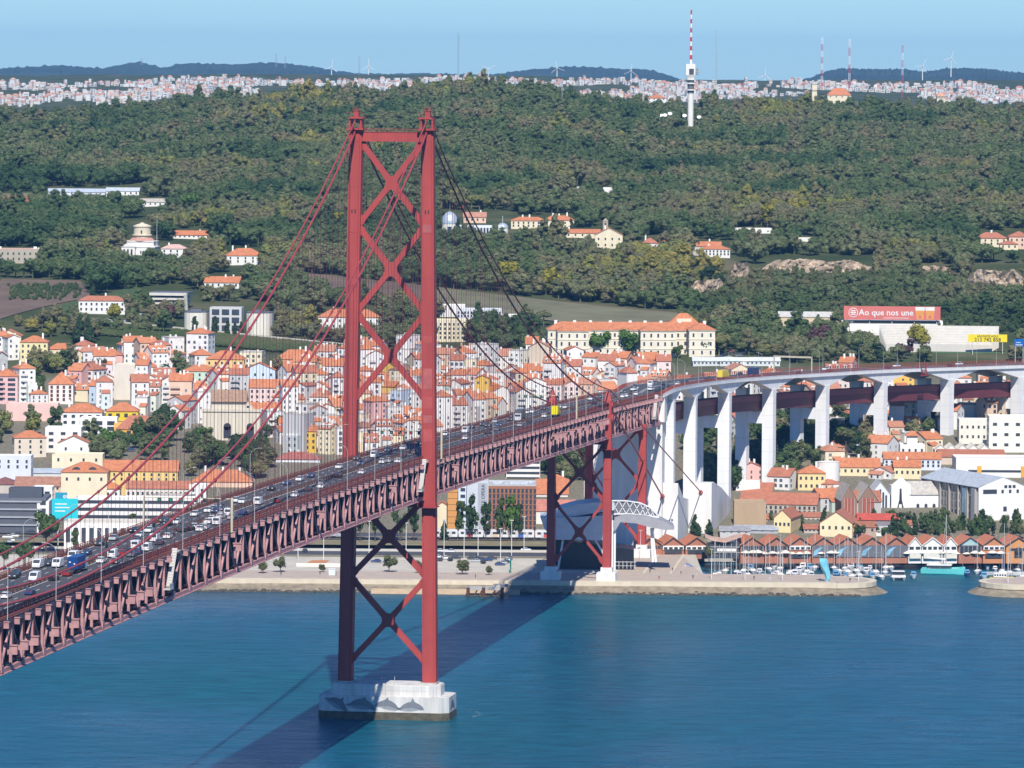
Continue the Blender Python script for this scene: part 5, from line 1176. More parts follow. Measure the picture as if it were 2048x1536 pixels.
# ================================================================ THE CROWDED TOWN
random.seed(21)
mat('glass_mid', (.10, .12, .14), .25, .2, .3, spec=.5); mat('glass_pale', (.20, .22, .24), .3, .2, .3, spec=.5)
TREEBOX = [(-10, 726, 34, 760), (34, 724, 96, 802), (96, 724, 160, 752), (160, 738, 226, 756), (330, 742, 366, 792), (-10, 838, 60, 905), (60, 845, 118, 868), (180, 868, 332, 922), (304, 832, 352, 880), (372, 892, 556, 966), (404, 862, 432, 892),
           (524, 858, 604, 872), (546, 748, 592, 768), (758, 748, 806, 768), (1376, 842, 1420, 950), (1480, 872, 1540, 960), (1596, 860, 1640, 925), (1690, 800, 1716, 900), (1664, 846, 1712, 905), (1824, 822, 1862, 880), (1750, 850, 1770, 900), (1480, 846, 1660, 960), (1380, 880, 1478, 985), (1690, 876, 1764, 920), (1560, 900, 1606, 960), (1560, 990, 1640, 1010), (1084, 925, 1190, 962), (1820, 800, 1868, 850), (1720, 800, 1760, 850)]
def in_treebox(x, y): return any(a <= x <= c and b <= y <= d for a, b, c, d in TREEBOX)
TOP = [(0, 702), (150, 722), (300, 724), (430, 716), (600, 738), (760, 744), (900, 752), (1100, 757), (1340, 764)]
RAILW = [(0, 1140), (400, 1010), (690, 906), (830, 868), (1000, 818), (1200, 785), (1340, 765)]
LIM = [(-40, 905), (235, 905), (400, 862), (410, 800), (540, 800), (545, 905), (700, 915), (760, 930), (1340, 930)]
CN = [(WHITE, 'white'), ((.72, .70, .67), 'white'), (CREAM, 'cream'), (PINK, 'pink'), ((.76, .62, .58), 'pale pink'), (YELLOW, 'yellow'), (GREYW, 'grey'), (PBLUE, 'pale blue'), (BEIGE, 'beige'), (SAGE, 'green'), (PEACH, 'peach')]
CW = [38, 26, 12, 3, 7, 1.6, 7, 2.5, 7, .6, 3]
ROOFN = {'hip': 'hipped', 'gx': 'tiled', 'gy': 'gabled', 'flat': 'flat'}
def zone(x, y):
    if x > 1345: return 'behind the viaduct pillars'
    lv = 'upper town' if y < 790 else 'lower town'
    if x < 400: return lv + ' left of the cables'
    if x < 690: return lv + ' beside the tall tower'
    if x < 870: return lv + ' between the tower legs'
    if x < 1080: return lv + ' right of the tower'
    return lv + ' above the bridge end'
count = 0
SW, SR, SG, SF = MB(), MB(), MB(), MB(); SWC, SRC = [], []
def put(dst, src, base, yaw):
    c, n = math.cos(yaw), math.sin(yaw); n0 = len(dst.f)
    dst.add([(base.x + x * c - y * n, base.y + x * n + y * c, base.z + z) for x, y, z in src.v], src.f); return len(dst.f) - n0
def mass_house(base, w, d, h, yaw, roof, rh, wall, rc, rows, cols, skip):
    m = MB(); m.box(0, 0, -6, w, d, h + 6)
    if roof == 'gx': m.side([(-d / 2, h), (d / 2, h), (0, h + rh)], -w / 2, w / 2)
    if roof == 'gy': m.plate([(-w / 2, h), (w / 2, h), (0, h + rh)], -d / 2, d / 2)
    for k in range(random.choice([1, 2, 3])): m.box((random.random() - .5) * w * .8, (random.random() - .3) * d * .5, h, .9, .7, max(rh, .5) + random.uniform(.5, 1.5))
    SWC.extend([wall] * put(SW, m, base, yaw)); SRC.extend([rc] * put(SR, roof_shape(roof, w, d, h, rh), base, yaw))
    mg, mf = MB(), MB(); pane_grid(mg, mf, w, d, h, rows, cols, random.choice([.8, 1.0, 1.3]), 1.4, skip=skip); put(SG, mg, base, yaw)
def auto_house(x, y, low=False):
    global count
    p = ground_at(x, y); sc = F / p.y
    wpx = random.uniform(22, 46); storeys = random.choices([2, 3, 4, 5, 6], [26, 36, 24, 10, 4])[0]
    if y < 770 and 690 < x < 1330: storeys = random.choices([4, 5, 6, 7], [40, 34, 18, 8])[0]
    if low: storeys = random.choices([1, 2, 3], [3, 4, 2])[0]; wpx *= random.uniform(1, 1.5)
    w = wpx / sc; h = storeys * 2.95 + .6; d = random.uniform(9, 13)
    roof = random.choices(['hip', 'gx', 'gy', 'flat'], [26, 44, 16, 14])[0]; rh = {'hip': random.uniform(2.0, 3.0), 'gx': random.uniform(2.2, 3.6), 'gy': w * random.uniform(.2, .3), 'flat': 0}[roof]
    wc, cn = random.choices(CN, CW)[0]; k = random.uniform(.92, 1.05); wc = tuple(min(.8, c * k) for c in wc)
    rc = random.choices([ORANGE, (.54, .215, .105), RUST, (.46, .21, .13), BROWN], [36, 20, 24, 14, 6])[0]
    if roof == 'flat': rc = FLATG
    yaw = R_(random.choices([random.uniform(-10, 10), random.uniform(14, 32), -random.uniform(14, 32)], [5, 3, 3])[0])
    if not low and x < 1345 and count > 210 and random.random() < .8:
        mass_house(p + Vector((0, d / 2, -.5)), w, d, h, yaw, roof, rh, wc, rc, storeys, max(2, int(w / 2.8)), random.choice([.1, .3, .5])); return wpx
    rn = ROOFN[roof]
    col_r = 'grey' if roof == 'flat' else ('orange' if rc in (ORANGE, (.54, .215, .105)) else 'rusty' if rc in (RUST, (.46, .21, .13)) else 'brown')
    lab = '%s house with %s %s roof, %s' % (cn, col_r, rn, zone(x, y))
    house('town_house', lab, 'house', p + Vector((0, d / 2, -.5)), w, d, h, yaw, roof, rh, wc, rc, rows=storeys if random.random() > .08 else 0, cols=max(2, int(w / random.uniform(2.3, 3.8))), skip=random.choice([0, .12, .3, .45]), ww=random.choice([.8, .9, 1.1, 1.5]), wh=random.choice([1.1, 1.4, 1.7]), group='houses of the hillside town',
          chim=random.choice([1, 1, 2, 3]), balc=1 if storeys > 3 and random.random() < .45 else 0, dorm=random.choice([2, 3]) if roof == 'gx' and random.random() < .22 else 0, found=7, annex=random.random() < .55, pane=random.choice(['glass_dark', 'glass_mid', 'glass_mid', 'glass_pale']))
    count += 1
    return wpx
y = 908
while y > 700:
    x = -15 + random.uniform(0, 30)
    while x < 1335:
        xx = x + random.uniform(-4, 4); yy = y + random.uniform(-6, 6)
        ok = yy > lerp_tab(TOP, xx) and yy < min(lerp_tab(LIM, xx), lerp_tab(RAILW, xx) + 22) and not in_treebox(xx, yy) and not any(a + 4 <= xx <= c - 4 and b + 8 <= yy <= d - 6 for a, b, c, d in EXC)
        if ok: x += auto_house(xx, yy) * .86
        else: x += 14
    y -= 14.5
for y in (785, 800, 818, 838, 856, 874, 892):
    x = 1366 + random.uniform(0, 30)
    while x < 2040:
        xx = x + random.uniform(-6, 6); yy = y + random.uniform(-5, 5)
        if random.random() < .62 and not in_treebox(xx, yy) and not any(a + 4 <= xx <= c - 4 and b + 8 <= yy <= d - 6 for a, b, c, d in EXC): x += auto_house(xx, yy) * 1.0
        else: x += 30
for y in (906, 924, 942, 960, 980, 1000, 1022, 1042):
    x = 1475 + random.uniform(0, 30)
    while x < 2040:
        xx = x + random.uniform(-6, 6); yy = y + random.uniform(-5, 5)
        if random.random() < .8 and not in_treebox(xx, yy) and not any(a + 2 <= xx <= c - 2 and b + 6 <= yy <= d - 4 for a, b, c, d in EXC): x += auto_house(xx, yy, True)
        else: x += 16

for mm_, cc_, nm_, lab_ in ((SW, SWC, 'town_mass', 'closely packed pale houses filling the hillside town behind'), (SR, SRC, 'town_mass_roofs', 'orange roofs of the packed houses filling the hillside town')):
    me = mm_.mesh(nm_); at_ = me.attributes.new('Col', 'FLOAT_COLOR', 'FACE'); at_.data.foreach_set('color', [v for c in cc_ for v in (*c, 1)]); me.materials.append(mat('town_mass_paint', (1, 1, 1), .85, .15, .5, attr='Col'))
    o = bpy.data.objects.new(nm_, me); COL.objects.link(o)
    if nm_ == 'town_mass': TMASS = o; o['kind'] = 'stuff'; o['label'] = lab_; o['category'] = 'houses'
    else: o.name = 'roof'; o.parent = TMASS; o['kind'] = 'stuff'
SG.build('window', 'glass_mid', TMASS, kind='stuff')
# ================================================================ WATERFRONT
random.seed(5)
# roads and railway between the town and the quay
mat('ballast', (.14, .12, .10), .95, .2, .5); mat('verge', (.22, .19, .11), .95, .3, .2)
XB = at(1180, 1110, 5).x
def land_strip(name, y0, y1, z, mt, x0=XL, x1=None): m = MB(); x1 = XB if x1 is None else x1; m.add([(x0, y0, z), (x1, y0, z), (x1, y1, z), (x0, y1, z)], [(0, 1, 2, 3)]); return structure(m.build(name, mt))
land_strip('car_park', 2338, 2382, 4.475, 'paving_pale'); land_strip('verge', 2384, 2392, 4.485, 'verge'); land_strip('road', 2393, 2412, 4.49, 'asphalt'); land_strip('railway_bed', 2452, 2464, 6.2, 'ballast'); land_strip('road', 2466, 2484, 6.4, 'asphalt')
land_strip('verge', 2424, 2450, 6.1, 'verge')
m = MB(); m.box((XL + XB) / 2, 2413.4, 4.5, XB - XL, .6, .9); tag(m.build('low_wall', 'wall', color=(.5, .48, .44)), 'low grey wall between riverside road and railway', 'wall')
# trains
def train(label, x0, x1, y, ncar, col, accents):
    a, b = at(x0, y, 6.4), at(x1, y, 6.4); Y = 2457.0; a.y = b.y = Y; L = (b.x - a.x) / ncar
    t = thing('train', label, 'train', (a.x, Y, 6.3))
    for k in range(ncar):
        c = MB().box(L * (k + .5), 0, .9, L - .5, 2.9, 2.9).build('carriage', 'paint', t, color=col); MB().box(L * (k + .5), -1.46, 2.1, L - 2.2, .06, 1.0).build('window_band', 'glass_dark', c)
        MB().box(L * (k + .5), 0, 3.8, L - 1.4, 2.4, .3).build('roof', 'matte', c, color=(.5, .5, .5)); m = MB()
        for q in (.12, .2, .8, .88): m.cyl((L * (k + q), -1.3, .5), (L * (k + q), 1.3, .5), .45, n=10)
        m.build('wheel', 'rubber', c)
        m = MB()
        for q in (.3, .7): m.box(L * (k + q), -1.47, 1.2, 1.2, .08, 2.0)
        m.build('door', 'paint', c, color=tuple(v * .8 for v in col))
        if accents: ac = accents[k % len(accents)]; MB().box(L * (k + .45), -1.48, 1.0, L * .22, .05, 1.1).build('graffiti', 'matte', c, color=ac)
train('white commuter train with red and blue graffiti passing under the bridge', 862, 1122, 1096, 5, (.70, .70, .70), [(.05, .12, .5), (.6, .07, .05), (.7, .5, .3)])
train('grey commuter train at the left end of the riverside railway', 430, 706, 1094, 5, (.42, .43, .46), [])
m = MB()
for k in range(9): x = at(470 + 80 * k, 1094, 6).x; m.box(x, 2462.5, 6, .25, .25, 7.5); m.box(x, 2459.8, 13.0, .12, 5.5, .12)
tag(m.build('catenary_line', 'lamp_grey'), 'grey catenary masts along the riverside railway', 'catenary')
# floodlight poles
POLE_M = MB().cyl((0, 0, 0), (0, 0, 14.5), .16, .1, 6).mesh('pole'); POLE_M.materials.append(MATS['white_paint']); PHEAD = MB().box(0, 0, 14.4, 1.6, .4, .35).mesh('lamp_head'); PHEAD.materials.append(MATS['lamp_grey'])
def tall_pole(x, y, lab, grp='white lamp poles on the quay', z=4.5, k=1.0):
    e = thing('lamp_pole', lab, 'lamp pole', at(x, y, z), 0, grp); e.scale = (k, k, k); inst('pole', POLE_M, e); inst('lamp_head', PHEAD, e)
for x, y in ((414, 1112), (497, 1118), (596, 1120), (647, 1126), (700, 1112), (888, 1112), (928, 1118), (956, 1114), (1001, 1130), (1023, 1112), (1048, 1104), (738, 1114), (812, 1118)): tall_pole(x, y, 'slim white lamp pole on the car park by the railway')
for x, y in ((1281, 1118), (1423, 1158), (1490, 1160), (1565, 1161), (1717, 1163), (2016, 1166)): tall_pole(x, y, 'slim grey lamp pole on the mole', k=.8)
# kiosk ramps and low walls of the skate park
m = MB(); a = at(598, 1132, 4.5)
m.add([(a.x, a.y, 4.48), (a.x + 9, a.y, 4.48), (a.x + 12, a.y + 8, 6.2), (a.x + 5, a.y + 8, 6.2), (a.x + 9, a.y + 8, 4.48), (a.x + 5, a.y + 8, 4.48)], [(0, 1, 2, 3), (0, 3, 5), (1, 4, 2)]); tag(m.build('skate_ramp', 'matte', color=(.45, .19, .08)), 'sloping rust-red skate ramp on the quay', 'ramp')
m = MB(); m.box(a.x + 10, a.y - 1.0, 4.46, 22, .7, 1.3); tag(m.build('low_wall', 'wall', color=(.7, .66, .58)), 'low pale wall in front of the rust-red skate ramp', 'wall')
g = thing('bus_shelter', 'small white kiosk with blue sign on the promenade', 'kiosk', at(664, 1150, 4.46)); MB().box(0, 0, 0, 2.6, 1.6, 2.5).build('body', 'paint', g, color=(.6, .66, .7)); MB().box(0, 0, 2.5, 3.0, 2.0, .2).build('roof', 'paint', g, color=WHITE)
# fence of the car park
m = MB(); a, b = at(874, 1147, 4.5), at(1020, 1147, 4.5); n = 15
for k in range(n + 1): m.box(a.x + (b.x - a.x) * k / n, a.y, 4.46, .08, .08, 2.6)
for z in (.4, 2.5): m.beam((a.x, a.y, 4.46 + z), (b.x, a.y, 4.46 + z), .05, .05)
tag(m.build('mesh_fence', 'lamp_grey'), 'tall wire fence along the car park in front of the red frame tower', 'fence')
g = at(1021, 1146, 4.46); MBg = MB().box(g.x, g.y + 4, 4.46, .6, 9, 5); tag(MBg.build('green_hoarding', 'paint', color=(.01, .16, .11)), 'dark green hoarding at the end of the car park', 'hoarding')
# ruined jetty
j = thing('ruined_jetty', 'ruined concrete jetty on brown posts at the waterline', 'jetty', at(970, 1194, 0)); U = j.location.y / F
MB().box(0, 4, 2.6, 76 * U, 8, .9).box(6, 6, 3.5, 30 * U, 5, .9).build('slab', 'concrete_grey', j); m = MB()
for a in (-34, -3, 34): 
    for b in (.2, 7): m.box(a * U, b, -2, 1.3, 1.2, 5.6)
for a in (-22, -12, 14, 24): m.beam((a * U, .4, 0), ((a + 6) * U, .6, 2.6), .5, .5)
m.build('post', mat('rusty_post', (.10, .045, .03), .9, .4, .8), j); MB().box(0, .2, .3, 70 * U, .5, .4).build('tie_beam', 'tide_band', j)
# ---- riverside museum with the sweeping canopy
o_ = at(1170, 1140, 4.46); U = o_.y / F; mu = thing('riverside_museum', 'silver museum hall with sweeping latticed canopy under the red frame tower', 'museum', o_)
def mp_(x, y): return ((x - 1170) * U, (1140 - y) * U)
mat('silver_panel', (.55, .58, .62), .45, .12, .3)
mat('canopy_white', (.72, .72, .72), .55, .05)
MB().plate([mp_(*q) for q in ((1106, 1080), (1222, 1080), (1224, 1030), (1150, 1034), (1080, 1036), (1088, 1058))], 0, 26).build('hall_body', 'silver_panel', mu)
MB().plate([mp_(*q) for q in ((1110, 1036), (1150, 1033), (1190, 1026), (1228, 1020), (1228, 1006), (1190, 1005), (1150, 1010), (1116, 1020))], 1, 24).build('curved_roof', 'silver_panel', mu)
MB().plate([mp_(*q) for q in ((1100, 1140), (1268, 1140), (1268, 1100), (1110, 1081))], 3, 25).build('glass_foyer', mat('foyer_glass_shade', (.012, .016, .024), .25, .2, .3), mu)  # foyer glass, blackened to paint in the shade beneath the hall
up = [(1196, 1006), (1222, 1003), (1252, 1003), (1280, 1007), (1300, 1016), (1316, 1032)]; lo = [(1196, 1030), (1222, 1030), (1252, 1029), (1280, 1031), (1300, 1033), (1318, 1036)]
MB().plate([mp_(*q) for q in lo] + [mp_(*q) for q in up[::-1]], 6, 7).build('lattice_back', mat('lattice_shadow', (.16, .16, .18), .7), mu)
m = MB()
def p3(q, y=5.7): a, z = mp_(*q); return (a, y, z)
for A, B_ in ((up, lo), (lo, up)):
    for k in range(len(A) - 1):
        for f in (0, .5):
            a = Vector(p3(A[k])).lerp(Vector(p3(A[k + 1])), f); b = Vector(p3(B_[k])).lerp(Vector(p3(B_[k + 1])), min(1, f + .5)); m.beam(a, b, .3, .25, (0, 1, 0))
for A in (up, lo):
    for k in range(len(A) - 1): m.beam(p3(A[k]), p3(A[k + 1]), .5, .5, (0, 1, 0))
m.build('lattice_truss', 'canopy_white', mu)
can = [(1228, 1036), (1250, 1029), (1290, 1031), (1325, 1040), (1348, 1052), (1347, 1057), (1330, 1058), (1300, 1053), (1270, 1045), (1240, 1043), (1230, 1060), (1226, 1060)]
MB().plate([mp_(*q) for q in can], -2, 20).build('canopy', mat('canopy_grey', (.32, .32, .34), .5, .1), mu); m = MB()
for q in (1224, 1229): a, z = mp_(q, 1140); MB().beam((a, -1, 0), (mp_(q, 1040)[0], 0, mp_(q, 1040)[1]), .8, .8, (0, 1, 0)).build('strut', 'canopy_white', mu)
for a, b in (((1306, 1124), (1302, 1056)), ((1312, 1124), (1304, 1056)), ((1116, 1140), (1126, 1080)), ((1110, 1140), (1102, 1104)), ((1214, 1120), (1190, 1080))): MB().beam(p3(a, 2), p3(b, 3), .8, .7, (0, 1, 0)).build('strut', 'canopy_white', mu)
m = MB()
for k in range(6): a, z = mp_(1230 + k * 8, 1138); m.box(a, 2.9, z, .15, .15, 3.0)
m.box(mp_(1250, 1138)[0], 2.9, 3.0, 9, .15, .15); m.box(mp_(1250, 1138)[0], 2.9, 1.5, 9, .12, .12); m.build('foyer_mullion', 'canopy_white', mu)
# hedge beds beside it
# ---- dock warehouses
BRICK, DKGL = (.38, .16, .10), (.10, .11, .13)
docks = [(1276, 1318, 'b'), (1318, 1362, 'b2'), (1364, 1410, 'b2'), (1474, 1522, 'd'), (1523, 1570, 'd'), (1571, 1616, 'w'), (1617, 1664, 's'), (1665, 1713, 's'), (1714, 1762, 's'), (1763, 1809, 's'),
         (1810, 1836, 'wh'), (1837, 1880, 'wh'), (1881, 1908, 'wh'), (1910, 1958, 'g'), (1959, 2004, 'o'), (2005, 2056, 'o2')]
DL = {'b': 'brick dock house with orange roof beside the museum canopy', 'b2': 'brick dock house with white upper windows right of museum', 'd': 'brick-gabled dock restaurant with dark glass front', 'w': 'dock restaurant with white glazed gallery and vented gable',
      's': 'dock house with grey screen and pale blue sweep', 'wh': 'white gabled dock house with orange roof', 'g': 'dock house with green glazed arched gable', 'o': 'orange and white dock restaurant with gabled roof', 'o2': 'orange dock house with dark arched doorway at right edge'}
mat('screen_blue', (.22, .45, .60), .6, .3, .3)
for x0, x1, ty in docks:
    wc = {'wh': WHITE, 'o': (.52, .22, .10), 'o2': (.60, .27, .09)}.get(ty, BRICK)
    yb = 1117 if x0 > 1400 else 1108
    e = B('dock_house', DL[ty], 'dock house', x0, x1, 1090 if ty != 'b' else 1084, yb, 15, 'gy', 1074, z=4.7, wall=wc, rc=(.50, .19, .10), rows=0, cols=0, chim=0, group='gabled houses along the dock', clear=False, found=2)
    U = e.location.y / F; w = (x1 - x0) * U; h = (yb - 1090) * U; f = -7.55
    e.rotation_euler = (0, 0, R_(10))
    m = MB(); m.plate([(-w / 2 - .4, h - .3), (0, h + 3.2), (w / 2 + .4, h - .3), (w / 2 + .4, h - .7), (0, h + 2.8), (-w / 2 - .4, h - .7)][::-1], f - .5, f + .1); m.build('barge_board', 'matte', e, color=(.06, .06, .07) if ty != 'wh' else WHITE)
    if ty in ('d', 'b', 'g'):
        MB().box(0, f, 2.2, w * .92, .2, h - 2.6).build('glass_front', 'glass_dark', e); m = MB()
        for k in range(6): m.box(-w * .45 + w * .18 * k, f - .12, 2.2, .12, .1, h - 2.6)
        m.build('mullion', 'lamp_grey', e)
    if ty == 'g': MB().plate([(-w * .36, h - .2), (w * .36, h - .2), (w * .3, h + 1.2), (0, h + 2.8), (-w * .3, h + 1.2)], f - .06, f + .1).build('arched_glazing', mat('green_glass', (.35, .50, .48), .3), e)
    if ty in ('w', 'b2', 'o'):
        MB().box(0, f - .1, h - 1.9, w * .96, .5, 1.6).build('white_gallery', 'wall', e, color=WHITE); m = MB()
        for k in range(4): m.box(-w * .36 + w * .24 * k, f - .38, h - 1.75, w * .17, .08, .95)
        m.build('window', 'glass_dark', e, kind='stuff'); MB().box(0, f - .2, .2, w * .8, .3, 1.8).build('shop_front', 'glass_dark', e)
    if ty == 's':
        MB().box(0, f - .25, .6, w * .98, .15, h - .7).build('grey_screen', 'matte', e, color=(.13, .14, .16)); MB().plate([(-w * .46, 1.2), (-w * .30, 1.4), (-w * .22, 3.0), (.0, h - .6), (-w * .25, h - 1.4), (-w * .42, h - 2.4)], f - .36, f - .33).build('screen_sweep', 'screen_blue', e)
        m = MB()
        for k in range(4): m.box(-w * .49 + w * .327 * k, f - .34, .2, .12, .12, h)
        m.build('screen_post', 'lamp_grey', e)
    if ty == 'wh':
        m = MB(); n = max(2, int(w / 2))
        for k in range(n): m.box(-w / 2 + w * (k + .5) / n, f - .02, h - 1.9, w / n * .7, .1, 1.2)
        m.build('window', 'glass_dark', e, kind='stuff'); MB().box(0, f - .6, .1, w * .9, 1.2, 2.4).build('awning', 'matte', e, color=(.68, .64, .55))
    if ty == 'o2': MB().box(0, f, .2, w * .34, .2, 2.6).cyl((0, f - .1, 2.8), (0, f + .1, 2.8), w * .17, n=16).build('arched_door', 'glass_dark', e); MB().box(0, f - .05, 3.2, w * .7, .12, 1.0).build('window_band', 'glass_dark', e)
# swoop-roofed pavilion
p = at(1447, 1117, 4.7); U = p.y / F; t = thing('swoop_pavilion', 'dock pavilion with upswept pale wing roof and dark glass', 'pavilion', p + Vector((0, 6, 0)))
MB().box(0, 0, 0, 64 * U, 11, 32 * U).build('glass_body', 'glass_dark', t); MB().box(6 * U, -5.7, 14 * U, 38 * U, .4, 6 * U).build('white_panel', 'wall', t, color=WHITE); MB().box(0, -5.7, 22 * U, 66 * U, .5, .4).box(0, -5.7, 11 * U, 66 * U, .5, .4).build('floor_band', 'wall', t, color=(.3, .3, .3))
MB().plate([(-37 * U, 45 * U), (-20 * U, 39 * U), (4 * U, 36 * U), (22 * U, 42 * U), (37 * U, 46 * U), (37 * U, 44 * U), (22 * U, 39 * U), (4 * U, 32 * U), (-20 * U, 35 * U), (-37 * U, 42 * U)][::-1], -7, 7).build('wing_roof', 'tiles', t, color=(.55, .36, .28))
# terrace deck on the basin edge
XE = 420; m = MB(); m.box((XB0 + 4 + XE) / 2, BAS1 + 2.0, 4.2, XE - XB0 - 4, 7.5, .55); structure(m.build('terrace_deck', mat('deck_grey', (.30, .29, .28), .8)))
m = MB(); m.box((XB0 + 60 + XE) / 2, BAS1 + .6, 1.4, XE - XB0 - 60, .8, 2.8); structure(m.build('deck_shadow_gap', 'black_steel'))  # solid black bar standing in for the shade under the deck
m = MB(); x = XB0 + 6
while x < XE: m.box(x, BAS1 - 1.6, 4.75, .06, .06, 1.0); x += 1.6
m.box((XB0 + 6 + XE) / 2, BAS1 - 1.6, 5.72, XE - XB0 - 6, .06, .06); o = m.build('terrace_railing', 'lamp_grey'); tag(o, 'thin grey railing along the dock terrace', 'railing')
# parasols
PAR = MB(); PAR.cyl((0, 0, 2.3), (0, 0, 3.5), 2.3, .08, 8, False); PAR.cyl((0, 0, 2.12), (0, 0, 2.3), 2.32, 2.3, 8, False); PAR = PAR.mesh('canopy'); PAR.materials.append(mat('canvas', (.72, .66, .56), .9, .06)); PARP = MB().cyl((0, 0, 0), (0, 0, 3.4), .06, n=5).mesh('pole'); PARP.materials.append(MATS['lamp_grey'])
for x in [1490 + 13.5 * k for k in range(10)] + [1640, 1660, 1672] + [1812 + 17 * k for k in range(12)]:
    e = thing('parasol', 'cream parasol on the dock terrace', 'parasol', at(x + random.uniform(-2, 2), 1116.5, 4.75), random.random(), 'parasols on the dock terrace'); s_ = random.uniform(.85, 1.1); e.scale = (s_, s_, s_); inst('canopy', PAR, e); inst('pole', PARP, e)
TB = MB().box(0, 0, .7, .9, .9, .06).box(0, 0, 0, .1, .1, .7).mesh('table'); TB.materials.append(MATS['black_steel'])
# ---- boats
def hull_mesh(L, Wd, Hh, name='hull'):
    m = MB(); st = [(-.5, .78, 0), (-.25, .95, 0), (.05, 1, .02), (.3, .72, .12), (.45, .32, .22), (.5, .05, .28)]
    for x, w_, up in st:
        for s, z in ((-1, Hh * (1 + up)), (-.72, .12), (0, -.35), (.72, .12), (1, Hh * (1 + up))): m.v.append((s * w_ * Wd / 2, -x * L, z))
    for k in range(len(st) - 1):
        for j in range(4): a = k * 5 + j; m.f.append((a, a + 1, a + 6, a + 5))
        m.f.append((k * 5, k * 5 + 5, k * 5 + 9, k * 5 + 4))
    m.f.append((0, 4, 3, 2, 1)); me = m.mesh(name); me.materials.append(MATS['paint']); return me
HULL_S = hull_mesh(10, 3.2, 1.1); HULL_M = hull_mesh(7, 2.6, 1.2)
def sm(m, name, mt): me = m.mesh(name); me.materials.append(MATS[mt]); return me
CAB_S = sm(MB().add([(-1.0, -1.6, 1.15), (1.0, -1.6, 1.15), (1.1, 2.2, 1.15), (-1.1, 2.2, 1.15), (-.7, -1.0, 1.65), (.7, -1.0, 1.65), (.8, 1.9, 1.75), (-.8, 1.9, 1.75)], [(0, 1, 5, 4), (1, 2, 6, 5), (2, 3, 7, 6), (3, 0, 4, 7), (4, 5, 6, 7)]), 'cabin', 'paint')
MAST_S = sm(MB().cyl((0, -.6, 1.2), (0, -.6, 14.5), .13, .09, 6).cyl((-1.1, -.6, 8.0), (1.1, -.6, 8.0), .03, n=4), 'mast', 'lamp_grey'); BOOM_S = sm(MB().cyl((0, -.5, 2.4), (0, 3.6, 2.5), .17, .12, 6), 'furled_sail', 'paint')
RIG_S = sm(MB().cyl((0, -.6, 14.3), (0, -4.8, 1.4), .02, n=3).cyl((0, -.6, 14.3), (0, 4.6, 1.3), .02, n=3).cyl((0, -.6, 14.0), (1.5, -.4, 1.2), .018, n=3).cyl((0, -.6, 14.0), (-1.5, -.4, 1.2), .018, n=3), 'rigging', 'lamp_grey')
CAB_M = sm(MB().add([(-1.0, -1.5, 1.25), (1.0, -1.5, 1.25), (1.0, 1.6, 1.25), (-1.0, 1.6, 1.25), (-.85, -.4, 2.5), (.85, -.4, 2.5), (.85, 1.2, 2.55), (-.85, 1.2, 2.55)], [(0, 1, 5, 4), (1, 2, 6, 5), (2, 3, 7, 6), (3, 0, 4, 7), (4, 5, 6, 7)]), 'cabin', 'paint'); SCR_M = sm(MB().box(0, -.95, 1.55, 1.5, .5, .6), 'windscreen', 'glass_dark')
BC = [((.76, .76, .74), 'white'), ((.72, .72, .72), 'white'), ((.05, .09, .22), 'navy'), ((.6, .62, .66), 'grey'), ((.74, .70, .6), 'cream')]
def boat(x, y, sail, k=1.0, rz=None):
    col, cn = random.choices(BC, [6, 4, 1.4, 1, 1])[0]; zn = 'left part of the marina' if x < 1600 else 'middle of the marina' if x < 1800 else 'right end of the marina'
    rz = R_(random.uniform(-12, 12)) if rz is None else rz
    if sail:
        e = thing('sailing_boat', cn + ' sailing yacht moored in the ' + zn, 'sailboat', at(x, y, 0), rz, 'yachts moored in the marina'); k *= random.uniform(.8, 1.1); e.scale = (k, k, k)
        inst('hull', HULL_S, e, color=col); inst('cabin', CAB_S, e, color=WHITE); inst('mast', MAST_S, e); inst('furled_sail', BOOM_S, e, color=random.choice([(.05, .1, .3), WHITE, (.1, .3, .5), (.6, .6, .55)])); inst('rigging', RIG_S, e)
    else:
        e = thing('motor_boat', cn + ' small motor boat moored in the ' + zn, 'motorboat', at(x, y, 0), rz, 'motor boats moored in the marina'); k *= random.uniform(.75, 1.15); e.scale = (k, k, k)
        inst('hull', HULL_M, e, color=col); inst('cabin', CAB_M, e, color=random.choice([WHITE, (.6, .6, .6), (.1, .3, .5)])); inst('windscreen', SCR_M, e)
for x in [1430, 1447, 1462, 1478, 1496, 1512, 1530, 1546, 1560, 1577, 1590, 1608, 1622, 1672, 1690, 1704, 1719, 1744, 1762]: boat(x, 1156 + random.uniform(-2, 2), random.random() < .66, 1.1)
for x in [1500, 1538, 1548, 1560, 1595, 1606, 1620, 1630, 1650, 1668, 1690, 1702, 1718, 1740, 1772, 1782]: boat(x, 1141 + random.uniform(-3, 2), random.random() < .55, 1.1)
for x, y in ((1955, 1147), (1968, 1158), (1990, 1142), (2004, 1146), (2020, 1150), (2036, 1144), (2044, 1158), (1934, 1152), (1920, 1138), (1975, 1138)): boat(x, y, random.random() < .5, 1.0)
boat(1827, 1156, False, 1.1, 0)
for x in [1436, 1452, 1470, 1486, 1504, 1522, 1553, 1583, 1600, 1615, 1680, 1697, 1712, 1730, 1752, 1770]: boat(x + random.uniform(-3, 3), 1149 + random.uniform(-3, 2), random.random() < .7, 1.05)
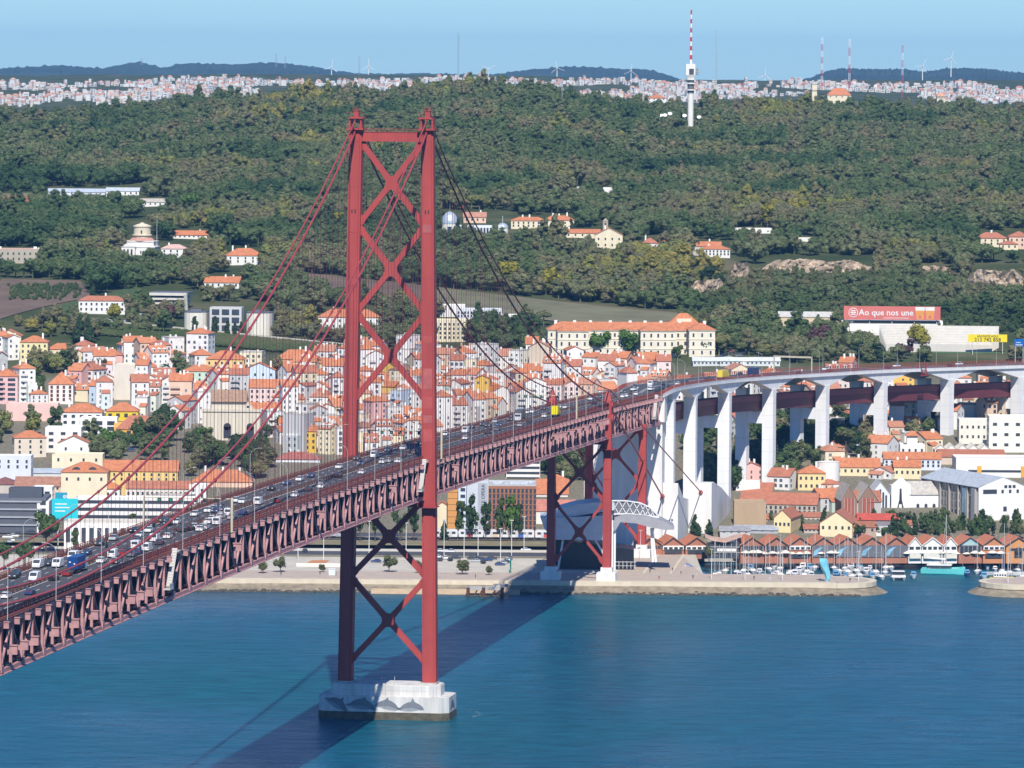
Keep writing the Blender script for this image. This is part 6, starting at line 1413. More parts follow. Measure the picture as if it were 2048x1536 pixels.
# twin-hull motor yacht
e = thing('motor_catamaran', 'white twin-hulled motor catamaran at the end of the mole', 'catamaran', at(1796, 1160, 0), R_(2))
for s_ in (-1, 1): inst('hull', HULL_M, e, (s_ * 2.1, 0, 0), color=WHITE).scale = (.7, 1.3, 1)
MB().box(0, .3, 1.2, 5.6, 6.5, .9).build('bridge_deck', 'paint', e, color=WHITE); MB().box(0, 1.0, 2.1, 4.8, 4.0, 1.3).build('saloon', 'glass_dark', e); MB().box(0, .8, 3.4, 5.2, 5.0, .25).build('hardtop', 'paint', e, color=WHITE)
# turquoise sailing catamaran
e = thing('turquoise_catamaran', 'large turquoise sailing catamaran with tall mast in the marina entrance', 'catamaran', at(1886, 1147, 0), R_(82)); TQ = (.13, .58, .56)
for s_ in (-1, 1): o = inst('hull', HULL_S, e, (s_ * 3.4, 0, 0), color=TQ); o.scale = (.75, 1.75, 1.9)
MB().box(0, 0, 1.6, 6.6, 12, .5).build('deck', 'paint', e, color=(.4, .66, .64)); MB().box(0, 1.0, 2.1, 5.4, 8, 1.3).build('saloon', 'glass_dark', e); MB().box(0, 1.4, 3.4, 6.0, 10, .4).box(0, 3, 3.8, 4, 4, .6).build('coach_roof', 'paint', e, color=WHITE)
MB().cyl((0, -1.2, 2), (0, -1.2, 24), .2, .12, 8).build('mast', 'lamp_grey', e); MB().cyl((0, -1.0, 5.8), (0, 6.5, 6.2), .4, .3, 8).build('furled_sail', 'paint', e, color=WHITE); MB().cyl((0, -1.2, 22), (0, -8.5, 2.2), .05, n=4).cyl((0, -1.2, 23), (2.8, 1, 2.2), .04, n=4).cyl((0, -1.2, 23), (-2.8, 1, 2.2), .04, n=4).build('rigging', 'lamp_grey', e)
e = thing('ferry_boat', 'yellow tour boat with white cabin moored behind the right mole', 'tour boat', at(2003, 1163, 0), R_(88)); o = inst('hull', HULL_S, e, color=(.80, .58, .02)); o.scale = (1.1, .95, 1.5); MB().box(0, .6, 1.8, 2.6, 5.2, 1.7).build('cabin', 'paint', e, color=WHITE); m = MB()
for k in range(5): m.box(1.32, -1.4 + k * 1.0, 2.3, .06, .6, .7); m.box(-1.32, -1.4 + k * 1.0, 2.3, .06, .6, .7)
m.build('window', 'glass_dark', e)
# tall-masted white yacht at right
e = thing('tall_yacht', 'white racing yacht with very tall mast near the right edge', 'sailboat', at(2008, 1151, 0), R_(86)); o = inst('hull', HULL_S, e, color=WHITE); o.scale = (1.2, 1.6, 1.2); inst('cabin', CAB_S, e, color=WHITE); MB().cyl((0, 0, 1), (0, 0, 21), .2, .1, 8).build('mast', 'lamp_grey', e); MB().cyl((.0, .2, 3), (0, .2, 8), .35, .3, 8).build('sail_cover', 'paint', e, color=(.03, .16, .35))
# pontoons
m = MB()
for x0, x1, y in ((1420, 1790, 1149), (1490, 1800, 1135)):
    a, b = at(x0, y, .5), at(x1, y, .5); m.beam((a.x, a.y, .35), (b.x, b.y, .35), 2.0, .5)
a, b = at(1430, 1149, .5), at(1470, 1130, .5); m.beam(a, b, 1.6, .5); tag(m.build('pontoon', 'deck_grey'), 'grey floating pontoons between the moored boats', 'pontoon')
e = thing('gangway', 'white sloping gangway down to the pontoon', 'gangway', at(1372, 1132, 4.5)); d_ = at(1410, 1153, .8) - at(1372, 1132, 4.5)
MB().beam((0, 0, .2), d_ + Vector((0, 0, .2)), 2.2, .35).build('walkway', 'paint', e, color=WHITE); MB().beam((0, -1, 1.2), d_ + Vector((0, -1, 1.2)), .12, .5).beam((0, -1, .6), d_ + Vector((0, -1, .6)), .1, .12).build('handrail', 'paint', e, color=(.1, .2, .5))
# light blue twisted sculpture on the mole
e = thing('twisted_sculpture', 'pale blue twisted faceted sculpture standing on the mole', 'sculpture', at(1655, 1163, 4.46)); U = e.location.y / F; m = MB(); lv = [(-2, 0, 3.0, 0), (1.5, 6, 5.0, .25), (-1, 18, 7.5, .5), (-6, 30, 9, .3), (-9, 40, 10, .1), (-10, 46, 8, 0)]
for cx, z, r_, a in lv:
    for k in range(5): q = a + 2 * PI * k / 5; m.v.append((cx * U + r_ * U * math.cos(q), r_ * U * math.sin(q), z * U))
for k in range(len(lv) - 1):
    for i in range(5): m.f.append((k * 5 + i, k * 5 + (i + 1) % 5, k * 5 + 5 + (i + 1) % 5, k * 5 + 5 + i))
m.f += [(4, 3, 2, 1, 0), tuple(25 + i for i in range(5))]; m.build('faceted_body', 'paint', e, color=(.20, .56, .68)); MB().cyl((0, 0, 0), (0, 0, .25), 1.6, n=12).build('base', 'concrete_grey', e)

for a, b, ye, yb, wc, rc, nm in ((1470, 1556, 1060, 1067, (.40, .41, .43), (.36, .38, .41), 'low grey-roofed shed behind the left dock houses'), (1608, 1640, 1058, 1067, (.5, .45, .4), RUST, 'small rust-roofed hut behind the dock houses'), (1728, 1775, 1062, 1070, WHITE, (.5, .48, .45), 'low white hut behind the grey-screened dock houses'),
                              (1776, 1826, 1050, 1062, (.55, .50, .44), RUST, 'stone hut with rust roof among trees behind the docks'), (1486, 1536, 1038, 1052, (.45, .30, .2), (.42, .16, .09), 'rust-roofed shed beside the yellow gabled house'), (1604, 1640, 1034, 1050, (.62, .55, .45), RUST, 'pale shed with rust roof between the two gabled houses'), (1440, 1500, 1062, 1070, (.5, .5, .5), (.3, .3, .32), 'dark low roof behind the swoop pavilion')):
    bld('dock_shed', nm, 'shed', a, b, ye, yb, 12, 'gx', ye - 7, z=6, wall=wc, rc=rc, rows=1, cols=4, chim=0, clear=False)
# ================================================================ VEHICLES
random.seed(11)
def side_mesh(name, poly, x0, x1, mt, taper=None):
    m = MB().side(poly, x0, x1)
    if taper:
        zl, k = taper; m.v = [(x * (k if z > zl else 1), y, z) for x, y, z in m.v]
    me = m.mesh(name); me.materials.append(MATS[mt]); return me
mat('car_light', (.75, .75, .72), .2); mat('tail_red', (.45, .02, .02), .3)
CAR = {'body': side_mesh('body', [(-2.1, .3), (2.1, .3), (2.15, .62), (2.0, .78), (1.05, .95), (-1.75, 1.0), (-2.1, .9)], -.88, .88, 'paint'),
       'glass': side_mesh('cabin_glass', [(-1.7, .97), (1.0, .94), (.3, 1.42), (-1.2, 1.44)], -.82, .82, 'glass_dark', (1.2, .84)),
       'roof': side_mesh('roof', [(.28, 1.42), (.3, 1.47), (-1.2, 1.5), (-1.25, 1.43)], -.68, .68, 'paint')}
VAN = {'body': side_mesh('body', [(-2.4, .35), (2.4, .35), (2.45, .9), (1.85, 1.2), (1.3, 2.1), (-2.35, 2.15), (-2.45, 1.0)], -.95, .95, 'paint'),
       'glass': (lambda: (lambda m: (m.materials.append(MATS['glass_dark']), m)[1])(MB().side([(1.0, 1.25), (1.6, 1.22), (1.3, 1.9), (.9, 1.9)], -.965, .965).side([(1.8, 1.28), (1.9, 1.3), (1.42, 2.02), (1.3, 2.02)], -.8, .8).mesh('cabin_glass')))(),
       'roof': side_mesh('rear_window', [(-2.49, 1.25), (-2.36, 1.25), (-2.34, 1.9), (-2.45, 1.9)], -.75, .75, 'glass_dark')}
WH = MB().cyl((-.12, 0, 0), (.12, 0, 0), .32, n=12).mesh('wheel'); WH.materials.append(MATS['rubber'])
HLm = MB().box(0, 0, 0, .42, .06, .18).mesh('headlight'); HLm.materials.append(MATS['car_light']); TLm = MB().box(0, 0, 0, .34, .06, .2).mesh('tail_light'); TLm.materials.append(MATS['tail_red'])
COLS = {'w': ((.78, .78, .77), 'white'), 'k': ((.018, .02, .026), 'black'), 'd': ((.05, .055, .065), 'dark grey'), 's': ((.42, .44, .46), 'silver'), 'b': ((.03, .06, .16), 'dark blue'), 'r': ((.28, .03, .03), 'dark red'), 'g': ((.16, .18, .2), 'grey')}
def vehicle(pos, yaw, c, kind, where, group, detail=True, pitch=0.0):
    col, cn = COLS[c]; kit = VAN if kind == 'van' else CAR; nm = {'van': 'delivery_van', 'car': 'parked_car' if 'parked' in where else 'moving_car'}[kind]
    e = thing(nm, '%s %s %s' % (cn, kind, where), kind, pos, yaw, group); e.rotation_euler = (pitch, 0, yaw)
    inst('body', kit['body'], e, color=col); inst('cabin_glass', kit['glass'], e); inst('roof' if kind == 'car' else 'rear_window', kit['roof'], e, color=col)
    if detail:
        L = 1.35 if kind == 'car' else 1.55
        for x in (-.82, .82):
            for y in (-L, L): inst('wheel', WH, e, (x, y, .32))
        for x in (-.6, .6): inst('headlight', HLm, e, (x, 2.08 if kind == 'car' else 2.4, .68)); inst('tail_light', TLm, e, (x, -2.1 if kind == 'car' else -2.42, .78))
    return e
def deck_pos(x, y, dz=.7):
    best = None
    for k in range(int(S0) * 2, int(S1) * 2):
        s = k / 2; p = at(x, y, zr(s) + dz); rel = p - BO; ss = rel.x * SA + rel.y * CA; t = rel.x * CA - rel.y * SA
        if best is None or abs(ss - s) < best[0]: best = (abs(ss - s), ss, t)
    return best[1], best[2]
USED = []
def on_deck(x, y, code):
    kind = 'van' if code[-1] == 'v' else 'car'; s, t = deck_pos(x, y, 1.0 if kind == 'van' else .7)
    sg = 1 if t >= 0 else -1
    lane = min((2.4, 5.5, 8.6), key=lambda L: abs(abs(t) - L)); t2 = sg * (lane + max(-.5, min(.5, abs(t) - lane)))
    for _ in range(40):
        if any(abs(s - a) < 5.6 and abs(t2 - b) < 2.2 for a, b in USED): s += .7
        else: break
    USED.append((s, t2)); where = 'on the %s bridge lanes %s' % ('near' if sg > 0 else 'far', 'left of the tall tower' if s < 0 else 'beyond the tall tower')
    pitch = math.atan((zr(s + 3) - zr(s - 3)) / 6)
    return vehicle(bp(s, t2, zr(s) + .012), (-BA if sg > 0 else PI - BA), code[0], kind, where, 'vehicles crossing the bridge', True, pitch * sg)
def crop(ox, oy, k, L): return [(ox + a * k, oy + b * k, c) for a, b, c in L]
CARS = crop(0, 980, .2474, [(285, 595, 'wv'), (350, 610, 'd'), (495, 590, 'wv'), (560, 530, 'wv'), (680, 500, 'b'), (775, 425, 'd'), (915, 385, 's'), (1075, 325, 'k'), (1200, 320, 'w'), (1210, 280, 'd'), (1150, 360, 'w'), (1300, 240, 'd'), (1350, 265, 'k'), (1390, 275, 'w'), (55, 670, 'b'), (130, 690, 'd'),
     (310, 700, 'wv'), (435, 705, 'k'), (545, 670, 'r'), (865, 510, 'wv'), (910, 535, 'r'), (820, 565, 'w'), (990, 480, 'k'), (1045, 440, 'wv'), (1135, 410, 'r'), (1065, 395, 'd'), (1235, 385, 'wv'), (1205, 460, 'wv'), (1275, 420, 'd'), (1120, 495, 'b'), (1065, 515, 'g'), (945, 570, 's'), (1335, 350, 'd'), (1380, 370, 'w'),
     (1425, 315, 'd'), (1510, 320, 'k'), (1580, 295, 'w'), (1630, 310, 'w'), (1575, 190, 'w'), (1665, 225, 'w'), (1700, 250, 'w'), (1770, 250, 'wv'), (1695, 160, 'w'), (1745, 165, 'b'), (215, 820, 'b'), (20, 850, 'w'), (125, 780, 'd')])
CARS += crop(400, 840, .2344, [(20, 925, 'w'), (85, 865, 'w'), (45, 840, 'w'), (80, 765, 'w'), (130, 775, 'b'), (170, 725, 'd'), (305, 680, 'w'), (360, 690, 'w'), (500, 690, 'wv'), (265, 790, 'wv'), (300, 825, 's'), (365, 785, 'b'), (610, 580, 'k'), (735, 535, 'b'), (845, 500, 'w'), (945, 470, 'b'), (1185, 395, 'w'), (835, 635, 'w'), (910, 585, 'd'),
     (1050, 560, 'w'), (1040, 530, 'g'), (690, 685, 'r'), (1150, 470, 'k'), (1380, 440, 'w'), (1350, 365, 's'), (1340, 325, 'd'), (1480, 295, 'wv'), (1510, 350, 'w'), (1580, 355, 's'), (1705, 345, 'w'), (1735, 300, 'd'), (1625, 255, 'b'), (1715, 235, 'w'), (1835, 270, 'g'), (1875, 200, 'k')])
CARS += crop(860, 660, .2441, [(125, 850, 'w'), (290, 820, 'wv'), (335, 790, 'k'), (290, 880, 'w'), (435, 770, 'd'), (480, 780, 'd'), (540, 745, 's'), (590, 775, 'b'), (550, 810, 'g'), (490, 835, 'd'), (660, 730, 'd'), (705, 705, 'k'), (725, 775, 's'), (820, 740, 'd'), (790, 670, 'w'), (840, 665, 'w'), (930, 640, 'd'), (940, 700, 'w'), (1070, 625, 'w'),
     (1130, 630, 'w'), (1190, 640, 'd'), (1300, 560, 'w'), (1370, 545, 'd'), (1345, 595, 'k'), (1545, 540, 'w'), (1530, 495, 'r'), (1590, 500, 'd'), (1640, 490, 'd'), (1690, 485, 'wv'), (1690, 520, 'w'), (1745, 445, 'w'), (1790, 470, 'wv'), (1850, 425, 'd'), (1610, 535, 'w')])
USED.append(deck_pos(166, 1132, 1.5)); USED[-1] = (USED[-1][0], 2.4); CS = USED[-1][0]; USED += [(CS + 4, 2.4), (CS + 8, 2.4), (CS - 4, 2.4)]
YS, YT = deck_pos(1108, 826, 1.5); USED += [(YS, 5.5), (YS + 4, 5.5)]; TS, TT = deck_pos(993, 832, 1.5); USED += [(TS, -2.4), (TS + 6, -2.4), (TS - 6, -2.4)]
for c in CARS: on_deck(*c)
def truck(label, s, t, yaw, boxcol, boxdim, cabcol, nm='lorry', cont=False):
    e = thing(nm, label, 'truck', bp(s, t, zr(s) + .012), yaw, 'vehicles crossing the bridge'); L, Wd, Hh = boxdim
    MB().box(0, 0, 1.1, Wd, L, Hh).build('cargo_box', 'paint', e, color=boxcol)
    if cont:
        m = MB()
        for k in range(24): m.box(0, -L / 2 + .3 + k * (L - .6) / 23, 1.25, Wd + .08, .16, Hh - .3)
        for x in (-.8, -.3, .3, .8): m.box(x, -L / 2 - .04, 1.2, .07, .08, Hh - .2)
        m.build('corrugation', 'paint', e, color=tuple(c * .8 for c in boxcol), kind='stuff'); MB().box(-.55, -L / 2 - .06, 2.6, .5, .04, .3).box(.5, -L / 2 - .06, 2.2, .4, .04, .3).build('door_marking', 'white_paint', e)
    MB().side([(L / 2 + .3, .5), (L / 2 + 2.3, .5), (L / 2 + 2.3, 1.6), (L / 2 + 2.0, 2.8), (L / 2 + .3, 2.9)], -1.2, 1.2).build('cab', 'paint', e, color=cabcol); MB().box(0, L / 2 + 2.15, 1.7, 2.1, .2, .9).build('windscreen', 'glass_dark', e); MB().box(0, 0, .7, 1.6, L + 2, .4).build('chassis', 'black_steel', e)
    for x in (-1.05, 1.05):
        for y in (-L / 2 + 1, -L / 2 + 2.2, L / 2 + 1.3): o = inst('wheel', WH, e, (x, y, .5)); o.scale = (1.6, 1.55, 1.55)
truck('blue shipping container on a lorry on the near bridge lanes', CS, 2.4, -BA, (.010, .055, .21), (9.2, 2.45, 2.8), (.6, .6, .6), 'container_lorry', True)
truck('yellow box lorry on the near bridge lanes close to the shore', YS, 5.5, -BA, (.80, .66, .01), (5.2, 2.5, 3.0), (.8, .66, .02))
truck('dark trailer lorry with silver cab on the far bridge lanes', TS, -2.4, PI - BA, (.10, .10, .12), (10, 2.5, 3.0), (.6, .6, .62))
# motorcycles with riders
for x, y in ((98, 1123), (213, 1089), (565, 1002)):
    s, t = deck_pos(x, y, .8); t = max(-9, min(9, t)); sg = 1 if t > 0 else -1
    e = thing('motorcycle', 'motorcycle with dark-clad rider between the bridge lanes', 'motorcycle', bp(s, t, zr(s) + .012), -BA if sg > 0 else PI - BA, 'motorcycles on the bridge')
    for y_ in (-.75, .75): inst('wheel', WH, e, (0, y_, .32))
    MB().side([(-.9, .5), (-.2, .35), (.5, .4), (.75, .95), (.3, 1.0), (-.3, .78), (-.95, .85)], -.16, .16).build('body', 'paint', e, color=(.05, .05, .06)); MB().beam((-.35, .55, 1.1), (.35, .55, 1.1), .06, .06).build('handlebar', 'black_steel', e)
    r = thing('person', 'motorcyclist in dark jacket and helmet riding on the bridge', 'person', e.location, e.rotation_euler.z, 'motorcyclists')
    me = bpy.data.meshes.new('person_body'); V = [(0, -.25, .85), (0, -.12, 1.15), (0, .02, 1.42), (0, .06, 1.55), (0, .1, 1.7), (.2, .0, 1.4), (.34, .25, 1.2), (.3, .52, 1.14), (-.2, .0, 1.4), (-.34, .25, 1.2), (-.3, .52, 1.14), (.16, .2, .8), (.18, 0, .42), (-.16, .2, .8), (-.18, 0, .42)]
    me.from_pydata(V, [(0, 1), (1, 2), (2, 3), (3, 4), (2, 5), (5, 6), (6, 7), (2, 8), (8, 9), (9, 10), (0, 11), (11, 12), (0, 13), (13, 14)], []); me.materials.append(MATS['black_steel'])
    o = bpy.data.objects.new('body', me); COL.objects.link(o); o.parent = r; sk = o.modifiers.new('skin', 'SKIN')
    for v, rr in zip(me.skin_vertices[0].data, [.17, .18, .19, .08, .15, .09, .07, .05, .09, .07, .05, .11, .07, .11, .07]): v.radius = (rr, rr)
    me.skin_vertices[0].data[0].use_root = True; o.modifiers.new('sub', 'SUBSURF').levels = 1
# vehicles on the viaduct
for u, t, c in ((.4, -4, 'd'), (.62, -8, 'w'), (.8, -4.5, 'd'), (1.1, -4, 'd'), (1.35, -8, 'k'), (1.6, -4, 'w'), (1.9, -5, 'd'), (2.2, -8, 'd'), (2.6, -4, 'k'), (2.9, -8, 'd'), (3.3, -4, 'g'), (4.6, -4, 'd'), (4.75, -8, 'w'), (5.15, -4, 'd'), (5.5, -16, 'w'), (6.2, -6, 'd'), (6.6, -16, 'w'), (7.1, -5, 'k'), (7.5, -16, 'w'), (.5, -15, 'w'), (.9, -17, 'd'), (1.4, -14, 'wv'), (3.9, -15, 'd'), (4.2, -17, 'w')):
    p, d, r = vpt(u); q = p + r * t; a = math.atan2(d.y, d.x) - PI / 2 + (PI if t < -11 else 0); vehicle((q.x, q.y, p.z + .02), a, c[0], 'van' if c[-1] == 'v' else 'car', 'on the road of the white viaduct', 'vehicles on the viaduct', False)
def vtruck(label, u, t, box, cab):
    p, d, r = vpt(u); q = p + r * t; e = thing('lorry', label, 'truck', (q.x, q.y, p.z + .02), math.atan2(d.y, d.x) - PI / 2, 'vehicles on the viaduct'); MB().box(0, 0, 1.0, 2.5, 8.5, 3.0).build('cargo_box', 'paint', e, color=box); MB().side([(4.4, .5), (6.4, .5), (6.3, 2.7), (4.4, 2.9)], -1.2, 1.2).build('cab', 'paint', e, color=cab)
    for x in (-1, 1):
        for y in (-3, 5.4): o = inst('wheel', WH, e, (x, y, .5)); o.scale = (1.5, 1.5, 1.5)
vtruck('yellow lorry on the road of the white viaduct', 3.05, -5, (.75, .55, .06), (.75, .6, .1)); vtruck('dark blue articulated lorry on the road of the white viaduct', 3.75, -5, (.03, .04, .12), (.6, .6, .62))
# car park, riverside road, hillside car parks
def parked(L, where, group, z=None, det=False):
    for x, y, c in L:
        p = at(x, y, z) if z is not None else ground_at(x, y) + Vector((0, 0, .3))
        vehicle(p, R_(random.choice([80, -95, 88, 10])), c[0], 'van' if c[-1] == 'v' else 'car', where, group, det)
parked([(880, 1122, 'd'), (890, 1118, 'w'), (900, 1122, 'k'), (912, 1118, 'd'), (945, 1119, 'd'), (954, 1119, 'k'), (965, 1121, 'd'), (975, 1122, 'b'), (966, 1127, 'k'), (950, 1124, 's'), (984, 1119, 'd'), (1004, 1128, 's'), (1010, 1126, 'd'), (1014, 1122, 'w'), (1020, 1119, 'g'), (1000, 1131, 'b'), (752, 1125, 'b'), (872, 1116, 'w')], 'parked on the riverside car park', 'cars on the riverside car park', 4.49)
parked([(878, 1104, 'w'), (900, 1105, 'w'), (1052, 1102, 'w'), (1118, 1100, 's'), (520, 1106, 'w'), (610, 1104, 'd')], 'driving on the riverside road', 'cars on the riverside road', 4.5)
parked([(15, 1076, 'w'), (24, 1082, 'w'), (28, 1074, 'w'), (44, 1082, 'g'), (62, 1066, 'd'), (18, 1085, 's'), (36, 1070, 'd')], 'parked beside the dark office at lower left', 'cars beside the office', 7.0)
parked([(213, 643, 'w'), (222, 646, 'w'), (265, 644, 'd'), (275, 643, 'd'), (284, 636, 'wv'), (252, 645, 's'), (478, 668, 'w'), (735, 690, 'w'), (750, 691, 's')], 'parked on the hill road above the vineyard', 'cars on the hill road')
parked([(1442, 708, 'd'), (1450, 712, 'k'), (1460, 706, 'r'), (1470, 710, 'd'), (1478, 714, 'g'), (1456, 718, 'w'), (1440, 716, 'b'), (1488, 709, 'd')], 'parked beside the cream college', 'cars beside the college')
parked([(306, 900, 'r'), (1232, 1134, 'wv'), (262, 903, 'b')], 'standing among the trees and walls', 'scattered cars')

# people on the promenade
random.seed(9)
pm = bpy.data.meshes.new('person_body'); V = [(0, 0, .95), (0, 0, 1.2), (0, 0, 1.42), (0, .02, 1.53), (0, .03, 1.66), (.2, 0, 1.4), (.27, .03, 1.12), (.27, .12, .88), (-.2, 0, 1.4), (-.27, -.02, 1.12), (-.26, .06, .88), (.1, .02, .92), (.11, .1, .5), (.11, .02, .06), (-.1, 0, .92), (-.11, -.06, .5), (-.11, -.16, .08)]
pm.from_pydata(V, [(0, 1), (1, 2), (2, 3), (3, 4), (2, 5), (5, 6), (6, 7), (2, 8), (8, 9), (9, 10), (0, 11), (11, 12), (12, 13), (0, 14), (14, 15), (15, 16)], [])
po = bpy.data.objects.new('body', pm); COL.objects.link(po); po.modifiers.new('skin', 'SKIN'); pm.skin_vertices[0].data[0].use_root = True
for v, rr in zip(pm.skin_vertices[0].data, [.15, .15, .17, .06, .115, .075, .055, .045, .075, .055, .045, .095, .07, .05, .095, .07, .05]): v.radius = (rr, rr * .9)
po.modifiers.new('sub', 'SUBSURF').levels = 1; bpy.context.view_layer.update()
pm2 = bpy.data.meshes.new_from_object(po.evaluated_get(bpy.context.evaluated_depsgraph_get())); pm2.name = 'person_body'; pm2.materials.clear(); pm2.materials.append(MATS['matte']); bpy.data.objects.remove(po)
for x, y, c, cn in ((1386, 1158, (.03, .03, .04), 'black'), (1393, 1154, (.5, .5, .5), 'grey'), (1362, 1150, (.03, .05, .15), 'navy'), (1300, 1146, (.03, .03, .03), 'black'), (1318, 1160, (.4, .05, .05), 'red'), (1345, 1143, (.05, .05, .06), 'black'), (1508, 1160, (.04, .04, .05), 'black'), (1540, 1162, (.6, .6, .6), 'white'), (1700, 1164, (.04, .04, .05), 'black'),
                    (526, 1148, (.3, .15, .1), 'brown'), (562, 1151, (.04, .04, .05), 'black'), (640, 1150, (.05, .05, .06), 'black'), (672, 1152, (.1, .15, .3), 'blue'), (1120, 1158, (.04, .04, .05), 'black'), (1290, 1156, (.5, .4, .3), 'tan'), (1640, 1164, (.03, .03, .04), 'black'), (951, 1156, (.03, .03, .04), 'black')):
    e = thing('person', 'pedestrian in %s clothes walking on the waterside promenade' % cn, 'person', at(x, y, 4.46), random.uniform(0, 6.3), 'people on the promenade'); inst('body', pm2, e, color=c)

m = MB()
for k in range(60):
    a = random.uniform(-.9, 1.2); r_ = random.gauss(5.0, .5); cx_, cy_ = at(916, 1428, 0).x + 1, at(916, 1428, 0).y; x_, y_ = cx_ + r_ * 1.2 * math.cos(a), cy_ + r_ * 2.2 * math.sin(a); w_ = random.uniform(.05, .17)
    m.add([(x_ - w_, y_ - w_, .03), (x_ + w_, y_ - w_, .03), (x_ + w_ * .6, y_ + w_, .03), (x_ - w_ * .7, y_ + w_, .03)], [(0, 1, 2, 3)])
o = m.build('water_foam', 'white_paint'); o['kind'] = 'stuff'; o['label'] = 'small ring of white foam beside the white pier'; o['category'] = 'foam'
# ================================================================ FAR THINGS: broadcasting tower, masts, turbines, distant city
random.seed(3)
p = ground_at(1381, 236); p = atY(1381, 236, 4750); U = p.y / F; keep_clear(1364, 120, 1400, 276)
t = thing('broadcast_tower', 'white concrete broadcasting tower with red and white antenna on forest ridge', 'tower', p)
MB().cyl((0, 0, -25), (0, 0, 80 * U), 6.2 * U, 5.6 * U, 16).build('shaft', 'wall', t, color=(.76, .74, .66))
m = MB()
for z in (55, 68, 76): m.cyl((0, 0, z * U), (0, 0, (z + 2.4) * U), 9.5 * U, n=16)
m.build('gallery', 'wall', t, color=WHITE); MB().cyl((0, 0, 50 * U), (0, 0, 80 * U), 6.6 * U, n=16).build('dark_collar', 'matte', t, color=(.12, .13, .13))
MB().box(-1 * U, 0, 86 * U, 19 * U, 19 * U, 22 * U).add([(-10.5 * U, -9.5 * U, 86 * U), (8.5 * U, -9.5 * U, 86 * U), (8.5 * U, 9.5 * U, 86 * U), (-10.5 * U, 9.5 * U, 86 * U), (-6 * U, -6 * U, 78 * U), (6 * U, -6 * U, 78 * U), (6 * U, 6 * U, 78 * U), (-6 * U, 6 * U, 78 * U)], [(4, 5, 1, 0), (5, 6, 2, 1), (6, 7, 3, 2), (7, 4, 0, 3)]).build('head_block', 'wall', t, color=(.76, .74, .68))
MB().box(1 * U, -9.7 * U, 87 * U, 9.5 * U, .3, 11.5 * U).build('sign_panel', 'matte', t, color=(.06, .07, .08)); MB().box(12.5 * U, -6 * U, 87 * U, 5 * U, 6 * U, 11.5 * U).build('side_panel', 'matte', t, color=(.06, .07, .08))
for x in (1, 12.5): o = inst('lettering', text_mesh('O', 7 * U, bold=True), t, (x * U, (-9.8 if x < 5 else -9.2) * U, 94.5 * U), (PI / 2, 0, 0)); o.data.materials.append(MATS['white_paint']); MB().box(x * U, (-9.8 if x < 5 else -9.2) * U, 89 * U, 5.5 * U * (1 if x < 5 else .7), .2, 1.6 * U).build('sign_bar', 'white_paint', t)
for k in range(12): MB().cyl((0, 0, (108 + 9 * k) * U), (0, 0, (117 + 9 * k) * U), 2.6 * U - k * .09 * U, n=8).build('antenna_section', 'matte', t, color=(.55, .04, .06) if k % 2 else (.78, .78, .78))
for x, y in ((1323, 233), (1330, 232), (1369, 233), (1398, 236), (1316, 234), (1340, 229)):
    q = atY(x, y, 4700); e = thing('satellite_dish', 'small white satellite dish on the forest ridge by the tower', 'satellite dish', q, 0, 'satellite dishes'); r_ = 1.8
    MB().cyl((0, 0, 0), (0, -.8, .8), .5, r_, 14).build('dish', 'wall', e, color=WHITE); MB().cyl((0, .3, -14), (0, .2, .2), .3, n=6).build('post', 'wall', e, color=WHITE)
def mast(label, x, ytop, ybase, Y, w, cols):
    a = atY(x, ybase, Y); hgt = (ybase - ytop) * Y / F; e = thing('radio_mast', label, 'mast', a); n = len(cols)
    for k, c in enumerate(cols):
        m = MB(); z0, z1 = hgt * k / n, hgt * (k + 1) / n
        for i in range(3): q = i * 2 * PI / 3; m.cyl((w * math.cos(q), w * math.sin(q), z0), (w * math.cos(q), w * math.sin(q), z1), w * .16, n=4)
        zz = z0; st = max(2.0, w * 2.2); j = 0
        while zz < z1 - .1:
            z2 = min(z1, zz + st)
            for i in range(3): q, q2 = i * 2 * PI / 3, ((i + 1) % 3) * 2 * PI / 3; m.cyl((w * math.cos(q), w * math.sin(q), zz), (w * math.cos(q2), w * math.sin(q2), z2), w * .11, n=3)
            zz = z2
        m.build('mast_section', 'matte', e, color=c)
RW = [(.5, .06, .08), (.75, .75, .75)]
mast('red and white lattice mast, left of the pair above the distant city', 1643, 76, 178, 7800, 1.6, [RW[k % 2] for k in range(8)]); mast('red and white lattice mast, right of the pair above the distant city', 1698, 78, 180, 7800, 1.4, [RW[k % 2] for k in range(6)])
mast('red and white mast right of the mast pair above the distant city', 1804, 90, 196, 7800, 1.3, [RW[k % 2] for k in range(7)]); mast('thin grey mast right of the broadcasting tower', 1432, 62, 172, 7800, .8, [(.35, .37, .4)] * 2)
mast('tall grey lattice mast on the skyline above the red tower', 916, 66, 152, 8600, 1.2, [(.25, .27, .3)] * 2); mast('thin grey mast standing in the forest right of the cables', 1124, 172, 218, 4800, .5, [(.5, .5, .5)])
for x, y0, y1 in ((552, 106, 134), (570, 112, 136), (283, 116, 130), (718, 112, 150)): mast('faint lattice pylon on the left skyline', x, y0, y1, 11500, 1.6, [(.3, .32, .36)])
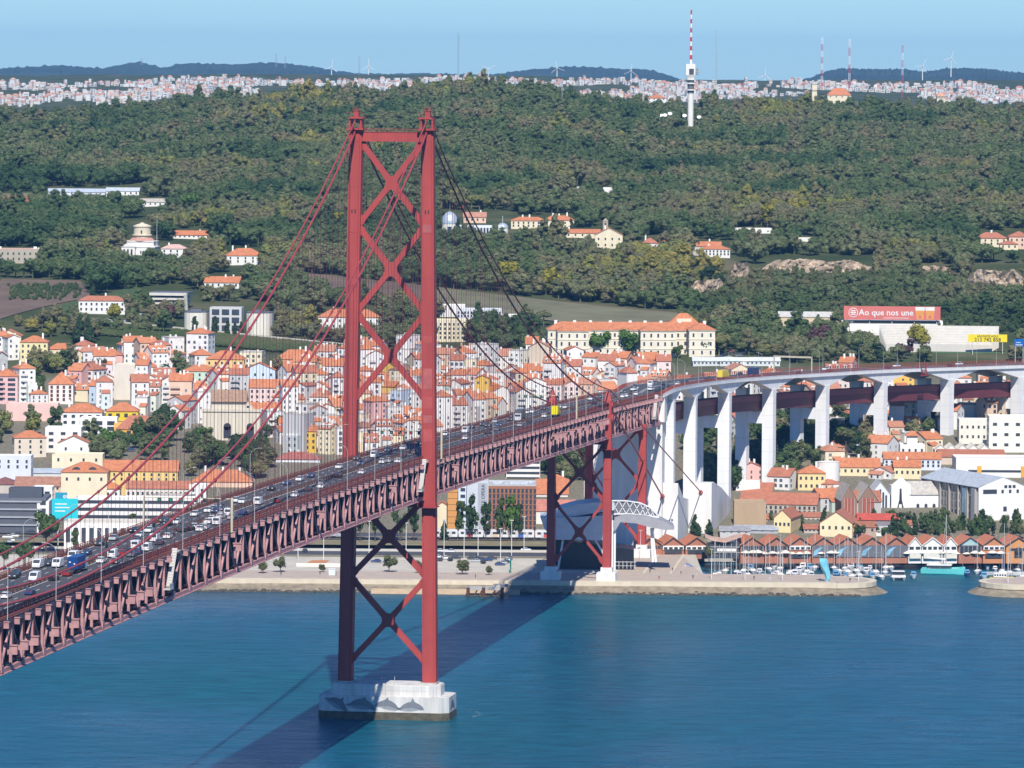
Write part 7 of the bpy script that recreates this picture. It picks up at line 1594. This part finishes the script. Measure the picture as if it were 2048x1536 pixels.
def turbine(x, yhub, ybase, rot, Y=11800, k=1.0):
    a = atY(x, ybase, Y); hgt = (ybase - yhub) * Y / F; e = thing('wind_turbine', 'pale wind turbine on the distant skyline', 'wind turbine', a, 0, 'wind turbines on the skyline')
    MB().cyl((0, 0, -12), (0, 0, hgt), 1.1, .7, 8).build('mast', 'wall', e, color=WHITE); MB().box(0, 0, hgt - .8, 2.4, 6, 2.4).build('nacelle', 'wall', e, color=WHITE)
    for j in range(3):
        q = rot + j * 2 * PI / 3; m = MB(); m.beam((0, -3.4, hgt), (17 * k * math.sin(q), -3.4, hgt + 17 * k * math.cos(q)), .6, .3, (0, 1, 0)); m.build('blade', 'wall', e, color=WHITE)
for x, yh, yb, r_ in ((663, 134, 148, .2), (737, 132, 150, 0), (977, 138, 150, 1.05), (1114, 136, 152, 1.9), (1262, 142, 160, .1), (1530, 150, 160, 2.2), (1902, 116, 142, .3), (1845, 132, 150, .5)): turbine(x, yh, yb, r_, k=.9)
# orange-roofed houses on the ridge
for lab, x0, x1, ye, yb, yr, Yd, rc, wc in (('large orange tiled roof on the forest ridge right of the tower', 1655, 1702, 190, 198, 176, 5400, ORANGE, CREAM), ('small pyramid-roofed lodge on the forest ridge at right', 1874, 1890, 192, 200, 184, 5400, (.6, .3, .18), CREAM), ('orange-roofed house in the forest below the tower', 1446, 1480, 222, 228, 218, None, ORANGE, PEACH),
                                        ('pale water tower on the forest ridge', 1624, 1634, 168, 196, 164, 5400, FLATG, CREAM), ('orange-roofed house on the ridge left of the tower', 1294, 1332, 196, 202, 190, 5400, ORANGE, WHITE), ('white house glimpsed on the ridge right of the tower', 1604, 1630, 208, 214, 203, None, WHITE, WHITE)):
    bld('ridge_house', lab, 'house', x0, x1, ye, yb, 12, 'hip', yr, Y=Yd, wall=wc, rc=rc, rows=1, cols=4, chim=0, found=14)
# distant city: thousands of tiny buildings, one mass
m = MB(); cols = []
CITYBAND = [(-30, 172, 214), (140, 176, 216), (250, 172, 206), (330, 166, 202), (400, 161, 202), (520, 169, 198), (700, 172, 190), (830, 168, 180), (900, 158, 176), (1000, 163, 178), (1090, 170, 186), (1180, 168, 198), (1330, 165, 207), (1450, 164, 207), (1520, 158, 200), (1610, 166, 202), (1760, 177, 207), (1940, 174, 207), (2000, 187, 207), (2090, 192, 208)]
lo_t = [(a, b) for a, b, c in CITYBAND]; hi_t = [(a, c) for a, b, c in CITYBAND]
for k in range(4600):
    x = random.uniform(-30, 2080); y0, y1 = lerp_tab(lo_t, x) - 6, lerp_tab(hi_t, x); y = y0 + (y1 - y0) * random.random() ** .85
    q = ground_at(x, y, 7000, 11400)
    if q.y > 11300 or noise.noise((q.x * .0045, q.y * .002, 4)) < -.08 or (820 < x < 1110 and random.random() < .7): continue
    w, d, h = random.uniform(3, 9), random.uniform(5, 9), random.choice([3, 4, 4, 5, 5, 6, 9]) * random.uniform(.8, 1.1); yaw = random.uniform(-.5, .5)
    wc = random.choices([(.62, .61, .58), (.58, .53, .45), (.56, .44, .40), (.50, .50, .50)], [9, 3, 1, 1.5])[0]; n0 = len(m.f)
    m.box(q.x, q.y, q.z - 6, w, d, h + 6, yaw); cols += [wc] * (len(m.f) - n0); n0 = len(m.f)
    if random.random() < .26:
        c, s = math.cos(yaw), math.sin(yaw); hx, hy = w / 2 + .3, d / 2 + .3; z = q.z + h + .05
        P = lambda a, b, zz: (q.x + a * c - b * s, q.y + a * s + b * c, zz)
        m.add([P(-hx, -hy, z), P(hx, -hy, z), P(hx, hy, z), P(-hx, hy, z), P(-hx * .5, 0, z + 2.8), P(hx * .5, 0, z + 2.8)], [(0, 1, 5, 4), (2, 3, 4, 5), (1, 2, 5), (3, 0, 4)])
        cols += [random.choice([(.46, .22, .15), (.40, .22, .17), (.50, .34, .27)])] * (len(m.f) - n0)
    elif random.random() < .7:
        for r in range(int(h / 3)):
            m.box(q.x, q.y - d / 2 - .1, q.z + 1.2 + 3 * r, w * .8, .3, 1.3, 0)
        cols += [(.20, .22, .26)] * (len(m.f) - n0)
me = m.mesh('distant_city'); at_ = me.attributes.new('Col', 'FLOAT_COLOR', 'FACE'); at_.data.foreach_set('color', [v for c in cols for v in (*c, 1)])
o = bpy.data.objects.new('distant_city', me); COL.objects.link(o); o['kind'] = 'stuff'; o['label'] = 'distant pale city spread along the foot of the hills'; o['category'] = 'city'; me.materials.append(mat('city_paint', (1, 1, 1), .9, .2, .02, attr='Col'))
# ================================================================ TREES
random.seed(17)
def foliage_material():
    m = bpy.data.materials.new('foliage'); m.use_nodes = True; N = m.node_tree.nodes; L = m.node_tree.links; b = N['Principled BSDF']
    b.inputs['Roughness'].default_value = .75; b.inputs['Specular IOR Level'].default_value = .15
    oi = N.new('ShaderNodeObjectInfo'); g = N.new('ShaderNodeNewGeometry'); n1 = N.new('ShaderNodeTexNoise'); n1.inputs['Scale'].default_value = .007; n1.inputs['Detail'].default_value = 4
    L.new(oi.outputs['Location'], n1.inputs['Vector'])
    a = N.new('ShaderNodeMath'); a.operation = 'MULTIPLY_ADD'; a.inputs[1].default_value = .24; L.new(oi.outputs['Random'], a.inputs[0])
    a2 = N.new('ShaderNodeMath'); a2.operation = 'MULTIPLY_ADD'; a2.inputs[1].default_value = 2.5; a2.inputs[2].default_value = -.84; L.new(n1.outputs[0], a2.inputs[0]); L.new(a2.outputs[0], a.inputs[2])
    cr = N.new('ShaderNodeValToRGB'); e = cr.color_ramp.elements
    e[0].position = .0; e[0].color = (.042, .078, .030, 1); e[1].position = 1.0; e[1].color = (.29, .25, .065, 1)
    for p_, c in ((.20, (.062, .108, .038)), (.42, (.102, .142, .052)), (.60, (.145, .170, .074)), (.75, (.185, .165, .086)), (.88, (.19, .21, .058))): x = e.new(p_); x.color = (*c, 1)
    L.new(a.outputs[0], cr.inputs[0])
    n2 = N.new('ShaderNodeTexNoise'); n2.inputs['Scale'].default_value = .8; n2.inputs['Detail'].default_value = 3; L.new(g.outputs['Position'], n2.inputs['Vector'])
    mr = N.new('ShaderNodeMapRange'); mr.inputs[1].default_value = .3; mr.inputs[2].default_value = .7; mr.inputs[3].default_value = .8; mr.inputs[4].default_value = 1.2; L.new(n2.outputs[0], mr.inputs[0])
    m1 = N.new('ShaderNodeMix'); m1.data_type = 'RGBA'; m1.blend_type = 'MULTIPLY'; m1.inputs[0].default_value = 1; L.new(cr.outputs[0], m1.inputs[6]); L.new(mr.outputs[0], m1.inputs[7])
    m2 = N.new('ShaderNodeMix'); m2.data_type = 'RGBA'; m2.blend_type = 'MULTIPLY'; m2.inputs[0].default_value = 1; L.new(m1.outputs[2], m2.inputs[6]); L.new(oi.outputs['Color'], m2.inputs[7]); L.new(m2.outputs[2], b.inputs['Base Color'])
    tr_ = N.new('ShaderNodeBsdfTranslucent'); L.new(m2.outputs[2], tr_.inputs[0]); ms = N.new('ShaderNodeMixShader'); ms.inputs[0].default_value = .1; L.new(b.outputs[0], ms.inputs[1]); L.new(tr_.outputs[0], ms.inputs[2]); L.new(ms.outputs[0], N['Material Output'].inputs['Surface'])
    return m
MATS['foliage'] = foliage_material(); mat('bark', (.10, .075, .055), .9, .25, 1.5)
def leaf_quad(m, p, nrm, s):
    n = nrm.normalized(); a = n.orthogonal().normalized(); b = n.cross(a); r = random.uniform(0, 6.3); a, b = a * math.cos(r) + b * math.sin(r), b * math.cos(r) - a * math.sin(r); k = random.uniform(.55, 1)
    m.add([p - a * s - b * s * k, p + a * s - b * s * k * .7, p + a * s * .8 + b * s * k, p - a * s * .7 + b * s * k], [(0, 1, 2, 3)])
def crown_mesh(shape, nleaf, seed, leaf=.10):
    """unit crown: radius about 1 at the widest, base at z=0, height by shape"""
    rnd = random.Random(seed); random.seed(seed); m = MB(); lobes = []
    if shape == 'round':
        for k in range(13): a = rnd.uniform(0, 6.3); r = rnd.uniform(.1, .62); z = rnd.uniform(.35, 1.25); lobes.append((Vector((r * math.cos(a), r * math.sin(a), z)), rnd.uniform(.32, .5)))
    elif shape == 'pine':
        for k in range(12): a = rnd.uniform(0, 6.3); r = rnd.uniform(.1, .75); lobes.append((Vector((r * math.cos(a), r * math.sin(a), rnd.uniform(.75, 1.0) - .25 * r * r)), rnd.uniform(.25, .36)))
    elif shape == 'column':
        for k in range(12): z = .1 + 3.4 * k / 11; lobes.append((Vector((rnd.uniform(-.2, .2), rnd.uniform(-.2, .2), z)), .62 * (1 - (z / 4.2) ** 2.2) + .12))
    elif shape == 'cone':
        for k in range(16): z = .15 + 2.5 * k / 15; a = rnd.uniform(0, 6.3); r = .55 * (1 - z / 2.9); lobes.append((Vector((r * math.cos(a), r * math.sin(a), z)), .52 * (1 - z / 2.9) + .1))
    else:
        for k in range(20): a = rnd.uniform(0, 6.3); r = rnd.uniform(.05, .8); z = rnd.uniform(.3, 1.9); r *= 1 - abs(z - 1) * .4; lobes.append((Vector((r * math.cos(a), r * math.sin(a), z)), rnd.uniform(.18, .34)))
    for c, r in lobes:                      # opaque inner clumps
        bm = bmesh.new(); bmesh.ops.create_icosphere(bm, subdivisions=1, radius=r * .86)
        vs = [v.co * rnd.uniform(.82, 1.1) + c for v in bm.verts]; idx = [tuple(v.index for v in f.verts) for f in bm.faces]; bm.free(); m.add(vs, idx)
    per = nleaf // len(lobes)
    for c, r in lobes:
        for k in range(per):
            d = Vector((rnd.gauss(0, 1), rnd.gauss(0, 1), rnd.gauss(.25, 1))).normalized(); p = c + d * r * rnd.uniform(.8, 1.12)
            leaf_quad(m, p, d + Vector((rnd.gauss(0, .22), rnd.gauss(0, .22), rnd.gauss(.1, .22))), leaf * rnd.uniform(.6, 1.3))
    me = m.mesh('crown'); me.materials.append(MATS['foliage']); return me
def trunk_mesh(th, r0, seed):
    rnd = random.Random(seed); m = MB(); m.cyl((0, 0, -.4), (0, 0, th), r0, r0 * .7, 7)
    for k in range(4): a = k * 1.6 + rnd.random(); m.cyl((0, 0, th * .85), (.45 * math.cos(a), .45 * math.sin(a), th + .42), r0 * .55, r0 * .2, 5)
    me = m.mesh('trunk'); me.materials.append(MATS['bark']); return me
# far-forest prototypes: crown and trunk in one light mesh
PROTO = bpy.data.collections.new('forest_trees')
def forest_proto(shape, seed, n, leaf):
    cm = crown_mesh(shape, n, seed, leaf); m = MB(); tz = {'round': .35, 'pine': .5, 'column': .1, 'cone': .1, 'loose': .5}[shape]
    m.v = [(v.co.x, v.co.y, v.co.z + tz) for v in cm.vertices]; m.f = [tuple(p.vertices) for p in cm.polygons]; m.cyl((0, 0, -.3), (0, 0, tz + .6), .07, .05, 5)
    me = m.mesh('forest_tree'); me.materials.append(MATS['foliage']); o = bpy.data.objects.new('forest_tree', me); PROTO.objects.link(o); return o
for k in range(5): forest_proto('round', 100 + k, 1100, .062)
for k in range(2): forest_proto('pine', 120 + k, 1000, .062)
for k in range(2): forest_proto('loose', 130 + k, 1000, .06)
forest_proto('cone', 140, 800, .07)
FTOP = [(0, 690), (185, 692), (200, 668), (330, 674), (350, 660), (700, 694), (880, 698), (1090, 716), (1100, 720), (1440, 726), (2048, 726)]
NOFOR = [(595, 544, 1395, 664, 'f'), (-10, 556, 180, 640, 'l'), (180, 570, 310, 604, 'l2'), (190, 646, 720, 716, 'v')]
def line_between(x, y, x0, ya0, yb0, x1, ya1, yb1):
    if not x0 <= x <= x1: return False
    f = (x - x0) / (x1 - x0); return ya0 + (ya1 - ya0) * f <= y <= yb0 + (yb1 - yb0) * f
def open_land(x, y):
    return (line_between(x, y, 598, 546, 590, 1392, 628, 682) or line_between(x, y, -20, 556, 662, 180, 562, 606) or line_between(x, y, 90, 602, 630, 310, 572, 596) or line_between(x, y, 335, 658, 684, 720, 692, 720) or line_between(x, y, -20, 386, 408, 160, 384, 396)
            or line_between(x, y, 1430, 565, 600, 1760, 560, 596) and noise.noise((x * .02, y * .05, 0)) > .12)
pts = []; rots = []; scl = []; idx = []
y = 3020.0
while y < 5480:
    st = 8.6 if y < 4200 else 9.8; x = -.095 * y - 30
    while x < .095 * y + 30:
        px_, py_ = x + random.uniform(-.48, .48) * st, y + random.uniform(-.48, .48) * st
        z = gz(px_, py_); u, v = pix((px_, py_, z)); x += st
        if v > lerp_tab(FTOP, u) or blocked(u, v) or open_land(u, v) or u < -40 or u > 2090: continue
        n_ = noise.noise((px_ * .004, py_ * .004, 2)); n2 = noise.noise((px_ * .011, py_ * .011, 5))
        if n2 < -.52 and random.random() < .7: continue
        kind = random.choices(range(10), [5, 5, 5, 5, 5, 1.5 + 9 * max(0, n_), 1.5 + 9 * max(0, n_), 3, 3, 1.2])[0]
        s_ = random.uniform(4.6, 8.0) * (1.0 + .5 * noise.noise((px_ * .02, py_ * .02, 9))) * (1.12 if py_ > 4300 else .95)
        if u < 330 and 606 < v < 668: s_ *= random.uniform(.35, .7)
        if u > 1400 and 555 < v < 650: s_ *= random.uniform(.3, .75)
        pts.append((px_, py_, z)); idx.append(kind); rots.append(random.uniform(0, 6.28)); hz_ = random.uniform(.72, .98)
        scl.append((s_ * random.uniform(.9, 1.1), s_, s_ * hz_ * (.95 if kind < 7 else 1.0)))
    y += st
# vine rows on the green strips, low scrub on the open quarry floor
for k in range(5200):
    u = random.uniform(200, 715); v = 648 + .095 * (u - 190) + random.uniform(0, 22); q = ground_at(u, v, 3000, 3600); row = round(q.y / 3.4) * 3.4
    pts.append((q.x, row, gz(q.x, row))); idx.append(random.choice([0, 1, 2])); rots.append(random.uniform(0, 6.3)); scl.append((random.uniform(1.1, 2.0),) * 2 + (1.0,))
for k in range(2600):
    u = random.uniform(1360, 2050); v = random.uniform(545, 665); q = ground_at(u, v, 3000, 4200)
    pts.append(tuple(q)); idx.append(random.choice([0, 1, 7])); rots.append(random.uniform(0, 6.3)); s_ = random.uniform(.8, 2.4); scl.append((s_, s_, s_ * .9))
for k in range(260):
    u = random.uniform(20, 160); v = random.uniform(572, 600); q = ground_at(u, v, 3000, 4200)
    if k % 2: q.x = round(q.x / 7) * 7.0; q.y = round(q.y / 14) * 14.0; q.z = gz(q.x, q.y)
    pts.append(tuple(q)); idx.append(0); rots.append(random.uniform(0, 6.3)); scl.append((1.2, 1.2, 1.3))
fm = bpy.data.meshes.new('forest'); fm.from_pydata(pts, [], [])
for nm, ty, dat in (('idx', 'INT', idx), ('rot', 'FLOAT', rots)): a = fm.attributes.new(nm, ty, 'POINT'); a.data.foreach_set('value', dat)
a = fm.attributes.new('scl', 'FLOAT_VECTOR', 'POINT'); a.data.foreach_set('vector', [c for s in scl for c in s])
forest = bpy.data.objects.new('forest', fm); COL.objects.link(forest); forest['kind'] = 'stuff'; forest['label'] = 'dense mixed green and brown forest covering the hill behind the town'; forest['category'] = 'forest'
ng = bpy.data.node_groups.new('forest_scatter', 'GeometryNodeTree'); ng.interface.new_socket('Geometry', in_out='INPUT', socket_type='NodeSocketGeometry'); ng.interface.new_socket('Geometry', in_out='OUTPUT', socket_type='NodeSocketGeometry')
N = ng.nodes; L = ng.links; gi = N.new('NodeGroupInput'); go = N.new('NodeGroupOutput'); iop = N.new('GeometryNodeInstanceOnPoints'); ci = N.new('GeometryNodeCollectionInfo'); ci.inputs['Collection'].default_value = PROTO; ci.inputs['Separate Children'].default_value = True; ci.inputs['Reset Children'].default_value = True
def named(nm, ty): n = N.new('GeometryNodeInputNamedAttribute'); n.data_type = ty; n.inputs['Name'].default_value = nm; return n
ni, nr, ns = named('idx', 'INT'), named('rot', 'FLOAT'), named('scl', 'FLOAT_VECTOR'); cx = N.new('ShaderNodeCombineXYZ'); L.new(nr.outputs['Attribute'], cx.inputs['Z'])
m2p = N.new('GeometryNodeMeshToPoints'); L.new(gi.outputs[0], m2p.inputs[0]); L.new(m2p.outputs[0], iop.inputs['Points']); L.new(ci.outputs[0], iop.inputs['Instance']); iop.inputs['Pick Instance'].default_value = True
L.new(ni.outputs['Attribute'], iop.inputs['Instance Index']); L.new(cx.outputs[0], iop.inputs['Rotation']); L.new(ns.outputs['Attribute'], iop.inputs['Scale']); L.new(iop.outputs[0], go.inputs[0])
md = forest.modifiers.new('scatter', 'NODES'); md.node_group = ng
# individual trees in the town, gardens and on the quay
CROWN = {'round': [crown_mesh('round', 700, 200 + k, .085) for k in range(5)], 'pine': [crown_mesh('pine', 600, 220 + k, .085) for k in range(2)], 'column': [crown_mesh('column', 700, 230, .10)], 'cone': [crown_mesh('cone', 800, 240 + k, .10) for k in range(2)], 'loose': [crown_mesh('loose', 800, 250 + k, .075) for k in range(3)]}
TRUNK = [trunk_mesh(.6, .09, 1), trunk_mesh(.6, .07, 2)]
TINT = {'green': (.06, .098, .032), 'dark green': (.034, .062, .024), 'yellow-green': (.22, .20, .03), 'olive': (.095, .105, .045), 'reddish': (.10, .055, .05), 'bright green': (.075, .14, .028), 'pale green': (.14, .16, .08)}
mat('foliage_town', (1, 1, 1), .75, .35, .8, objcol=True, spec=.15)
for L_ in CROWN.values():
    for me in L_: me.materials.clear(); me.materials.append(MATS['foliage_town'])
KN = {'round': 'rounded tree', 'pine': 'umbrella pine', 'column': 'cypress', 'cone': 'conifer', 'loose': 'loose-crowned tree'}
EXTRA = []
def tree(p, shape, rad, tint, where, group='trees of the town', hk=1.0):
    if (group == 'trees of the town' and random.random() < .55) or (group in ('trees behind the docks', 'trees along the viaduct') and random.random() < .45):
        EXTRA.append((tuple(p), {'round': random.choice([0, 1, 2, 3, 4]), 'pine': 5, 'column': 9, 'cone': 9, 'loose': 7}[shape], (rad, rad, rad * hk))); return
    e = thing('tree', '%s %s %s' % (tint, KN[shape], where), 'tree', p, random.uniform(0, 6.28), group); th = {'round': .45, 'pine': .9, 'column': .1, 'cone': .15, 'loose': .4}[shape]
    e.scale = (rad, rad, rad * hk); inst('trunk', random.choice(TRUNK), e, scale=(1, 1, th / .6 + .25)); inst('crown', random.choice(CROWN[shape]), e, (0, 0, th), color=TINT[tint])
def zone_t(x, y):
    if x > 1345: return 'below the white viaduct'
    return ('at upper left of the town' if x < 240 and y < 800 else 'among the villas at left' if x < 340 and y < 900 else 'below the barracks at left' if x < 370 else 'on the bank below the church' if x < 600 else 'in the town behind the bridge')
for a, b, c, d in TREEBOX:
    n = max(2, int((c - a) * (d - b) / 330))
    for k in range(n):
        x, y = random.uniform(a, c), random.uniform(b + 6, d + 4)
        if any(q[0] + 6 <= x <= q[2] - 6 and q[1] + 14 <= y <= q[3] - 10 for q in EXC): continue
        shape = random.choices(['round', 'loose', 'pine', 'column'], [6, 3, 1.2, .5])[0]; tree(ground_at(x, y) - Vector((0, 0, .4)), shape, random.uniform(3.6, 6.2) * (.5 if shape == 'column' else 1), random.choices(['green', 'dark green', 'olive', 'bright green'], [4, 5, 3, 1])[0], zone_t(x, y))
# along the railway and hotel
for x, y, sh, r_, ti in ((918, 1078, 'loose', 3.4, 'green'), (940, 1080, 'loose', 4.0, 'dark green'), (972, 1080, 'loose', 3.4, 'dark green'), (1000, 1080, 'loose', 3.8, 'green'), (1022, 1080, 'loose', 4.0, 'bright green'), (1038, 1080, 'loose', 3.2, 'dark green'), (888, 1080, 'cone', 2.2, 'dark green'), (720, 1082, 'loose', 4.4, 'green'), (750, 1082, 'loose', 4.4, 'green'), (800, 1082, 'loose', 4.0, 'green'), (828, 1082, 'loose', 3.6, 'dark green'), (700, 1080, 'loose', 4.0, 'green'), (570, 1078, 'loose', 3.5, 'green')):
    tree(at(x, y, 6.1), sh, r_, ti, 'in the row before the brown hotel', 'trees along the railway', 1.9 if sh == 'loose' else 1.3)
for x, y, r_ in ((561, 1144, 3.1), (526, 1146, 2.6), (778, 1144, 3.6), (925, 1149, 3.2), (978, 1150, 1.9), (644, 1144, 1.7), (838, 1146, 2.6), (697, 1144, 1.8)): tree(at(x, y, 4.46), 'round', r_, 'olive', 'on the quay lawn beside the water', 'trees on the quay', .95)
for x, y, r_, sh in ((92, 1094, 6.0, 'round'), (50, 1128, 4.0, 'round'), (205, 1096, 2.4, 'loose'), (265, 1070, 2.6, 'loose'), (290, 1066, 2.6, 'loose'), (205, 1062, 2.4, 'loose'), (150, 1100, 2.4, 'loose'), (320, 1060, 2.8, 'loose'), (8, 1130, 3.6, 'round'), (240, 1075, 2.2, 'loose')): tree(at(x, y, 6.5), sh, r_, 'green', 'beside the white warehouse at lower left', 'trees at lower left', 1.4 if sh == 'loose' else 1.2)
for x, y, r_, hk in ((1390, 1070, 3.0, 1.0), (1418, 1072, 2.4, 1.0), (1649, 1070, 3.4, 1.15), (1605, 1066, 1.9, .9), (1588, 1062, 1.8, .9), (1786, 1075, 3.0, 1.1), (1828, 1072, 2.8, 1.2), (1925, 1066, 3.0, 1.0), (1965, 1072, 3.4, 1.15), (2008, 1070, 2.2, 1.3), (2030, 1068, 3.0, 1.2)): tree(at(x, y, 5.5), 'cone', r_, 'dark green', 'behind the dock houses', 'conifers behind the docks', hk)
for x, y, r_ in ((1800, 1066, 3.0), (1812, 1074, 2.6), (1845, 1070, 3.2), (1868, 1064, 3.2), (1885, 1058, 3.0), (1905, 1070, 2.6), (1940, 1074, 2.6), (1860, 1076, 2.2), (1770, 1078, 2.2), (1980, 1064, 3.0), (2040, 1076, 2.8), (1720, 1074, 2.0), (1700, 1072, 2.2), (1418, 1118, 2.4), (1820, 1058, 2.4)): tree(at(x, y, 5.5), random.choice(['round', 'loose']), r_, random.choice(['green', 'dark green', 'olive']), 'behind the dock houses', 'trees behind the docks', 1.2)
for x, y, r_ in ((1640, 985, 4.2), (1660, 990, 4.6), (1690, 985, 4.0), (1715, 975, 3.4), (1655, 1000, 4.0), (1632, 1002, 3.4), (1752, 965, 3.2), (1815, 968, 3.6), (1830, 966, 3.0), (1795, 966, 2.6)): tree(at(x, y, 9), 'round', r_, random.choice(['olive', 'dark green', 'green']), 'between the tanks and the brick gables', 'trees by the tanks', 1.1)
# notable trees of the hillside
for x, y, r_, ti, sh in ((1018, 575, 8.5, 'yellow-green', 'round'), (1102, 588, 8.0, 'yellow-green', 'round'), (1535, 455, 6.5, 'yellow-green', 'loose'), (1604, 440, 7, 'yellow-green', 'round'), (1838, 702, 8.0, 'yellow-green', 'round'), (1640, 706, 7.5, 'reddish', 'round'), (340, 640, 4.6, 'reddish', 'round'), (228, 640, 5, 'yellow-green', 'round'), (175, 700, 6, 'dark green', 'cone'), (160, 695, 6, 'dark green', 'cone'),
                         (1200, 712, 7.5, 'bright green', 'round'), (1256, 712, 7.0, 'bright green', 'round'), (1355, 716, 3.6, 'green', 'round'), (1410, 712, 4.6, 'green', 'round'), (1480, 640, 6, 'green', 'round'), (1530, 660, 6, 'olive', 'round'), (1636, 668, 3.8, 'dark green', 'cone'), (675, 470, 6, 'yellow-green', 'loose'), (380, 435, 7.5, 'bright green', 'pine'), (430, 480, 6.5, 'bright green', 'pine'),
                         (860, 470, 4.5, 'dark green', 'cone'), (915, 474, 4, 'dark green', 'cone'), (1108, 470, 4.5, 'dark green', 'cone'), (1142, 470, 3.6, 'dark green', 'cone'), (1416, 565, 5, 'dark green', 'round'), (1438, 575, 4.5, 'dark green', 'round'), (1660, 600, 5, 'pale green', 'round'), (186, 615, 3.2, 'dark green', 'column'), (202, 622, 4.2, 'dark green', 'loose'), (430, 668, 2.6, 'dark green', 'column'), (470, 672, 2.0, 'dark green', 'column'), (482, 670, 2.0, 'dark green', 'column'), (390, 668, 2.6, 'dark green', 'column'), (455, 670, 2.2, 'dark green', 'column')):
    tree(ground_at(x, y) - Vector((0, 0, .5)), sh, r_, ti, 'on the hillside above the town', 'notable trees on the hillside')

for k in range(34):
    x = random.uniform(1735, 2050); y = random.uniform(1052, 1082); tree(at(x, y, 5.5), random.choice(['round', 'loose', 'loose', 'cone']), random.uniform(1.8, 3.2), random.choice(['green', 'dark green', 'olive', 'green']), 'in the tree line behind the docks', 'trees behind the docks', 1.25)
for k in range(16):
    x = random.uniform(1466, 1735); y = random.uniform(1044, 1072); tree(at(x, y, 6), random.choice(['round', 'loose', 'cone']), random.uniform(1.2, 2.2), random.choice(['green', 'dark green', 'olive']), 'in the tree line behind the docks', 'trees behind the docks', 1.2)
for k in range(26):
    x = random.uniform(1700, 2048); y = random.uniform(700, 726)
    if not any(q[0] <= x <= q[2] and q[1] <= y <= q[3] - 12 for q in EXC): tree(ground_at(x, y), random.choice(['round', 'loose']), random.uniform(2.4, 4.6), random.choice(['green', 'dark green', 'olive', 'reddish']), 'along the far side of the viaduct road', 'trees along the viaduct')

em = bpy.data.meshes.new('town_greenery'); em.from_pydata([q[0] for q in EXTRA], [], [])
a = em.attributes.new('idx', 'INT', 'POINT'); a.data.foreach_set('value', [q[1] for q in EXTRA]); a = em.attributes.new('rot', 'FLOAT', 'POINT'); a.data.foreach_set('value', [random.uniform(0, 6.3) for q in EXTRA])
a = em.attributes.new('scl', 'FLOAT_VECTOR', 'POINT'); a.data.foreach_set('vector', [c for q in EXTRA for c in q[2]])
eo = bpy.data.objects.new('town_greenery', em); COL.objects.link(eo); eo['kind'] = 'stuff'; eo['label'] = 'smaller trees and bushes filling gaps between the town houses'; eo['category'] = 'greenery'
eo.modifiers.new('scatter', 'NODES').node_group = ng
finish_labels()
